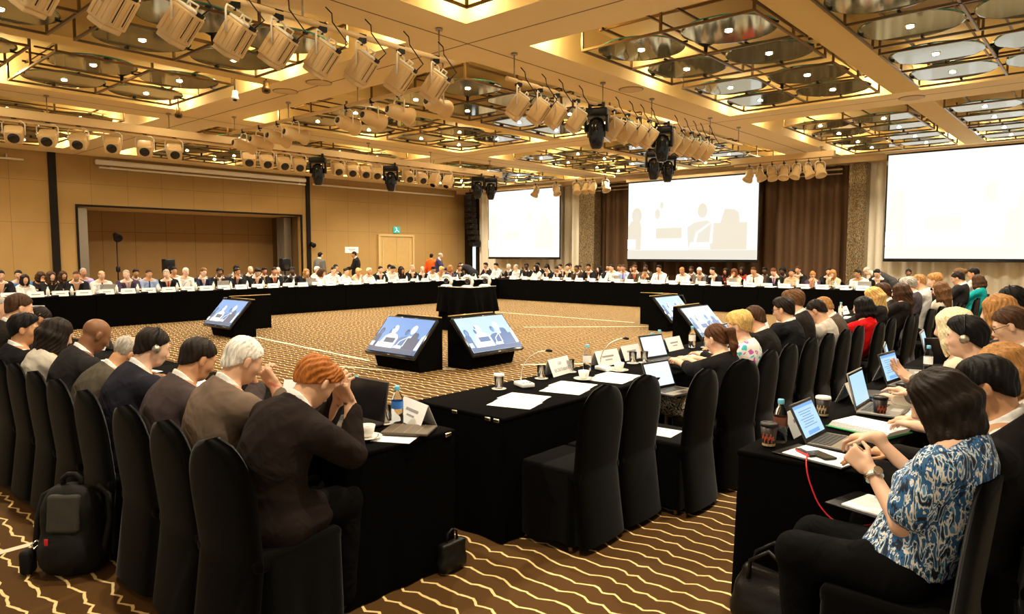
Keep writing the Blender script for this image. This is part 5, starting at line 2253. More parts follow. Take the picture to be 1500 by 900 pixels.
# centre row
y = 2.93
names = ['nearest the camera, holding the loose white papers', 'before the person with a ponytail', 'third from the camera end', 'fourth from the camera end', 'fifth from the camera end', 'sixth from the camera end',
         'seventh from the camera end', 'eighth from the camera end', 'at the screen end']
for i in range(9):
    L0 = 1.72
    t = table(-3.40, -2.64, y, y + L0 - 0.004, 'black clothed table of the centre row, ' + names[i], 20 + i)
    if i == 0:
        clips(t, [(0.33, -L0 / 2 - 0.003, TZ - 0.02), (0.26, -L0 / 2 - 0.003, TZ - 0.02), (-0.02, -L0 / 2 - 0.003, TZ - 0.02)])
    y += L0
# side row by the blue dress
y = 3.21
for i in range(5):
    L0 = 1.70
    nm = ['under the laptop beside the person in the blue dress', 'before the person with a raised hand', 'third from the blue dress', 'fourth from the blue dress', 'fifth from the blue dress'][i]
    t = table(-1.36, -0.80, y, y + L0 - 0.004, 'narrow black clothed side table ' + nm, 40 + i)
    y += L0
# row along the panelled wall
y = 2.2
for i in range(10):
    L0 = 1.709
    t = table(-18.40, -17.65, y, y + L0 - 0.004, 'black clothed table along the panelled wall, %s from the camera end' % ORD[i], 60 + i)
    y += L0
# row under the screens
x = -17.65
for i in range(9):
    L0 = 1.66
    t = table(x + (0.0 if i else -0.75), x + L0 - 0.004, 19.30 + (0.76 if False else 0), 20.05, 'black clothed table before the screens, %s from the room corner' % ORD[i], 80 + i) if i else \
        table(-18.40, x + L0 - 0.004, 19.30, 20.05, 'black clothed table joining the two far rows in the corner', 80)
    x += L0
YB = 19.30


# ------------------------------------------------------------------ monitor wedges
def monitor(x, y, rz, label, bgm, mats, group='monitors on black floor wedges'):
    t = thing('monitor_wedge', label, 'monitor', (x, y, 0), rz, group)
    W = 0.98
    prof = [(0.20, 0.0), (0.14, 0.20), (0.54, 0.74), (0.60, 0.76), (0.63, 0.75), (0.63, 0.0)]
    mb = MB().mat('black_cloth')
    mb.prism([(-W / 2, a, b) for a, b in prof], (W, 0, 0))
    mb.build('stand', t)
    mb = MB().mat('gold_rim').cyl((-W / 2, 0.615, 0.766), (W / 2, 0.615, 0.766), 0.009, n=8)
    mb.build('top_rail', t)
    a = math.atan2(0.50, 0.49)
    R = Matrix.Rotation(-(PI / 2 - a), 4, 'X')
    SW, SH = 1.12, 0.70
    T = Matrix.Translation((-SW / 2, 0.0, 0.235)) @ Matrix.Rotation(-math.radians(42), 4, 'X')
    mb = MB().mat('black_gloss')
    mb.T = T
    mb.rbox((SW / 2, 0.035, SH / 2), (SW, 0.05, SH), 0.010)
    fr = mb.build('screen_case', t)
    b = 0.028
    T2 = T @ Matrix.Translation((b, 0.006, b + 0.02))
    picture_parts(t, SW - 2 * b, SH - 2 * b - 0.015, mats, T2, bgm, eps=0.0012)
    mb = MB().mat('steel')
    mb.T = T
    mb.box((SW / 2, 0.008, 0.018), (0.05, 0.004, 0.008))
    mb.build('badge', t)
    return t


pale = {'dark': 'tv_mid', 'mid': 'tv_mid', 'white': 'tv_white', 'skin': 'tv_sky', 'band': 'tv_band'}
deep = {'dark': 'tv_dark', 'mid': 'tv_mid', 'white': 'tv_white', 'skin': 'tv_mid', 'band': 'tv_dark'}
monitor(-7.94, 6.30, 0, 'monitor on black wedge with deep blue picture, facing the near row, beside its twin', 'tv_sky', deep)
monitor(-6.93, 7.63, PI / 2, 'monitor on black wedge with pale blue picture, facing the empty chairs', 'tv_pale', pale)
monitor(-13.75, 6.52, 0, 'monitor on black wedge with blue picture, standing before the panelled-wall tables', 'tv_sky', deep)
monitor(-15.3, 7.80, -PI / 2, 'monitor wedge seen only from its black back, before the panelled-wall tables', 'tv_sky', deep)
monitor(-5.35, 11.65, PI / 2, 'monitor on black wedge showing pale picture, behind the person with a ponytail', 'tv_pale', pale)
monitor(-7.20, 14.00, PI / 2, 'monitor on black wedge partly hidden behind the closer pale monitor', 'tv_pale', pale)
monitor(-8.22, 15.25, PI, 'monitor wedge seen only from its black back, before the screen-side tables', 'tv_sky', deep)

# ------------------------------------------------------------------ the camera podium in the middle
t = thing('camera_podium', 'tall square podium draped in black cloth in the middle of the floor', 'podium', (-11.05, 11.05, 0), 0.12)
mb = MB().mat('black_cloth').rbox((0, 0, 0.94), (0.92, 0.92, 0.03), 0.01)
mb.build('top_cloth', t)
mb = MB().mat('black_cloth')
mb.grid(skirt_ring(0.92, 0.92, 0.01, 0.93, flare=0.02, waves=17, amp=0.035, seed=5, rc=0.08, n=180, rows=9), closed_u=True)
mb.build('skirt', t)
mb = MB().mat('black_cloth')
mb.grid(skirt_ring(0.95, 0.95, 0.42, 0.945, flare=0.07, waves=13, amp=0.07, seed=8, hem=-0.14, rc=0.08, n=200, rows=8), closed_u=True)
mb.build('overlay_cloth', t)
mb = MB().mat('steel')
for a, b in (((-0.46, -0.46), (0.46, -0.46)), ((0.46, -0.46), (0.46, 0.46))):
    mb = MB().mat('chrome').cyl((a[0], a[1], 0.968), (b[0], b[1], 0.968), 0.012, n=8)
    mb.build('edge_rail', t)


def ptz(x, y, rz, label):
    c = thing('robotic_camera', label, 'camera', (x, y, 0.957), rz, 'robotic cameras on the podium')
    MB().mat('porcelain').lathe([(0.0, 0.0), (0.13, 0.0), (0.14, 0.02), (0.10, 0.05), (0.06, 0.06), (0.0, 0.06)], n=24).build('base', c)
    mb = MB().mat('porcelain')
    mb.tube([(0.095, 0, 0.05), (0.11, 0, 0.12), (0.095, 0, 0.20), (0.04, 0, 0.245), (-0.04, 0, 0.245), (-0.09, 0, 0.21)], [0.036, 0.040, 0.042, 0.042, 0.040, 0.032], n=10)
    mb.build('yoke', c)
    mb = MB().mat('black_gloss')
    mb.lathe([(0.0, -0.07), (0.035, -0.065), (0.05, -0.02), (0.055, 0.03), (0.04, 0.06), (0.0, 0.07)], (0.0, 0, 0.145), n=20, R=Matrix.Rotation(PI / 2, 3, 'X'))
    h = mb.build('head', c)
    MB().mat('lens').cyl((0, -0.09, 0.145), (0, -0.11, 0.145), 0.03, n=16).build('lens', h)


ptz(-11.36, 10.70, 0.7, 'white-armed robotic camera on the podium, the one facing the panelled wall')
ptz(-10.76, 10.76, 0.9, 'white-armed robotic camera on the podium corner facing the photographer, middle of three')
ptz(-10.80, 11.36, 0.8, 'white-armed robotic camera on the podium, the one closest to the screens')

# ------------------------------------------------------------------ tape on the carpet


def tape(p, q, wd, label):
    a, b = Vector((p[0], p[1], 0)), Vector((q[0], q[1], 0))
    d = (b - a).normalized()
    n = Vector((-d.y, d.x, 0)) * wd / 2
    o = MB().mat('tape')
    o.prism([a + n + Vector((0, 0, 0.0015)), a - n + Vector((0, 0, 0.0015)), b - n + Vector((0, 0, 0.0015)), b + n + Vector((0, 0, 0.0015))], (0, 0, 0.002))
    return tag(o.build('floor_tape'), label, 'tape')


tape((-13.2, 7.12), (-8.95, 6.72), 0.055, 'pale tape line on the carpet between the lone blue monitor and the paired monitors')
tape((-8.95, 6.05), (-7.5, 6.45), 0.05, 'short pale tape line on the carpet running up to the deep blue monitor wedge')
tape((-7.62, 6.85), (-7.30, 7.05), 0.05, 'short pale tape strip on the carpet between the two paired monitor wedges')
tape((-10.35, 12.2), (-7.9, 14.6), 0.055, 'pale tape line on the carpet from the podium toward the back-turned monitor wedge')
tape((-13.8, 14.85), (-9.0, 14.82), 0.055, 'long pale tape line on the carpet behind the podium')
tape((-6.85, 8.0), (-3.6, 11.5), 0.06, 'pale tape line on the carpet beyond the centre-row name cards')
tape((-4.69, -0.5), (-4.72, 1.22), 0.055, 'pale tape line on the carpet leading to the black backpack')

# ------------------------------------------------------------------ small things on the tables
masters = {}


def inst(kind, label, loc, rz=0.0, group=None):
    if kind not in masters:
        o = MAKE[kind]()
        masters[kind] = o
        o['label'] = label
        o.location = loc
        o.rotation_euler = (0, 0, rz)
    else:
        o = dup(masters[kind], label, loc, rz)
    if group:
        o['group'] = group
    return o


def mk_bottle(lab='blue_label', z0=0.095, z1=0.135):
    t = thing('water_bottle', '', 'bottle')
    MB().mat('plastic_clear').lathe([(0.0, 0.004), (0.028, 0.0), (0.033, 0.006), (0.033, 0.05), (0.031, 0.06), (0.033, 0.07), (0.033, 0.135), (0.028, 0.160), (0.016, 0.180), (0.0135, 0.190), (0.0135, 0.200)], n=24).build('bottle_body', t)
    MB().mat(lab).lathe([(0.0334, z0), (0.0337, z0 + 0.002), (0.0337, z1 - 0.002), (0.0334, z1)], n=24).build('label_band', t)
    MB().mat('blue_cap').lathe([(0.0150, 0.194), (0.0158, 0.197), (0.0158, 0.215), (0.014, 0.218), (0.0, 0.218)], n=20).build('cap', t)
    return t


def mk_bottle_brown():
    t = mk_bottle('brown_label', 0.085, 0.130)
    return t


def mk_bottle_far():
    t = thing('water_bottle', '', 'bottle')
    MB().mat('porcelain').lathe([(0.0, 0.0), (0.033, 0.0), (0.033, 0.135), (0.016, 0.180), (0.0135, 0.20), (0.0, 0.20)], n=10).build('bottle_body', t)
    MB().mat('blue_cap').lathe([(0.0155, 0.197), (0.0155, 0.216), (0.0, 0.216)], n=8).build('cap', t)
    return t


def mk_glass():
    t = thing('drinking_glass', '', 'glass')
    MB().mat('glass').lathe([(0.0, 0.0), (0.026, 0.0), (0.028, 0.003), (0.034, 0.095), (0.032, 0.095), (0.0265, 0.010), (0.0, 0.009)], n=28).build('tumbler', t)
    MB().mat('porcelain').lathe([(0.0, -0.004), (0.050, -0.004), (0.052, -0.001), (0.0, -0.001)], n=28).build('paper_coaster', t)
    return t


def mk_lidglass():
    t = thing('drinking_glass', '', 'glass')
    MB().mat('glass').lathe([(0.0, 0.0), (0.026, 0.0), (0.028, 0.003), (0.034, 0.095), (0.032, 0.095), (0.0265, 0.010), (0.0, 0.009)], n=28).build('tumbler', t)
    MB().mat('paper').lathe([(0.0, 0.104), (0.037, 0.103), (0.038, 0.095), (0.036, 0.088)], n=28).build('paper_lid', t)
    MB().mat('porcelain').lathe([(0.0, -0.004), (0.050, -0.004), (0.052, -0.001), (0.0, -0.001)], n=28).build('paper_coaster', t)
    return t


def mk_cup():
    t = thing('coffee_cup', '', 'cup')
    c = MB().mat('porcelain').lathe([(0.0, 0.012), (0.022, 0.012), (0.026, 0.016), (0.036, 0.035), (0.043, 0.072), (0.040, 0.072), (0.033, 0.036), (0.022, 0.020), (0.0, 0.019)], n=32).build('cup_bowl', t)
    MB().mat('porcelain').tube([(0.040, 0, 0.062), (0.060, 0, 0.064), (0.066, 0, 0.048), (0.056, 0, 0.034), (0.035, 0, 0.032)], 0.0045, n=8).build('handle', c)
    MB().mat('coffee').disc((0, 0, 0.055), 0.0375, n=24).build('coffee', c)
    MB().mat('porcelain').lathe([(0.0, 0.0), (0.030, 0.0), (0.045, 0.004), (0.076, 0.014), (0.077, 0.016), (0.045, 0.009), (0.0, 0.008)], n=36).build('saucer', t)
    MB().mat('chrome').tube([(-0.055, -0.045, 0.018), (-0.02, -0.058, 0.014), (0.03, -0.055, 0.015)], 0.003, n=6).build('teaspoon', t)
    return t


def mk_card(w=0.30, h=0.125, txt=None):
    t = thing('name_card', '', 'name card')
    mb = MB().mat('paper')
    a = 0.055
    mb.prism([(-w / 2, -a, 0), (-w / 2, -a + 0.0015, 0), (-w / 2, 0.0008, h), (-w / 2, -0.0008, h)], (w, 0, 0))
    mb.prism([(-w / 2, a - 0.0015, 0), (-w / 2, a, 0), (-w / 2, 0.0008, h), (-w / 2, -0.0008, h)], (w, 0, 0))
    mb.build('folded_card', t)
    an = math.atan2(h, a)
    if txt:
        for k, (s, zz, sz) in enumerate(txt):
            text_obj(s, sz, 'ink', t, (0, -a * (1 - zz / h) - 0.0015, zz), (an, 0, 0))
    else:
        mb = MB().mat('ink')
        mb.T = Matrix.Translation((0, -a / 2 - 0.0012, h / 2)) @ Matrix.Rotation(an, 4, 'X')
        mb.box((0, 0.012, 0), (w * 0.5, 0.016, 0.0006))
        mb.box((0, -0.018, 0), (w * 0.3, 0.010, 0.0006))
        mb.build('printed_lines', t)
    return t


def mk_card_far():
    t = thing('name_card', '', 'name card')
    mb = MB().mat('paper')
    w, h, a = 0.31, 0.12, 0.05
    mb.prism([(-w / 2, -a, 0), (-w / 2, a, 0), (-w / 2, 0, h)], (w, 0, 0))
    mb.build('folded_card', t)
    mb = MB().mat('ink')
    mb.T = Matrix.Translation((0, -a / 2 - 0.002, h / 2)) @ Matrix.Rotation(math.atan2(h, a), 4, 'X')
    mb.box((0, 0, 0), (w * 0.55, 0.022, 0.001))
    mb.build('printed_line', t)
    return t


def mk_paper():
    t = thing('paper_sheet', '', 'paper')
    MB().mat('paper').box((0, 0, 0.0012), (0.21, 0.297, 0.0024)).build('sheet', t)
    mb = MB().mat('ink')
    for i in range(9):
        mb.box((-0.01 * (i % 3), 0.10 - 0.024 * i, 0.0026), (0.14 - 0.02 * (i % 3), 0.003, 0.0004))
    mb.build('printed_lines', t)
    return t


def mk_papers():
    t = thing('paper_spread', '', 'papers')
    for i, (x, y, a) in enumerate(((-0.10, -0.01, 0.04), (0.10, 0.02, -0.03), (0.0, 0.0, 0.12))):
        R = Matrix.Rotation(a, 3, 'Z')
        MB().mat('paper').box((x, y, 0.001 + 0.0018 * i), (0.21, 0.297, 0.0016), R).build('sheet', t)
    return t


def mk_paper_stack():
    t = thing('paper_stack', '', 'papers')
    for i in range(3):
        R = Matrix.Rotation(0.08 * (i - 1), 3, 'Z')
        MB().mat('paper').box((0.012 * i, 0.008 * i, 0.004 + 0.007 * i), (0.21, 0.297, 0.007), R).build('sheaf', t)
    return t


def mk_laptop(shell='laptop_dark', deck='laptop_grey', scr='screen_page', tilt=108, page=True, w=0.33, d=0.225):
    t = thing('laptop', '', 'laptop')
    b = MB().mat(shell).rbox((0, 0, 0.010), (w, d, 0.018), 0.006)
    base = b.build('base', t)
    MB().mat(deck).box((0, 0.0, 0.0195), (w * 0.965, d * 0.95, 0.001)).build('deck', t)
    mb = MB().mat('keys')
    for r in range(5):
        for k in range(12):
            mb.box((-w * 0.42 + w * 0.84 * (k + 0.5) / 12, 0.085 - 0.021 * r, 0.0212), (w * 0.84 / 12 * 0.84, 0.017, 0.0025))
    mb.build('keyboard', t)
    mb = MB().mat(shell).box((0, -0.072, 0.0205), (0.10, 0.055, 0.0008))
    mb.build('touchpad', t)
    a = math.radians(tilt - 90)
    T = Matrix.Translation((0, d / 2 - 0.004, 0.016)) @ Matrix.Rotation(-a, 4, 'X')
    mb = MB().mat(shell)
    mb.T = T
    mb.rbox((0, 0.004, d * 0.5), (w, 0.009, d), 0.004)
    lid = mb.build('lid', t)
    mb = MB().mat('black_gloss')
    mb.T = T
    mb.box((0, -0.0008, d * 0.5), (w * 0.97, 0.0008, d * 0.94))
    mb.build('bezel', lid)
    mb = MB().mat(scr)
    mb.T = T
    mb.box((0, -0.0016, d * 0.52), (w * 0.90, 0.0008, d * 0.80))
    sc = mb.build('screen', lid)
    if page:
        mb = MB().mat('screen_blue')
        mb.T = T
        mb.box((0, -0.0023, d * 0.88), (w * 0.90, 0.0006, d * 0.08))
        mb.box((0, -0.0023, d * 0.20), (w * 0.5, 0.0006, d * 0.10))
        mb.mat('screen_line')
        for i in range(7):
            mb.box((-w * 0.02 - w * 0.03 * (i % 2), -0.0023, d * (0.75 - 0.065 * i)), (w * (0.60 - 0.10 * (i % 3)), 0.0006, d * 0.016))
        mb.build('page_content', sc)
    return t


def mk_mic():
    t = thing('conference_microphone', '', 'microphone')
    MB().mat('white_label').rbox((0, 0, 0.016), (0.10, 0.15, 0.032), 0.008).build('base', t)
    mb = MB().mat('black_plastic')
    for i in range(3):
        mb.rbox((-0.025 + 0.025 * i, -0.045, 0.033), (0.016, 0.012, 0.004), 0.002)
    mb.build('buttons', t)
    pts = [(0, 0.05, 0.03), (0, 0.055, 0.09), (0.02, 0.05, 0.15), (0.06, 0.02, 0.21), (0.11, -0.02, 0.245), (0.15, -0.05, 0.255)]
    g = MB().mat('chrome').tube(pts, 0.0045, n=8).build('gooseneck', t)
    MB().mat('black_plastic').tube([(0.15, -0.05, 0.255), (0.165, -0.062, 0.256), (0.185, -0.078, 0.252)], [0.008, 0.012, 0.009], n=10).build('head', g)
    return t


def mk_mic_far():
    t = thing('conference_microphone', '', 'microphone')
    MB().mat('black_plastic').rbox((0, 0, 0.016), (0.12, 0.14, 0.035), 0.008).build('base', t)
    MB().mat('steel').tube([(0, 0.04, 0.03), (0.0, 0.03, 0.12), (0.02, -0.02, 0.2), (0.03, -0.10, 0.24)], 0.006, n=6).build('gooseneck', t)
    return t


def mk_tablet():
    t = thing('tablet_in_case', '', 'tablet')
    mb = MB().mat('tablet_case').rbox((0, 0, 0.008), (0.255, 0.19, 0.016), 0.006)
    mb.build('case', t)
    mb = MB().mat('leg_wood')
    for i in range(1, 4):
        mb.box((-0.1275 + 0.064 * i, 0, 0.0163), (0.0025, 0.186, 0.0008))
    mb.build('cover_folds', t)
    MB().mat('chrome').rbox((0, 0, 0.008), (0.250, 0.184, 0.006), 0.002).build('tablet', t)
    return t


def mk_takeaway(print_m='cup_print', lid='black_plastic'):
    t = thing('takeaway_cup', '', 'cup')
    MB().mat('cup_dark').lathe([(0.0, 0.0), (0.029, 0.0), (0.030, 0.004), (0.041, 0.105), (0.0, 0.105)], n=28).build('paper_cup', t)
    mb = MB().mat(print_m)
    r = random.Random(3)
    for i in range(10):
        a = -2.6 + 0.16 * i
        z = 0.045 + 0.012 * math.sin(i * 2.1)
        R = Matrix.Rotation(a, 3, 'Z')
        rr = 0.030 + 0.011 * z / 0.105 + 0.0016
        c = R @ Vector((rr, 0, z))
        mb.box(c, (0.0012, 0.005, 0.018 + 0.012 * ((i * 7) % 3) / 2), R)
    mb.mat('cream_print')
    mb.lathe([(0.0305, 0.004), (0.0318, 0.016)], n=28)
    mb.build('print', t)
    MB().mat(lid).lathe([(0.043, 0.102), (0.044, 0.108), (0.040, 0.116), (0.036, 0.116), (0.034, 0.112), (0.0, 0.112)], n=28).build('lid', t)
    return t


def mk_phone():
    t = thing('mobile_phone', '', 'phone')
    MB().mat('black_plastic').rbox((0, 0, 0.005), (0.065, 0.13, 0.009), 0.003).build('case', t)
    MB().mat('black_gloss').box((0, 0, 0.0098), (0.058, 0.115, 0.0006)).build('glass', t)
    return t


MAKE = dict(bottle_clear=lambda: mk_bottle('white_label', 0.07, 0.13), laptop_small=lambda: mk_laptop('laptop_dark', 'laptop_grey', 'screen_page', 117, True, 0.285, 0.20), bottle=mk_bottle, bottle_brown=mk_bottle_brown, bottle_far=mk_bottle_far, glass=mk_glass, lidglass=mk_lidglass, cup=mk_cup, card=mk_card, card_far=mk_card_far, paper=mk_paper,
            papers=mk_papers, stack=mk_paper_stack, mic=mk_mic, mic_far=mk_mic_far, tablet=mk_tablet, takeaway=mk_takeaway, phone=mk_phone,
            takeaway_white=lambda: mk_takeaway('cream_print', 'porcelain'),
            laptop=mk_laptop, laptop_off=lambda: mk_laptop('laptop_dark', 'keys', 'black_gloss', 100, False), laptop_white=lambda: mk_laptop('laptop_dark', 'laptop_grey', 'screen_white', 112, False),
            laptop_silver=lambda: mk_laptop('laptop_silver', 'laptop_grey', 'screen_page', 105, False), laptop_far=lambda: mk_laptop('laptop_silver', 'laptop_grey', 'screen_page', 100, False, 0.32, 0.22),
            card_text=lambda: mk_card(0.30, 0.13, [('GEF', 0.088, 0.034), ('SECRETARIAT', 0.040, 0.036)]))

Z = TZ + 0.0045
# --- near row, person facing +y
inst('laptop_off', 'dark laptop with black switched-off screen before the red-haired person', (-3.17, 2.24, Z), 0.03)
inst('cup', 'white cup and saucer beside the tablet on the end table', (-2.86, 2.13, Z), 2.4)
inst('tablet', 'tablet in a folded taupe cover on the corner of the end table', (-2.80, 2.36, Z + 0.004), 0.55)
inst('paper', 'white sheet lying under the taupe tablet', (-2.80, 2.30, TZ), 0.5)
inst('bottle', 'water bottle with blue label between the black laptop and the tent card', (-2.97, 2.42, Z))
inst('glass', 'empty glass beside the blue-labelled bottle on the end table', (-3.05, 2.40, Z + 0.004))
inst('card', 'white tent card behind the bottle at the end of the near row', (-2.93, 2.52, Z), -0.25)
inst('bottle', 'water bottle with blue cap hidden behind the black laptop', (-3.40, 2.46, Z))
inst('paper', 'white sheet under the elbow of the red-haired person', (-3.05, 2.02, TZ), 0.2)
inst('card', 'white tent card before the white-haired person', (-3.95, 2.46, Z), 0.5)
inst('bottle', 'water bottle with blue cap beside the white-haired person', (-3.78, 2.48, Z))
inst('paper', 'white sheet before the white-haired person', (-3.50, 2.15, TZ), -0.1)
inst('glass', 'glass on the table before the white-haired person', (-3.70, 2.30, Z + 0.004))
inst('paper', 'white sheet before the person with receding dark hair', (-4.10, 2.12, TZ), 0.1)
inst('stack', 'stack of white papers before the person wearing a headset', (-4.85, 2.22, TZ), 0.3)
inst('papers', 'spread of white papers beside the grey-suited balding person', (-5.25, 2.2, TZ), -0.2)
inst('bottle', 'water bottle before the bald person in a dark suit', (-6.05, 2.25, Z))
inst('papers', 'spread of white papers before the bald person in a dark suit', (-5.95, 2.1, TZ), 0.2)
inst('stack', 'stack of white papers before the person with long straight dark hair', (-6.6, 2.15, TZ), 0.0)
inst('card', 'white tent card at the far end of the near row', (-7.6, 2.45, Z), 0.2)
# --- centre row (people face -x, their right is +y)
inst('lidglass', 'glass with a white paper lid at the corner of the empty-chair table', (-3.24, 3.55, Z + 0.004))
inst('mic', 'white microphone with curved gooseneck before the first empty chair', (-3.17, 3.74, Z), 1.15)
inst('mic', 'white microphone with curved gooseneck beside the second name card', (-3.12, 4.70, Z), 1.3)
inst('card_text', 'white name card printed SECRETARIAT beyond the first glass', (-3.30, 4.30, Z), PI / 2 + 0.12)
inst('glass', 'empty glass before the printed name card', (-3.27, 4.06, Z + 0.004))
inst('glass', 'empty glass beside the tall bottle on the centre-row table', (-3.28, 4.44, Z + 0.004))
inst('bottle_clear', 'tall clear bottle with blue cap between the two name cards', (-3.20, 4.56, Z))
inst('card', 'white name card behind the second microphone of the centre row', (-3.28, 4.95, Z), PI / 2 - 0.1)
inst('cup', 'white cup and saucer beside the second spread of papers', (-2.99, 4.22, Z), 2.2)
inst('cup', 'white cup and saucer beside the second microphone', (-3.00, 4.72, Z), 2.0)
inst('papers', 'spread of white papers at the first empty chair', (-2.88, 3.36, TZ), PI / 2 + 0.25)
inst('papers', 'spread of white papers at the second empty chair', (-2.90, 3.92, TZ), PI / 2 + 0.2)
inst('papers', 'spread of white papers at the third empty chair', (-2.88, 4.47, TZ), PI / 2 + 0.1)
inst('card', 'white name card behind the pair of glasses in the centre row', (-3.30, 5.36, Z), PI / 2)
inst('glass', 'glass in the centre row, camera-side one of a pair', (-3.14, 5.16, Z + 0.004))
inst('glass', 'glass in the centre row, far-side one of a pair', (-3.08, 5.25, Z + 0.004))
inst('bottle_clear', 'clear bottle beside the white-screened table laptop', (-3.23, 5.64, Z))
inst('bottle_clear', 'clear bottle behind the white-screened table laptop', (-3.30, 5.90, Z))
inst('bottle_clear', 'clear bottle beyond the ponytailed person before the pale monitor', (-3.22, 6.42, Z))
inst('glass', 'glass beside the bottle before the pale monitor', (-3.12, 6.52, Z + 0.004))
inst('card', 'white name card beyond the table laptop of the centre row', (-3.30, 6.15, Z), PI / 2)
inst('papers', 'white papers beside the hands of the ponytailed person', (-2.88, 6.05, TZ), PI / 2)
inst('laptop_white', 'open laptop with a white screen on the table before the ponytailed person', (-2.95, 5.42, Z), PI / 2 - 0.15)
inst('laptop_silver', 'open laptop before the person in glasses and a dark suit', (-2.88, 6.75, Z), PI / 2)
inst('paper', 'white sheet on the seat of the third empty chair', (-2.36, 4.20, 0.475), PI / 2 + 0.1)
for i, yy in enumerate((7.6, 8.3, 9.1, 9.9, 10.8, 11.6, 12.5, 13.4, 14.4, 15.4, 16.4, 17.4)):
    inst('card_far', 'white name card in the far half of the centre row, %s from the ponytailed person' % ORD[i], (-3.25, yy, Z), PI / 2, 'name cards in the far half of the centre row')
    inst('bottle_clear', 'clear bottle in the far half of the centre row, %s from the ponytailed person' % ORD[i], (-3.15, yy + 0.3, Z), 0, 'bottles in the far half of the centre row')
    inst('papers' if i % 2 else 'stack', 'white papers in the far half of the centre row, %s from the ponytailed person' % ORD[i], (-2.88, yy + 0.1, TZ), PI / 2 + 0.1, 'papers in the far half of the centre row')
for i, yy in enumerate((8.9, 9.7, 12.9)):
    inst('laptop_silver', 'open laptop in the far half of the centre row, %s from the red jacket' % ORD[i], (-2.98, yy, Z), PI / 2, 'laptops in the far half of the centre row')
# --- side row
inst('takeaway', 'dark takeaway cup with red print at the near corner of the side table', (-1.265, 3.36, Z), 0.5)
inst('bottle_brown', 'clear bottle with brown label behind the dark takeaway cup', (-1.25, 3.47, Z))
inst('laptop_small', 'open laptop showing a blue page beside the person in the blue dress', (-1.015, 3.60, Z), PI / 2 - 0.03)
inst('card', 'white tent card behind the laptop with the blue page', (-1.27, 3.72, Z), PI / 2)
t = thing('pad_folio', 'white pad on a black folio with pens at the end of the side table', 'notepad', (-1.02, 3.33, Z), PI / 2 - 0.2)
MB().mat('black_plastic').rbox((0, 0, 0.003), (0.23, 0.34, 0.006), 0.003).build('folio', t)
MB().mat('paper').box((0.004, -0.02, 0.0075), (0.205, 0.29, 0.004)).build('pad', t)
inst('phone', 'black phone lying on the white pad at the end of the side table', (-1.00, 3.31, Z + 0.011), 1.0)
t = thing('pen_pouch', 'red-striped recorder lying beside the phone on the white pad', 'recorder', (-1.07, 3.30, Z + 0.0105), 0.9)
MB().mat('black_plastic').rbox((0, 0, 0.006), (0.03, 0.12, 0.012), 0.004).build('body', t)
MB().mat('red_cord').rbox((-0.016, 0, 0.006), (0.004, 0.11, 0.008), 0.002).build('stripe', t)
cu = MB().mat('red_cord')
pts = []
P0 = [(-1.05, 3.27, 0.775), (-1.03, 3.19, 0.76), (-1.01, 3.16, 0.70), (-0.96, 3.14, 0.60), (-0.90, 3.13, 0.545), (-0.82, 3.12, 0.535), (-0.76, 3.10, 0.56), (-0.70, 3.05, 0.60), (-0.66, 3.02, 0.64)]
for i in range(len(P0) - 1):
    for k in range(5):
        a, b = Vector(P0[i]), Vector(P0[i + 1])
        pts.append(a.lerp(b, k / 5))
for _ in range(3):
    pts = [pts[0]] + [(pts[i - 1] + pts[i] * 2 + pts[i + 1]) / 4 for i in range(1, len(pts) - 1)] + [pts[-1]]
cu.tube(pts, 0.0032, n=8)
tag(cu.build('headphone_cord'), 'thin red cord drooping from the white pad to the blue dress', 'cord')
t = thing('document_binder', 'thick stack of pages in a green binder before the person in the blue dress', 'binder', (-0.98, 4.02, Z), PI / 2 - 0.28)
MB().mat('green_binder').rbox((0, 0, 0.004), (0.25, 0.34, 0.006), 0.002).build('cover', t)
for i in range(4):
    MB().mat('paper').box((0.003 * i - 0.004, -0.004 * i, 0.0105 + 0.007 * i), (0.22, 0.315, 0.0066), Matrix.Rotation(0.012 * (i - 1.5), 3, 'Z')).build('pages', t)
t = thing('lap_folder', 'open white folder resting on the lap of the person in the blue dress', 'folder', (-0.69, 3.06, 0.662), PI / 2 - 0.25)
MB().mat('black_plastic').rbox((0, 0.0, 0.003), (0.25, 0.33, 0.006), 0.002).build('cover', t)
MB().mat('paper').box((0.0, -0.03, 0.009), (0.21, 0.27, 0.006)).build('pages', t)
inst('takeaway_white', 'dark cup with a white lid behind the blue-page laptop', (-1.27, 4.20, Z), 0.3)
inst('takeaway', 'dark takeaway cup before the arms of the second person in the side row', (-1.02, 4.42, Z), 1.0)
inst('takeaway', 'dark takeaway cup beside the raised hand', (-1.02, 4.98, Z), 1.4)
inst('laptop_silver', 'open silver laptop side-on beside the dark takeaway cup', (-1.03, 4.55, Z), PI / 2 + 0.02)
inst('card', 'white tent card behind the side-on silver laptop', (-1.28, 4.80, Z), PI / 2)
inst('papers', 'white papers before the second person of the side row', (-0.95, 4.75, TZ), PI / 2)
inst('papers', 'white papers beneath the raised hand', (-0.95, 5.15, TZ), PI / 2 + 0.2)
t = thing('ring_folder', 'blue folder lying behind the side-on silver laptop', 'folder', (-1.22, 5.02, Z), 0.4)
MB().mat('blue_folder').rbox((0, 0, 0.006), (0.24, 0.30, 0.012), 0.003).build('cover', t)
MB().mat('black_plastic').rbox((0.02, -0.02, 0.016), (0.2, 0.26, 0.006), 0.002).build('notebook', t)
inst('laptop', 'open laptop with a lit page under the raised hand', (-1.08, 5.55, Z), PI / 2 - 0.1)
inst('card', 'white tent card behind the laptop under the raised hand', (-1.30, 5.75, Z), PI / 2)
inst('laptop_silver', 'small open laptop beyond the raised hand', (-1.22, 6.10, Z), PI / 2 + 0.2)
inst('bottle_clear', 'clear bottle with blue cap beyond the raised hand', (-1.12, 6.3, Z))
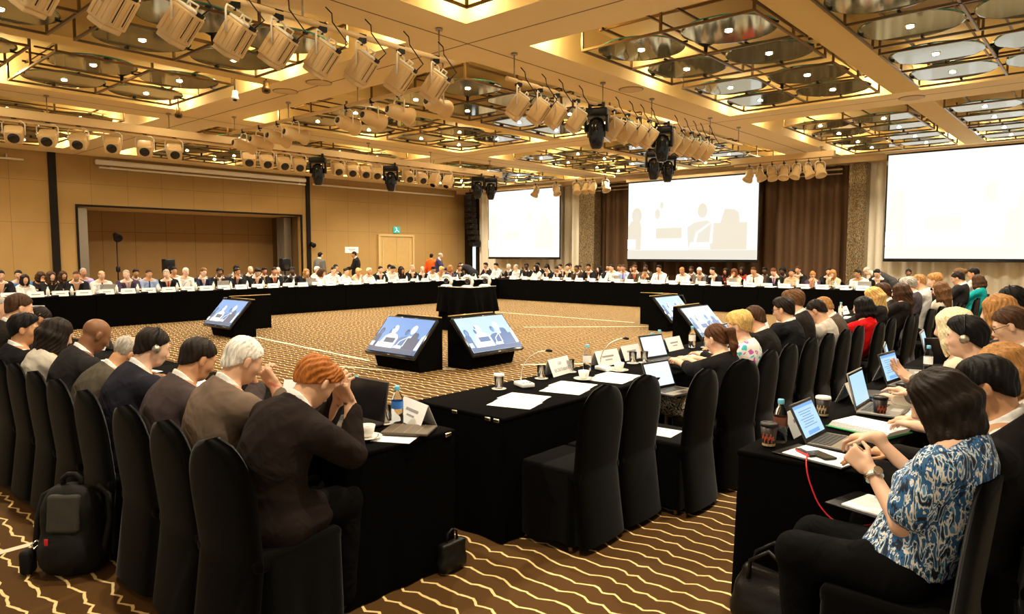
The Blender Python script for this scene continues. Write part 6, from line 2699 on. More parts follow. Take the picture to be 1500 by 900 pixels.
inst('laptop_off', 'open laptop turned away with a dark lid beyond the raised hand', (-1.00, 6.65, Z), PI / 2 - 0.9)
inst('papers', 'white papers before the person with grey suit and headset', (-0.98, 6.25, TZ), PI / 2)
inst('stack', 'stack of white papers beyond the dark turned laptop', (-0.98, 7.0, TZ), PI / 2)
inst('laptop_silver', 'tall lit laptop side-on at the far part of the side row', (-1.2, 7.35, Z), PI / 2 + 0.1)
inst('card', 'white tent card at the far part of the side row', (-1.28, 7.75, Z), PI / 2)
inst('papers', 'white papers at the far part of the side row', (-1.0, 8.4, TZ), PI / 2)
inst('bottle_clear', 'clear bottle at the far part of the side row, camera-side of two', (-1.2, 8.7, Z))
inst('bottle_clear', 'clear bottle at the far part of the side row, screen-side of two', (-1.05, 9.0, Z))
inst('laptop_silver', 'open laptop at the screen end of the side row', (-1.0, 10.0, Z), PI / 2 + 0.2)
# --- far rows
rr = random.Random(5)
i = 0
yy = 2.6
while yy < 19.2:
    inst('card_far', 'white name card on the panelled-wall tables, %s from the camera end' % nth(i), (-17.78, yy, Z), -PI / 2 + PI + PI + PI, 'name cards on the panelled-wall tables')
    inst('bottle_far', 'water bottle on the panelled-wall tables, %s from the camera end' % nth(i), (-17.95, yy + 0.28, Z), 0, 'bottles on the panelled-wall tables')
    inst('stack', 'white papers on the panelled-wall tables, %s from the camera end' % nth(i), (-17.98 - rr.random() * 0.1, yy + rr.uniform(-0.1, 0.1), TZ), rr.uniform(-0.4, 0.4), 'papers on the panelled-wall tables')
    if i % 2 == 0:
        inst('mic_far', 'black microphone on the panelled-wall tables, %s from the camera end' % nth(i // 2), (-17.75, yy + 0.36, Z), PI / 2, 'microphones on the panelled-wall tables')
    yy += 0.47
    i += 1
for k, yy in enumerate((5.95, 8.75, 11.4)):
    inst('laptop_far', 'open laptop seen from behind on the panelled-wall tables, %s from the camera end' % ORD[k], (-18.02, yy, Z), -PI / 2, 'laptops on the panelled-wall tables')
i = 0
xx = -17.0
while xx < -3.2:
    inst('card_far', 'white name card on the screen-side tables, %s from the room corner' % nth(i), (xx, YB + 0.13, Z), 0, 'name cards on the screen-side tables')
    inst('bottle_far', 'water bottle on the screen-side tables, %s from the room corner' % nth(i), (xx + 0.28, YB + 0.30, Z), 0, 'bottles on the screen-side tables')
    inst('stack', 'white papers on the screen-side tables, %s from the room corner' % nth(i), (xx + rr.uniform(-0.1, 0.1), YB + 0.36, TZ), rr.uniform(-0.4, 0.4), 'papers on the screen-side tables')
    if i % 2 == 0:
        inst('mic_far', 'black microphone on the screen-side tables, %s from the room corner' % nth(i // 2), (xx + 0.40, YB + 0.12, Z), PI, 'microphones on the screen-side tables')
    xx += 0.50
    i += 1
for k, xx in enumerate((-12.6, -8.6, -5.0)):
    inst('laptop_far', 'open laptop seen from behind on the screen-side tables, %s from the room corner' % ORD[k], (xx, YB + 0.42, Z), PI, 'laptops on the screen-side tables')

# ------------------------------------------------------------------ bags
t = thing('backpack', 'black backpack with grey panel and red zip tag on the carpet behind the chairs', 'backpack', (-4.16, 1.17, 0), 0.75)
V, Q = field_mesh([Box((0, 0, 0.20), (0.15, 0.09, 0.20), None, 0.06, 0.05), Ell((0, -0.02, 0.12), (0.165, 0.13, 0.13), None, 0.06), Ell((0, 0.0, 0.40), (0.13, 0.085, 0.08), None, 0.05),
                   Ell((0, -0.10, 0.13), (0.12, 0.06, 0.10), None, 0.03)], 0.008, 0, [lambda P, D: np.maximum(D, 0.003 - P[..., 2])], folds(3, 0.006, 22))
link('main_bag', np_mesh('main_bag', V, Q, ['backpack']), t)
V, Q = field_mesh([Box((0.0, -0.085, 0.34), (0.085, 0.022, 0.10), Rx(-0.15), 0.02, 0.02)], 0.007, 0, (), folds(5, 0.003, 30))
link('front_panel', np_mesh('front_panel', V, Q, ['backpack_grey']), t)
MB().mat('backpack').tube([(-0.045, 0.0, 0.46), (-0.05, 0.0, 0.50), (-0.02, 0.0, 0.525), (0.02, 0.0, 0.525), (0.05, 0.0, 0.50), (0.045, 0.0, 0.46)], 0.014, n=10).build('grab_handle', t)
for s in (-1, 1):
    MB().mat('backpack').tube([(s * 0.10, 0.06, 0.44), (s * 0.17, 0.03, 0.40), (s * 0.19, 0.0, 0.28), (s * 0.18, -0.04, 0.16), (s * 0.15, 0.0, 0.06)], 0.017, n=8).build('strap', t)
MB().mat('red_tag').rbox((-0.06, -0.145, 0.21), (0.018, 0.006, 0.035), 0.002).build('zip_tag', t)
MB().mat('chrome').tube([(-0.16, -0.06, 0.19), (-0.18, -0.08, 0.17), (-0.16, -0.09, 0.155), (-0.14, -0.07, 0.175), (-0.16, -0.06, 0.19)], 0.004, n=6).build('buckle', t)
mb = MB().mat('backpack').rbox((-0.22, -0.05, 0.07), (0.06, 0.08, 0.13), 0.02)
mb.build('side_pouch', t)
t = thing('handbag', 'black leather handbag slumped under the end of the side table', 'handbag', (-1.10, 3.08, 0), 0.15)
V, Q = field_mesh([Box((0, 0, 0.10), (0.19, 0.07, 0.10), None, 0.05, 0.05), Ell((0, 0, 0.07), (0.21, 0.10, 0.075), None, 0.05), Box((0.0, 0.0, 0.20), (0.16, 0.035, 0.06), Ry(0.12), 0.03, 0.05)], 0.008, 0,
                  [lambda P, D: np.maximum(D, 0.003 - P[..., 2])], folds(8, 0.010, 18))
link('bag_body', np_mesh('bag_body', V, Q, ['leather']), t)
for s in (-1, 1):
    MB().mat('leather').tube([(-0.12, s * 0.045, 0.22), (-0.11, s * 0.055, 0.31), (-0.03, s * 0.06, 0.37), (0.05, s * 0.055, 0.31), (0.06, s * 0.045, 0.22)], 0.010, n=8).build('handle', t)
t = thing('handbag', 'dark leather bag hanging against the end of the red-haired person\'s table', 'handbag', (-2.625, 2.50, 0), PI / 2)
t.scale = (0.55, 0.8, 0.62)
V, Q = field_mesh([Box((0, 0, 0.14), (0.16, 0.035, 0.13), None, 0.03, 0.04), Ell((0, 0, 0.08), (0.17, 0.05, 0.08), None, 0.04)], 0.009, 0, [lambda P, D: np.maximum(D, 0.003 - P[..., 2])], folds(9, 0.006, 20))
link('bag_body', np_mesh('bag_body', V, Q, ['leather']), t)
MB().mat('leather').tube([(-0.07, 0, 0.26), (-0.06, 0, 0.34), (0.0, 0, 0.37), (0.06, 0, 0.34), (0.07, 0, 0.26)], 0.009, n=8).build('handle', t)
# loudspeakers behind the rows
for (x, y, lab) in ((-20.9, 8.6, 'black loudspeaker cabinet on a pole in front of the recess, centre of it'), (-20.9, 12.35, 'black loudspeaker cabinet on a pole before the far jamb of the recess')):
    t = thing('loudspeaker', lab, 'speaker', (x, y, 0), 0)
    MB().mat('black_plastic').rbox((0, 0, 1.34), (0.26, 0.30, 0.42), 0.03).build('cabinet', t)
    MB().mat('black_metal').cyl((0, 0, 0.02), (0, 0, 1.14), 0.02).build('pole', t)
    for a in range(3):
        an = a * 2.1 + 0.3
        MB().mat('black_metal').cyl((0, 0, 0.45), (0.4 * math.cos(an), 0.4 * math.sin(an), 0.012), 0.012, n=8).build('leg', t)
    MB().mat('lens').disc((0.132, 0, 1.27), 0.09, R=Matrix.Rotation(PI / 2, 3, 'Y')).build('speaker_cone', t)
# ================================================================== PEOPLE
WHITE = (0.80, 0.78, 0.74)
BLACKC = (0.012, 0.011, 0.011)


def to_local(seat, rz, p):
    dx, dy = p[0] - seat[0], p[1] - seat[1]
    c, s = math.cos(-rz), math.sin(-rz)
    return (c * dx - s * dy, s * dx + c * dy, p[2])


PLACED = []


def near(seat, rz, head, label, skin, hair, hairc, wear, hr=None, hl=None, pitch=15, yaw=0, roll=0, female=False, h=0.0065, dr=None, dl=None, curl=(0.5, 0.5), palm=('down', 'down'), hang=True,
         cat='person', seed=None, width=1.0, belly=0.0, pole=(0.25, -0.25, -1.0), chairlab=None, legs=True, glasses=False, headset=False, watch=None, chairoff=None, hand_world=True):
    H = to_local(seat, rz, head)
    cv = (lambda q, d: d if q is None else to_local(seat, rz, q))
    p = Pose(hip=(0, 0.055, 0.55), head=H, pitch=pitch, yaw=yaw, roll=roll, hr=cv(hr, (0.17, 0.40, 0.79)), hl=cv(hl, (-0.17, 0.40, 0.79)), dr=dr, dl=dl, curl=curl, female=female, palm=palm, width=width, belly=belly, pole=pole, legs=legs)
    sd = seed if seed is not None else len(PLACED) + 11
    k = Kit(p, h, sd)
    hm = None
    if hair in ('long', 'straightlong', 'pony', 'bob', 'lob'):
        hm = hair_mesh(hair, 0.0055, hang=p.hR.T @ v3(0, -0.12, -1), seed=sd)
    elif hair and hair != 'bald':
        hm = hair_mesh(hair, 0.005, seed=sd)
    ws = []
    for it in wear:
        part, c = it[0], it[1]
        if len(it) > 2:
            part, me = it[0], it[2](k)
            k.m[part] = me
        ws.append((part, c))
    t = dress(k, 'person', label, cat, (seat[0], seat[1], 0), rz, skin, hair, hairc, ws, hairmesh=hm)
    Hm = head_matrix(p)
    if glasses:
        mb = MB().mat('black_metal')
        mb.T = Hm
        for s in (-1, 1):
            mb.tube([(s * 0.031 + 0.024 * math.cos(a), 0.100, 0.004 + 0.019 * math.sin(a)) for a in [2 * PI * i / 14 for i in range(15)]], 0.0022, n=6, caps=False)
            mb.tube([(s * 0.055, 0.098, 0.008), (s * 0.078, 0.06, 0.010), (s * 0.083, 0.0, 0.010)], 0.0022, n=6)
        mb.tube([(-0.008, 0.104, 0.006), (0.008, 0.104, 0.006)], 0.0022, n=6)
        mb.build('glasses', t)
    if headset:
        mb = MB().mat('black_plastic')
        mb.T = Hm
        mb.tube([(0.096 * math.cos(a), -0.012, 0.034 + 0.106 * math.sin(a)) for a in [PI * i / 14 for i in range(15)]], 0.005, n=8)
        mb.mat('steel')
        for s in (-1, 1):
            mb.lathe([(0.0, 0.018), (0.024, 0.016), (0.028, 0.0), (0.024, -0.012), (0.0, -0.012)], (s * 0.094, -0.004, -0.006), n=18, R=Matrix.Rotation(s * PI / 2, 3, 'Y'))
        mb.build('headset', t)
    if watch:
        W, E = p.fore[watch][1], p.fore[watch][0]
        d = unit(E - W)
        mb = MB().mat('chrome')
        c = W + d * 0.03
        mb.cyl(c - d * 0.009, c + d * 0.009, 0.034, n=20)
        e = Vector(v3(0, 0, 1) - d * d[2]).normalized()
        mb.cyl(Vector(c) + e * 0.030, Vector(c) + e * 0.042, 0.017, n=18)
        mb.build('wristwatch', t)
    if chairlab:
        off = chairoff if chairoff is not None else (-0.06 if rz > 1.2 and seat[0] < -1.5 else 0.03)
        chair(seat[0] - math.sin(rz) * off, seat[1] + math.cos(rz) * off, rz, chairlab)
    PLACED.append((p, t))
    return t


def suit(c, tie=None, shirt=WHITE, trousers=None):
    c = tuple(v * 0.62 for v in c)
    trousers = (0.0022, 0.0020, 0.0020)
    w = [('jacket', c), ('shirt', shirt), ('trousers', trousers or c), ('shoes', BLACKC)]
    if tie:
        w.insert(2, ('tie', tie))
    return w


def shirtwear(c, trousers=(0.02, 0.018, 0.018), tie=None):
    w = [('top', c), ('trousers', trousers), ('shoes', BLACKC)]
    if tie:
        w.insert(1, ('tie', tie))
    return w


# ---- near row, facing +y, seen from behind
SY = 1.48
near((-2.77, SY), 0.12, (-2.76, 1.775, 1.11), 'red-haired person in a dark brown suit, head propped on both hands', 'fair', 'wavy', 'ginger', suit((0.030, 0.020, 0.017)),
     hr=(-2.75, 1.95, 0.99), hl=(-2.84, 1.95, 1.00), dr=(-0.12, -0.42, 0.9), dl=(0.12, -0.42, 0.9), palm=('face', 'face'), curl=(0.9, 0.8), pitch=48, pole=(0.28, 0.05, -1.0), h=0.006, seed=2, width=1.04,
     chairlab='black covered chair of the red-haired person, closest to the camera')
near((-3.21, SY), 0, (-3.21, 1.66, 1.18), 'white-haired person in a taupe suit, hand held to the mouth', 'fair', 'short', 'white', suit((0.25, 0.175, 0.125)),
     hr=(-3.20, 1.82, 1.03), hl=(-3.34, 1.95, 0.79), dr=(-0.45, -0.35, 0.8), palm=('face', 'down'), curl=(1.2, 0.6), pitch=28, yaw=-8, pole=(0.5, 0.1, -1.0), h=0.006, seed=5, width=1.06, belly=0.02,
     chairlab='black covered chair of the white-haired person in the taupe suit')
near((-3.68, SY), 0, (-3.68, 1.65, 1.14), 'person with receding dark hair and a plum-grey suit', 'warm', 'short', 'dark', suit((0.10, 0.072, 0.070)),
     hr=(-3.60, 1.93, 0.95), hl=(-3.80, 1.93, 0.80), dr=(-0.2, -0.3, 0.9), palm=('face', 'down'), curl=(1.0, 0.6), pitch=30, pole=(0.5, 0.1, -1.0), h=0.006, seed=6, width=1.06,
     chairlab='black covered chair of the person with the plum-grey suit')
near((-4.27, SY), 0, (-4.27, 1.65, 1.15), 'person with short dark hair and a headset, in a navy suit', 'pale', 'short', 'dark', suit((0.030, 0.029, 0.042)),
     hr=(-4.15, 1.94, 0.79), hl=(-4.40, 1.94, 0.79), pitch=22, yaw=-6, headset=True, h=0.006, seed=7,
     chairlab='black covered chair of the person wearing a headset and navy suit')
near((-4.77, SY), 0, (-4.77, 1.69, 1.06), 'stooping balding person in an olive-grey suit beside the headset wearer', 'warm', 'fringe', 'grey', suit((0.120, 0.100, 0.070)),
     hr=(-4.66, 1.94, 0.79), hl=(-4.90, 1.94, 0.79), pitch=42, h=0.007, seed=8, chairlab='black covered chair of the stooping person in olive-grey')
near((-5.21, SY), 0, (-5.21, 1.65, 1.15), 'bald brown-skinned person in a charcoal suit looking down', 'brown', 'bald', None, suit((0.034, 0.030, 0.030)),
     hr=(-5.08, 1.92, 0.80), hl=(-5.33, 1.92, 0.80), pitch=34, h=0.006, seed=9, chairlab='black covered chair of the bald person in charcoal')
near((-5.67, SY), 0, (-5.67, 1.55, 1.13), 'person with very long straight dark hair and a pale blouse', 'fair', 'straightlong', 'dark', shirtwear((0.55, 0.50, 0.42)),
     hr=(-5.55, 1.90, 0.79), hl=(-5.80, 1.90, 0.79), pitch=26, female=True, h=0.0065, seed=10, chairlab='black covered chair of the person with very long dark hair')
near((-6.12, SY), 0, (-6.12, 1.46, 1.14), 'black-haired person in a black suit with white collar, facing sideways', 'warm', 'full', 'black', suit((0.022, 0.020, 0.022)),
     hr=(-6.00, 1.88, 0.79), hl=(-6.25, 1.88, 0.79), pitch=8, yaw=-22, h=0.0065, seed=12, chairlab='black covered chair of the black-haired person with white collar')
near((-6.60, SY), 0, (-6.60, 1.55, 1.27), 'person with brown-grey hair rising behind the black-haired person', 'fair', 'short', 'brown', suit((0.045, 0.036, 0.03)),
     pitch=18, h=0.009, seed=13, chairlab='black covered chair of the person with brown-grey hair')
near((-7.08, SY), 0, (-7.08, 1.80, 1.13), 'person with cropped hair leaning far over the near-row table', 'tan', 'buzz', 'dark', suit((0.03, 0.026, 0.024)),
     hr=(-6.98, 2.0, 0.80), hl=(-7.20, 2.0, 0.80), pitch=35, h=0.009, seed=14, chairlab='black covered chair of the person leaning over with cropped hair')
near((-7.60, SY), 0, (-7.60, 1.62, 1.20), 'person with grey hair and brown jacket at the far end of the near row', 'fair', 'receding', 'grey', suit((0.10, 0.07, 0.05)),
     pitch=20, h=0.010, seed=15, chairlab='black covered chair of the brown-jacketed person at the row\'s end')
o = inst('paper', 'small white sheet held up before the far end of the near row', (-7.30, 1.84, 1.17))
o.rotation_euler = (PI / 2 - 0.15, 0, 0.9)
o.scale = (0.62, 0.45, 1)

# ---- empty chairs of the centre row
chair(-2.42, 3.31, PI / 2, 'first empty black covered chair of the centre row, closest to the camera')
chair(-2.42, 3.76, PI / 2, 'second empty black covered chair of the centre row')
chair(-2.24, 4.22, PI / 2, 'third empty black covered chair of the centre row, with paper on its seat')

# ---- centre row, facing -x
HP = PI / 2
near((-2.28, 4.86), HP - 0.22, (-2.27, 4.92, 1.06), 'person with a brown ponytail, black top and floral skirt typing on a laptop', 'pale', 'pony', (0.080, 0.030, 0.011),
     [('top', BLACKC, lambda k: k.mk_top(0.35, False, 0.010, ('fabric',))), ('skirt', WHITE, lambda k: k.mk_skirt(('floral_skirt',))), ('shoes', BLACKC)],
     hr=(-2.74, 5.25, 0.82), hl=(-2.74, 5.12, 0.82), pitch=24, yaw=4, female=True, h=0.006, seed=21, chairlab='black covered chair of the ponytailed person')
inst('laptop_white', 'open laptop resting on the floral skirt of the ponytailed person', (-2.50, 4.72, 0.645), HP - 0.15)
near((-2.32, 5.38), HP, (-2.30, 5.39, 1.12), 'person with short blonde hair and a colourful floral top', 'pale', 'pixie', 'blonde',
     [('top', WHITE, lambda k: k.mk_top(0.35, False, 0.010, ('floral_top',))), ('skirt', (0.01, 0.01, 0.01)), ('shoes', BLACKC)], pitch=18, female=True, h=0.0065, seed=22, yaw=10,
     chairlab='black covered chair of the person in the colourful floral top')
near((-2.34, 5.88), HP, (-2.40, 5.95, 1.13), 'broad person with brown hair in a black suit, beside the floral top', 'fair', 'short', 'brown', suit((0.022, 0.018, 0.017)), pitch=25, h=0.007, seed=23, width=1.1, yaw=6,
     chairlab='black covered chair of the broad person in the black suit')
near((-2.34, 6.42), HP, (-2.36, 6.54, 1.18), 'person with dark hair and glasses in a black suit, reading a laptop', 'fair', 'full', 'dark', suit((0.018, 0.018, 0.022)), pitch=14, h=0.007, seed=24, glasses=True,
     chairlab='black covered chair of the person with glasses and a laptop')
near((-2.34, 6.90), HP, (-2.42, 6.96, 1.23), 'person with wavy grey-brown hair in a dark brown suit', 'fair', 'wavy', 'lightbrown', suit((0.035, 0.026, 0.022)), pitch=20, h=0.008, seed=25,
     chairlab='black covered chair of the person with wavy grey-brown hair')
near((-2.32, 7.36), HP, (-2.32, 7.36, 1.12), 'dark-haired person in a pale shirt bent low behind the suits', 'fair', 'short', 'dark', shirtwear((0.62, 0.56, 0.48)), pitch=35, h=0.008, seed=26,
     chairlab='black covered chair of the person in the pale shirt')
near((-2.32, 7.84), HP, (-2.40, 7.84, 1.12), 'person with light brown hair in a warm grey suit, writing', 'pale', 'short', 'straw', suit((0.15, 0.11, 0.08)), pitch=35, h=0.008, seed=27,
     chairlab='black covered chair of the person in the warm grey suit')
near((-2.24, 8.34), HP, (-2.15, 8.38, 1.11), 'person with black bobbed hair in a bright red jacket', 'fair', 'bob', 'black', [('top', (0.80, 0.012, 0.015), lambda k: k.mk_top(0.95, False, 0.014, ('fabric',))), ('trousers', BLACKC), ('shoes', BLACKC)],
     pitch=10, female=True, h=0.0075, seed=28, chairlab='black covered chair of the person in the red jacket')
near((-2.26, 8.94), HP, (-2.22, 9.08, 1.19), 'person with long golden hair behind the red jacket', 'pale', 'straightlong', 'blonde', suit((0.03, 0.028, 0.028)), pitch=20, female=True, h=0.009, seed=29,
     chairlab='black covered chair of the person with long golden hair')
near((-2.20, 9.60), HP, (-2.08, 9.78, 1.22), 'person with loose brown hair and a black jacket, in profile', 'pale', 'long', 'brown', shirtwear((0.025, 0.020, 0.020)), pitch=10, female=True, h=0.009, seed=30, yaw=-5,
     chairlab='black covered chair of the person with loose brown hair in black')
near((-2.20, 9.85), HP, (-2.30, 9.85, 1.21), 'person with swept brown hair behind the black-jacketed profile', 'fair', 'full', 'brown', suit((0.05, 0.045, 0.045)), pitch=12, h=0.010, seed=31,
     chairlab='black covered chair of the person with swept brown hair')
near((-2.22, 10.9), HP, (-2.24, 10.98, 1.26), 'curly grey-haired person in a mauve-grey jacket', 'fair', 'wavy', 'grey', suit((0.12, 0.095, 0.11)), pitch=25, h=0.010, seed=32, chairlab='black covered chair of the person in mauve-grey')
near((-2.20, 11.5), HP, (-2.22, 11.55, 1.29), 'bald person in a white shirt leaning on the centre row', 'fair', 'buzz', 'straw', shirtwear((0.72, 0.66, 0.62)), pitch=22, h=0.010, seed=33, chairlab='black covered chair of the bald person in white')
near((-2.02, 12.05), HP, (-1.98, 11.75, 1.18), 'person with long light brown hair and a cream top', 'pale', 'long', 'lightbrown', shirtwear((0.66, 0.58, 0.46)), pitch=15, female=True, h=0.010, seed=34,
     chairlab='black covered chair of the person in the cream top')
near((-2.12, 12.4), HP, (-2.18, 12.45, 1.28), 'person with bushy blonde hair beyond the cream top', 'pale', 'pixie', 'straw', suit((0.05, 0.035, 0.03)), pitch=15, female=True, h=0.011, seed=35, chairlab='black covered chair of the bushy blonde person')
near((-2.05, 13.5), HP, (-2.05, 13.62, 1.29), 'dark-haired person in a grey-black suit near the row\'s screen end', 'fair', 'short', 'dark', suit((0.035, 0.032, 0.032)), pitch=25, h=0.011, seed=36, chairlab='black covered chair of the dark-haired person near the screen end')
near((-1.92, 14.5), HP, (-1.90, 14.6, 1.22), 'person with a brown bob in a teal top', 'pale', 'bob', 'brown', shirtwear((0.01, 0.33, 0.33)), pitch=8, female=True, h=0.011, seed=37, chairlab='black covered chair of the person in the teal top')
near((-2.10, 14.1), HP, (-2.10, 14.0, 1.34), 'tall person with brown hair in white, past the dark-suited one', 'pale', 'bun', 'lightbrown', shirtwear((0.7, 0.68, 0.64)), pitch=5, female=True, h=0.011, seed=38, chairlab='black covered chair of the tall person in white')
near((-2.15, 15.6), HP, (-2.12, 15.75, 1.32), 'short-haired person in a white shirt farthest along the centre row', 'warm', 'short', 'black', shirtwear((0.7, 0.66, 0.64)), pitch=12, h=0.011, seed=39, chairlab='black covered chair of the short-haired person farthest along')

# ---- side row
near((-0.50, 2.83), HP, (-0.47, 2.86, 1.175), 'person with straight dark hair in a blue and white patterned dress, wearing a watch', 'pale', 'lob', 'dark',
     [('blouse', WHITE, lambda k: k.mk_top(0.72, True, 0.016, ('blue_print',), 0.02, 0.006, 0.555)), ('trousers', (0.0018, 0.0018, 0.0018)), ('shoes', BLACKC)],
     hr=(-0.74, 3.16, 0.93), hl=(-0.68, 2.84, 0.88), dr=(0.15, 0.9, -0.15), dl=(0.15, 0.75, 0.45), curl=(0.7, 1.45), palm=('down', 'in'), pitch=28, yaw=2, female=True, h=0.0055, seed=41, watch=-1, width=1.05,
     pole=(0.35, -0.1, -1.0), chairoff=0.03, chairlab='black covered chair of the person in the blue patterned dress')
near((-0.36, 3.33), HP, (-0.37, 3.24, 1.185), 'black-haired person in a black suit with white collar, beside the blue dress', 'warm', 'full', 'black', suit((0.020, 0.018, 0.018)),
     hr=(-0.72, 3.45, 0.79), hl=(-0.72, 3.15, 0.79), pitch=24, h=0.006, seed=42, chairlab='black covered chair of the black-suited person beside the blue dress')
near((-0.32, 3.80), HP, (-0.38, 3.74, 1.19), 'person with strawberry blonde hair and bare arms in a white top', 'pale', 'bob', 'straw', [('shortsleeve', (0.75, 0.70, 0.6)), ('skirt', (0.01, 0.01, 0.01)), ('shoes', BLACKC)],
     hr=(-0.84, 4.10, 0.81), hl=(-0.86, 3.96, 0.81), pitch=18, female=True, h=0.007, seed=43, chairlab='black covered chair of the strawberry blonde person')
near((-0.50, 4.45), HP, (-0.62, 4.47, 1.245), 'dark-haired person in a grey suit with earpiece, one hand raised over a laptop', 'pale', 'full', 'black', suit((0.17, 0.145, 0.115)),
     hr=(-0.92, 4.75, 0.84), hl=(-0.84, 4.38, 0.98), dl=(-0.15, 0.75, 0.55), dr=None, palm=('down', 'back'), curl=(0.5, 0.35), pitch=8, headset=True, h=0.0065, seed=44,
     chairlab='black covered chair of the grey-suited person raising a hand')
near((-0.62, 5.0), HP, (-0.75, 4.90, 1.26), 'person with pale blonde hair behind the grey-suited raised hand', 'pale', 'bob', 'platinum', shirtwear((0.72, 0.62, 0.45)), pitch=14, female=True, h=0.008, seed=45,
     chairlab='black covered chair of the pale blonde person')
near((-0.42, 5.35), HP, (-0.50, 5.22, 1.26), 'person with brown hair and glasses in a black suit at the frame edge', 'pale', 'short', 'brown', suit((0.02, 0.019, 0.02)), pitch=24, h=0.008, seed=46, glasses=True, yaw=8,
     chairlab='black covered chair of the glasses wearer at the frame edge')
near((-0.50, 5.9), HP, (-0.62, 5.72, 1.31), 'person with golden brown hair resting a hand on the cheek', 'pale', 'bob', 'straw', shirtwear((0.04, 0.035, 0.035)), pitch=14, female=True, h=0.009, seed=47,
     chairlab='black covered chair of the golden-haired person')
near((-0.52, 6.6), HP, (-0.62, 6.5, 1.34), 'person with short black hair far along the side row', 'warm', 'short', 'black', suit((0.022, 0.02, 0.02)), pitch=15, h=0.009, seed=48, headset=True, chairlab='black covered chair of the person far along the side row')

# ---- far figures share a few posed bodies
FAR = {
    'm1': Kit(Pose(head=(0, 0.07, 1.20), pitch=10, hr=(0.17, 0.40, 0.79), hl=(-0.17, 0.40, 0.79)), 0.011, 51),
    'm2': Kit(Pose(head=(0, 0.14, 1.16), pitch=30, hr=(0.10, 0.42, 0.79), hl=(-0.12, 0.42, 0.79)), 0.011, 52),
    'm3': Kit(Pose(head=(0.04, 0.12, 1.18), pitch=8, yaw=-35, roll=8, hr=(0.14, 0.38, 0.80), hl=(-0.2, 0.38, 0.79), width=1.05), 0.011, 53),
    'm4': Kit(Pose(head=(-0.03, 0.10, 1.19), pitch=5, yaw=30, hr=(0.05, 0.28, 1.03), hl=(-0.12, 0.40, 0.79), dr=(-0.3, -0.4, 0.9), palm=('face', 'down'), curl=(1.0, 0.5)), 0.011, 54),
    'f1': Kit(Pose(head=(0, 0.06, 1.15), pitch=8, female=True, hr=(0.15, 0.38, 0.79), hl=(-0.15, 0.38, 0.79)), 0.011, 55),
    'f2': Kit(Pose(head=(0.02, 0.12, 1.12), pitch=25, yaw=20, female=True, hr=(0.03, 0.25, 0.98), hl=(-0.12, 0.40, 0.79), dr=(-0.2, -0.4, 0.9), palm=('face', 'down'), curl=(1.0, 0.5)), 0.011, 56),
}
for kk in FAR.values():
    kk.hg = 0.0125
SAID = {}
FIRST = {}


def sayonce(s):
    n = SAID.get(s, 0)
    SAID[s] = n + 1
    return n


CNAME = {'black': ((0.016, 0.015, 0.016), 'black suit'), 'navy': ((0.02, 0.022, 0.045), 'navy suit'), 'grey': ((0.10, 0.09, 0.08), 'grey suit'), 'plum': ((0.075, 0.05, 0.09), 'plum suit'), 'brownsuit': ((0.07, 0.045, 0.03), 'brown suit'),
         'white': ((0.80, 0.78, 0.74), 'white shirt'), 'sky': ((0.36, 0.48, 0.72), 'pale blue shirt'), 'blue': ((0.10, 0.25, 0.50), 'blue shirt'), 'lilac': ((0.42, 0.36, 0.70), 'lilac shirt'), 'yellow': ((0.62, 0.48, 0.14), 'yellow shirt'),
         'beige': ((0.50, 0.40, 0.26), 'beige top'), 'cream': ((0.68, 0.60, 0.45), 'cream top'), 'wine': ((0.16, 0.015, 0.02), 'wine-red top'), 'blacktop': ((0.018, 0.016, 0.016), 'black top'), 'red': ((0.5, 0.03, 0.02), 'red top'), 'pink': ((0.55, 0.25, 0.28), 'pink top')}


def far_person(kit, x, y, rz, hair, hairc, wear, skin, where, tie=None, jitter=True):
    c, nm = CNAME[wear]
    fem = kit.startswith('f')
    k = FAR[kit]
    r = random.Random(int(abs(x) * 977 + abs(y) * 313))
    hn = {'bald': 'bald head', 'fringe': 'bald crown', 'buzz': 'cropped hair'}.get(hair)
    if hn is None or hair in ('fringe',):
        hcn = {'lightbrown': 'light brown', 'straw': 'sandy', 'platinum': 'pale blonde'}.get(hairc, hairc)
        ln = {'short': 'short', 'full': 'thick', 'thin': 'thin', 'receding': 'receding', 'long': 'long', 'bob': 'bobbed', 'pixie': 'fluffy', 'bun': 'pinned-up', 'straightlong': 'long straight', 'wavy': 'wavy', 'afro': 'curly', 'pony': 'tied-back'}.get(hair, '')
        hn = hn if hn else '%s %s hair' % (ln, hcn)
    base = 'person with %s, %s' % (hn, nm)
    if tie:
        base += ' and tie'
    if nm.endswith('suit'):
        wl = [('jacket', c), ('shirt', WHITE), ('trousers', c)]
        if tie:
            wl.append(('tie', tie))
    else:
        wl = [('top', c), ('trousers', (0.02, 0.018, 0.018))]
        if tie:
            wl.append(('tie', tie))
    key = base + ', ' + where
    n = sayonce(key)
    frm = ' from camera' if where.startswith('wall') else ' from corner'
    lab = key
    if n:
        lab = key + ', ' + nth(n) + frm
    if n == 1:
        a, b = FIRST[key]
        a['label'] = key + ', first' + frm
        b['label'] = 'chair of ' + a['label']
    sc = 1.0 + r.uniform(-0.03, 0.03)
    t = dress(k, 'person', lab, 'person', (x, y, 0), rz + r.uniform(-0.18, 0.18), skin, hair, hairc, wl, scale=sc)
    cl = 'chair of ' + lab
    ch = chair(x - math.sin(rz) * 0.03, y + math.cos(rz) * 0.03, rz, cl)
    if not n:
        FIRST[key] = (t, ch)
    return t


def ray_x(px, x):
    """y where the sight line through column px meets the row at x (used once to lay out the row)."""
    a = (px - 750) / FPX
    f = math.cos(PITCH) + 0.05 * math.sin(PITCH)
    dx = -math.sin(AZ) * f + math.cos(AZ) * a
    dy = math.cos(AZ) * f + math.sin(AZ) * a
    return x * dy / dx


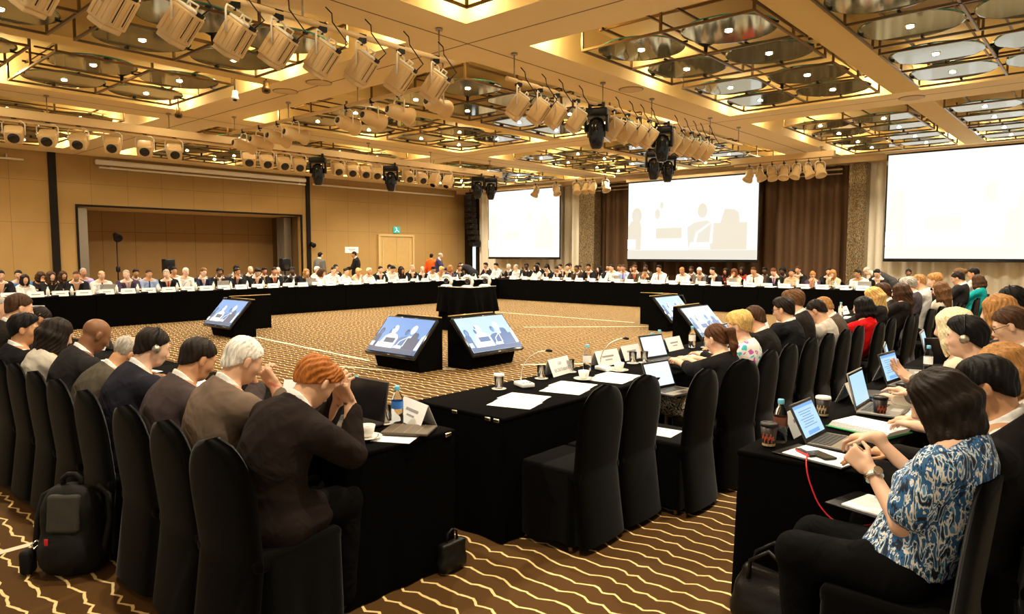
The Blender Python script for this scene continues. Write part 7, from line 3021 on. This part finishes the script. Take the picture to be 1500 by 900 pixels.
def ray_y(px, y):
    a = (px - 750) / FPX
    f = math.cos(PITCH) + 0.05 * math.sin(PITCH)
    dx = -math.sin(AZ) * f + math.cos(AZ) * a
    dy = math.cos(AZ) * f + math.sin(AZ) * a
    return y * dx / dy


def spaced(rows, f, gap=0.46):
    rows = sorted(rows, key=lambda r: r[0])
    v = [f(r[0]) for r in rows]
    for _ in range(200):
        for i in range(len(v) - 1):
            d = gap - (v[i + 1] - v[i])
            if d > 0:
                v[i] -= d / 2
                v[i + 1] += d / 2
    return list(zip(rows, v))


WALLROW = [  # image column, kit, hair, hair colour, wear, skin, tie
    (6, 'm1', 'short', 'black', 'black', 'fair', None), (32, 'f1', 'bob', 'dark', 'white', 'fair', None), (75, 'f1', 'long', 'brown', 'blacktop', 'pale', None), (113, 'm2', 'receding', 'brown', 'black', 'warm', None),
    (150, 'm1', 'fringe', 'straw', 'white', 'fair', (0.02, 0.03, 0.10)), (189, 'm3', 'thin', 'grey', 'plum', 'pale', (0.3, 0.25, 0.4)), (220, 'm1', 'short', 'brown', 'sky', 'warm', (0.03, 0.04, 0.12)),
    (251, 'm3', 'short', 'grey', 'black', 'pale', (0.4, 0.02, 0.02)), (270, 'm1', 'thin', 'white', 'white', 'pale', None), (298, 'm1', 'short', 'lightbrown', 'navy', 'pale', (0.35, 0.3, 0.5)),
    (323, 'm1', 'short', 'black', 'black', 'brown', (0.6, 0.55, 0.5)), (347, 'm4', 'short', 'dark', 'black', 'tan', (0.15, 0.1, 0.3)), (376, 'm2', 'full', 'black', 'black', 'fair', None),
    (404, 'm1', 'short', 'dark', 'black', 'warm', (0.2, 0.02, 0.02)), (432, 'm3', 'short', 'black', 'black', 'dark', (0.4, 0.35, 0.6)), (450, 'f1', 'long', 'straw', 'blacktop', 'pale', None),
    (475, 'f2', 'bob', 'brown', 'white', 'warm', None), (487, 'm1', 'short', 'dark', 'white', 'pale', None), (513, 'f1', 'bun', 'dark', 'white', 'pale', None), (539, 'f2', 'pixie', 'blonde', 'beige', 'warm', None),
    (553, 'f1', 'pixie', 'platinum', 'white', 'warm', None), (565, 'm1', 'short', 'dark', 'black', 'fair', None), (574, 'm2', 'full', 'black', 'white', 'fair', None), (588, 'f1', 'long', 'dark', 'blacktop', 'tan', None),
    (603, 'm1', 'thin', 'grey', 'black', 'fair', None), (612, 'm3', 'fringe', 'grey', 'black', 'pale', None), (628, 'm2', 'short', 'black', 'white', 'tan', None), (648, 'f2', 'pixie', 'blonde', 'beige', 'warm', None),
    (658, 'f1', 'bob', 'straw', 'plum', 'warm', None), (672, 'm1', 'short', 'brown', 'black', 'warm', (0.1, 0.4, 0.4))]
for (px, kt, hr_, hc, wr, sk, ti), yy in spaced(WALLROW, lambda q: ray_x(q, -18.6)):
    far_person(kt, -18.72, yy, -HP, hr_, hc, wr, sk, 'wall tables', ti)
WALLBACK = [(53, 'm3', 'short', 'black', 'blue', 'fair', None), (61, 'f2', 'bob', 'brown', 'blacktop', 'warm', None), (88, 'f1', 'long', 'brown', 'blacktop', 'warm', None), (109, 'm1', 'thin', 'grey', 'lilac', 'warm', None),
            (201, 'm1', 'full', 'black', 'black', 'tan', None), (257, 'm1', 'short', 'black', 'white', 'warm', None), (301, 'f1', 'pixie', 'straw', 'cream', 'fair', None), (331, 'm3', 'afro', 'black', 'brownsuit', 'brown', None),
            (358, 'm1', 'full', 'black', 'grey', 'tan', None), (370, 'm1', 'bald', None, 'black', 'pale', None), (380, 'm1', 'full', 'black', 'black', 'tan', None), (467, 'f1', 'pixie', 'white', 'cream', 'pale', None),
            (494, 'm1', 'short', 'black', 'black', 'fair', None), (404, 'm3', 'fringe', 'grey', 'grey', 'pale', None), (572, 'm4', 'short', 'black', 'black', 'fair', None), (590, 'f1', 'long', 'black', 'pink', 'fair', None)]
for (px, kt, hr_, hc, wr, sk, ti), yy in spaced(WALLBACK, lambda q: ray_x(q, -20.0)):
    far_person(kt, -20.15, yy, -HP, hr_, hc, wr, sk, 'wall back row', ti)
SCREENROW = [(711, 'm1', 'full', 'black', 'black', 'warm', (0.3, 0.1, 0.05)), (726, 'm1', 'full', 'black', 'white', 'fair', (0.5, 0.55, 0.65)), (746, 'm1', 'thin', 'white', 'black', 'pale', (0.1, 0.1, 0.1)), (760, 'm3', 'fringe', 'grey', 'white', 'pale', None),
             (769, 'm4', 'full', 'black', 'black', 'dark', None), (781, 'f1', 'long', 'black', 'white', 'fair', None), (803, 'm2', 'short', 'dark', 'black', 'fair', None), (816, 'm2', 'short', 'black', 'black', 'warm', (0.6, 0.6, 0.6)),
             (833, 'm4', 'full', 'black', 'black', 'fair', (0.5, 0.4, 0.1)), (847, 'm3', 'short', 'black', 'brownsuit', 'brown', None), (859, 'm1', 'full', 'black', 'black', 'tan', None), (873, 'f1', 'long', 'black', 'black', 'pale', None),
             (897, 'm1', 'short', 'black', 'white', 'fair', None), (910, 'm1', 'short', 'brown', 'sky', 'warm', (0.2, 0.05, 0.3)), (935, 'm1', 'short', 'brown', 'brownsuit', 'warm', (0.45, 0.03, 0.03)), (947, 'f2', 'short', 'dark', 'black', 'warm', None),
             (957, 'm1', 'full', 'black', 'white', 'warm', (0.5, 0.02, 0.02)), (1000, 'm2', 'short', 'straw', 'white', 'warm', None), (1025, 'm2', 'thin', 'white', 'grey', 'warm', None), (1046, 'm3', 'full', 'black', 'black', 'fair', None),
             (1077, 'f2', 'bob', 'auburn', 'cream', 'warm', None), (1105, 'm2', 'thin', 'brown', 'white', 'warm', (0.01, 0.01, 0.012)), (1135, 'm2', 'short', 'auburn', 'black', 'pale', (0.2, 0.1, 0.4)), (1158, 'f1', 'bun', 'dark', 'beige', 'warm', None),
             (1191, 'f2', 'bun', 'straw', 'plum', 'warm', None), (1222, 'f2', 'long', 'straw', 'beige', 'pale', None), (1262, 'm3', 'full', 'black', 'white', 'tan', None), (1284, 'm2', 'short', 'black', 'black', 'fair', None)]
for (px, kt, hr_, hc, wr, sk, ti), xx in spaced(SCREENROW, lambda q: ray_y(q, 20.35)):
    far_person(kt, xx, 20.45, PI, hr_, hc, wr, sk, 'screen tables', ti)
SCREENBACK = [(790, 'm1', 'full', 'black', 'black', 'fair', None), (797, 'f1', 'straightlong', 'black', 'black', 'fair', None), (823, 'm1', 'short', 'black', 'black', 'fair', None), (840, 'm1', 'full', 'brown', 'yellow', 'warm', None), (847, 'm1', 'short', 'dark', 'grey', 'tan', None),
              (853, 'f1', 'bob', 'straw', 'cream', 'warm', None), (890, 'm1', 'short', 'dark', 'black', 'warm', None), (909, 'm3', 'short', 'brown', 'sky', 'warm', None), (925, 'f1', 'bob', 'dark', 'beige', 'warm', None), (945, 'm1', 'short', 'dark', 'brownsuit', 'brown', None),
              (1012, 'm1', 'short', 'dark', 'black', 'brown', None), (1062, 'f1', 'long', 'dark', 'wine', 'tan', None), (1086, 'f1', 'bob', 'dark', 'red', 'brown', None), (1119, 'f1', 'full', 'black', 'black', 'dark', None), (1146, 'f1', 'afro', 'black', 'black', 'dark', None),
              (1168, 'm1', 'short', 'brown', 'black', 'warm', None), (1213, 'm1', 'short', 'dark', 'black', 'fair', None), (1330, 'm1', 'short', 'black', 'black', 'brown', None)]
for (px, kt, hr_, hc, wr, sk, ti), xx in spaced(SCREENBACK, lambda q: ray_y(q, 21.55)):
    far_person(kt, xx, 21.65, PI, hr_, hc, wr, sk, 'screen back row', ti)

# ---- people standing
ST = Kit(Pose(stand=True, hip=(0, 0, 0.95), head=(0, 0.03, 1.645), pitch=5, hr=(0.24, 0.05, 0.82), hl=(-0.24, 0.05, 0.82), pole=(0.3, -0.4, -0.4), curl=(0.5, 0.5), palm=('in', 'in')), 0.011, 71)
ST2 = Kit(Pose(stand=True, hip=(0, 0, 0.95), head=(0, 0.05, 1.64), pitch=12, yaw=10, hr=(0.06, 0.30, 1.12), hl=(-0.10, 0.32, 1.08), pole=(0.4, -0.3, -0.9), curl=(0.7, 0.7)), 0.011, 72)
BEND = Kit(Pose(stand=True, hip=(0, -0.08, 0.93), head=(0, 0.56, 1.25), pitch=50, hr=(0.14, 0.52, 0.80), hl=(-0.14, 0.52, 0.80), pole=(0.4, -0.3, 0.3)), 0.011, 73)


def standing(kit, x, y, rz, label, skin, hair, hairc, wear, sc=1.0):
    return dress(kit, 'person', label, 'person', (x, y, 0), rz, skin, hair, hairc, wear, scale=sc)


def suitw(c):
    return [('jacket', c), ('shirt', WHITE), ('trousers', c), ('shoes', BLACKC)]


standing(ST, -21.3, ray_x(469, -21.3), 0.2, 'standing person in a grey suit with back turned, before the dark wall strip', 'fair', 'short', 'black', suitw((0.13, 0.115, 0.095)))
standing(ST2, -22.3, ray_x(521, -22.3), PI * 0.75, 'standing person in a black suit reading under the white wall sign', 'warm', 'short', 'dark', suitw((0.02, 0.018, 0.018)), 1.02)
standing(ST, -21.0, ray_x(632, -21.0), 0.5, 'standing person in an orange-red shirt, back turned, near the room corner', 'tan', 'short', 'black', [('top', (0.80, 0.10, 0.015)), ('trousers', (0.02, 0.02, 0.025)), ('shoes', BLACKC)], 0.97)
standing(ST2, -20.3, ray_x(644, -20.3), -0.9, 'standing grey-haired person in a blue-violet suit, near the room corner', 'fair', 'fringe', 'grey', suitw((0.055, 0.05, 0.13)), 0.99)
standing(BEND, -18.9, ray_x(692, -18.9), PI * 0.55, 'person in a black suit bending over the corner table', 'warm', 'fringe', 'brown', suitw((0.022, 0.02, 0.024)), 1.02)
standing(BEND, ray_y(1302, 20.9), 20.95, PI * 0.62, 'balding person in dark grey bending over behind the screen-side tables', 'pale', 'fringe', 'grey', suitw((0.05, 0.045, 0.045)), 0.98)
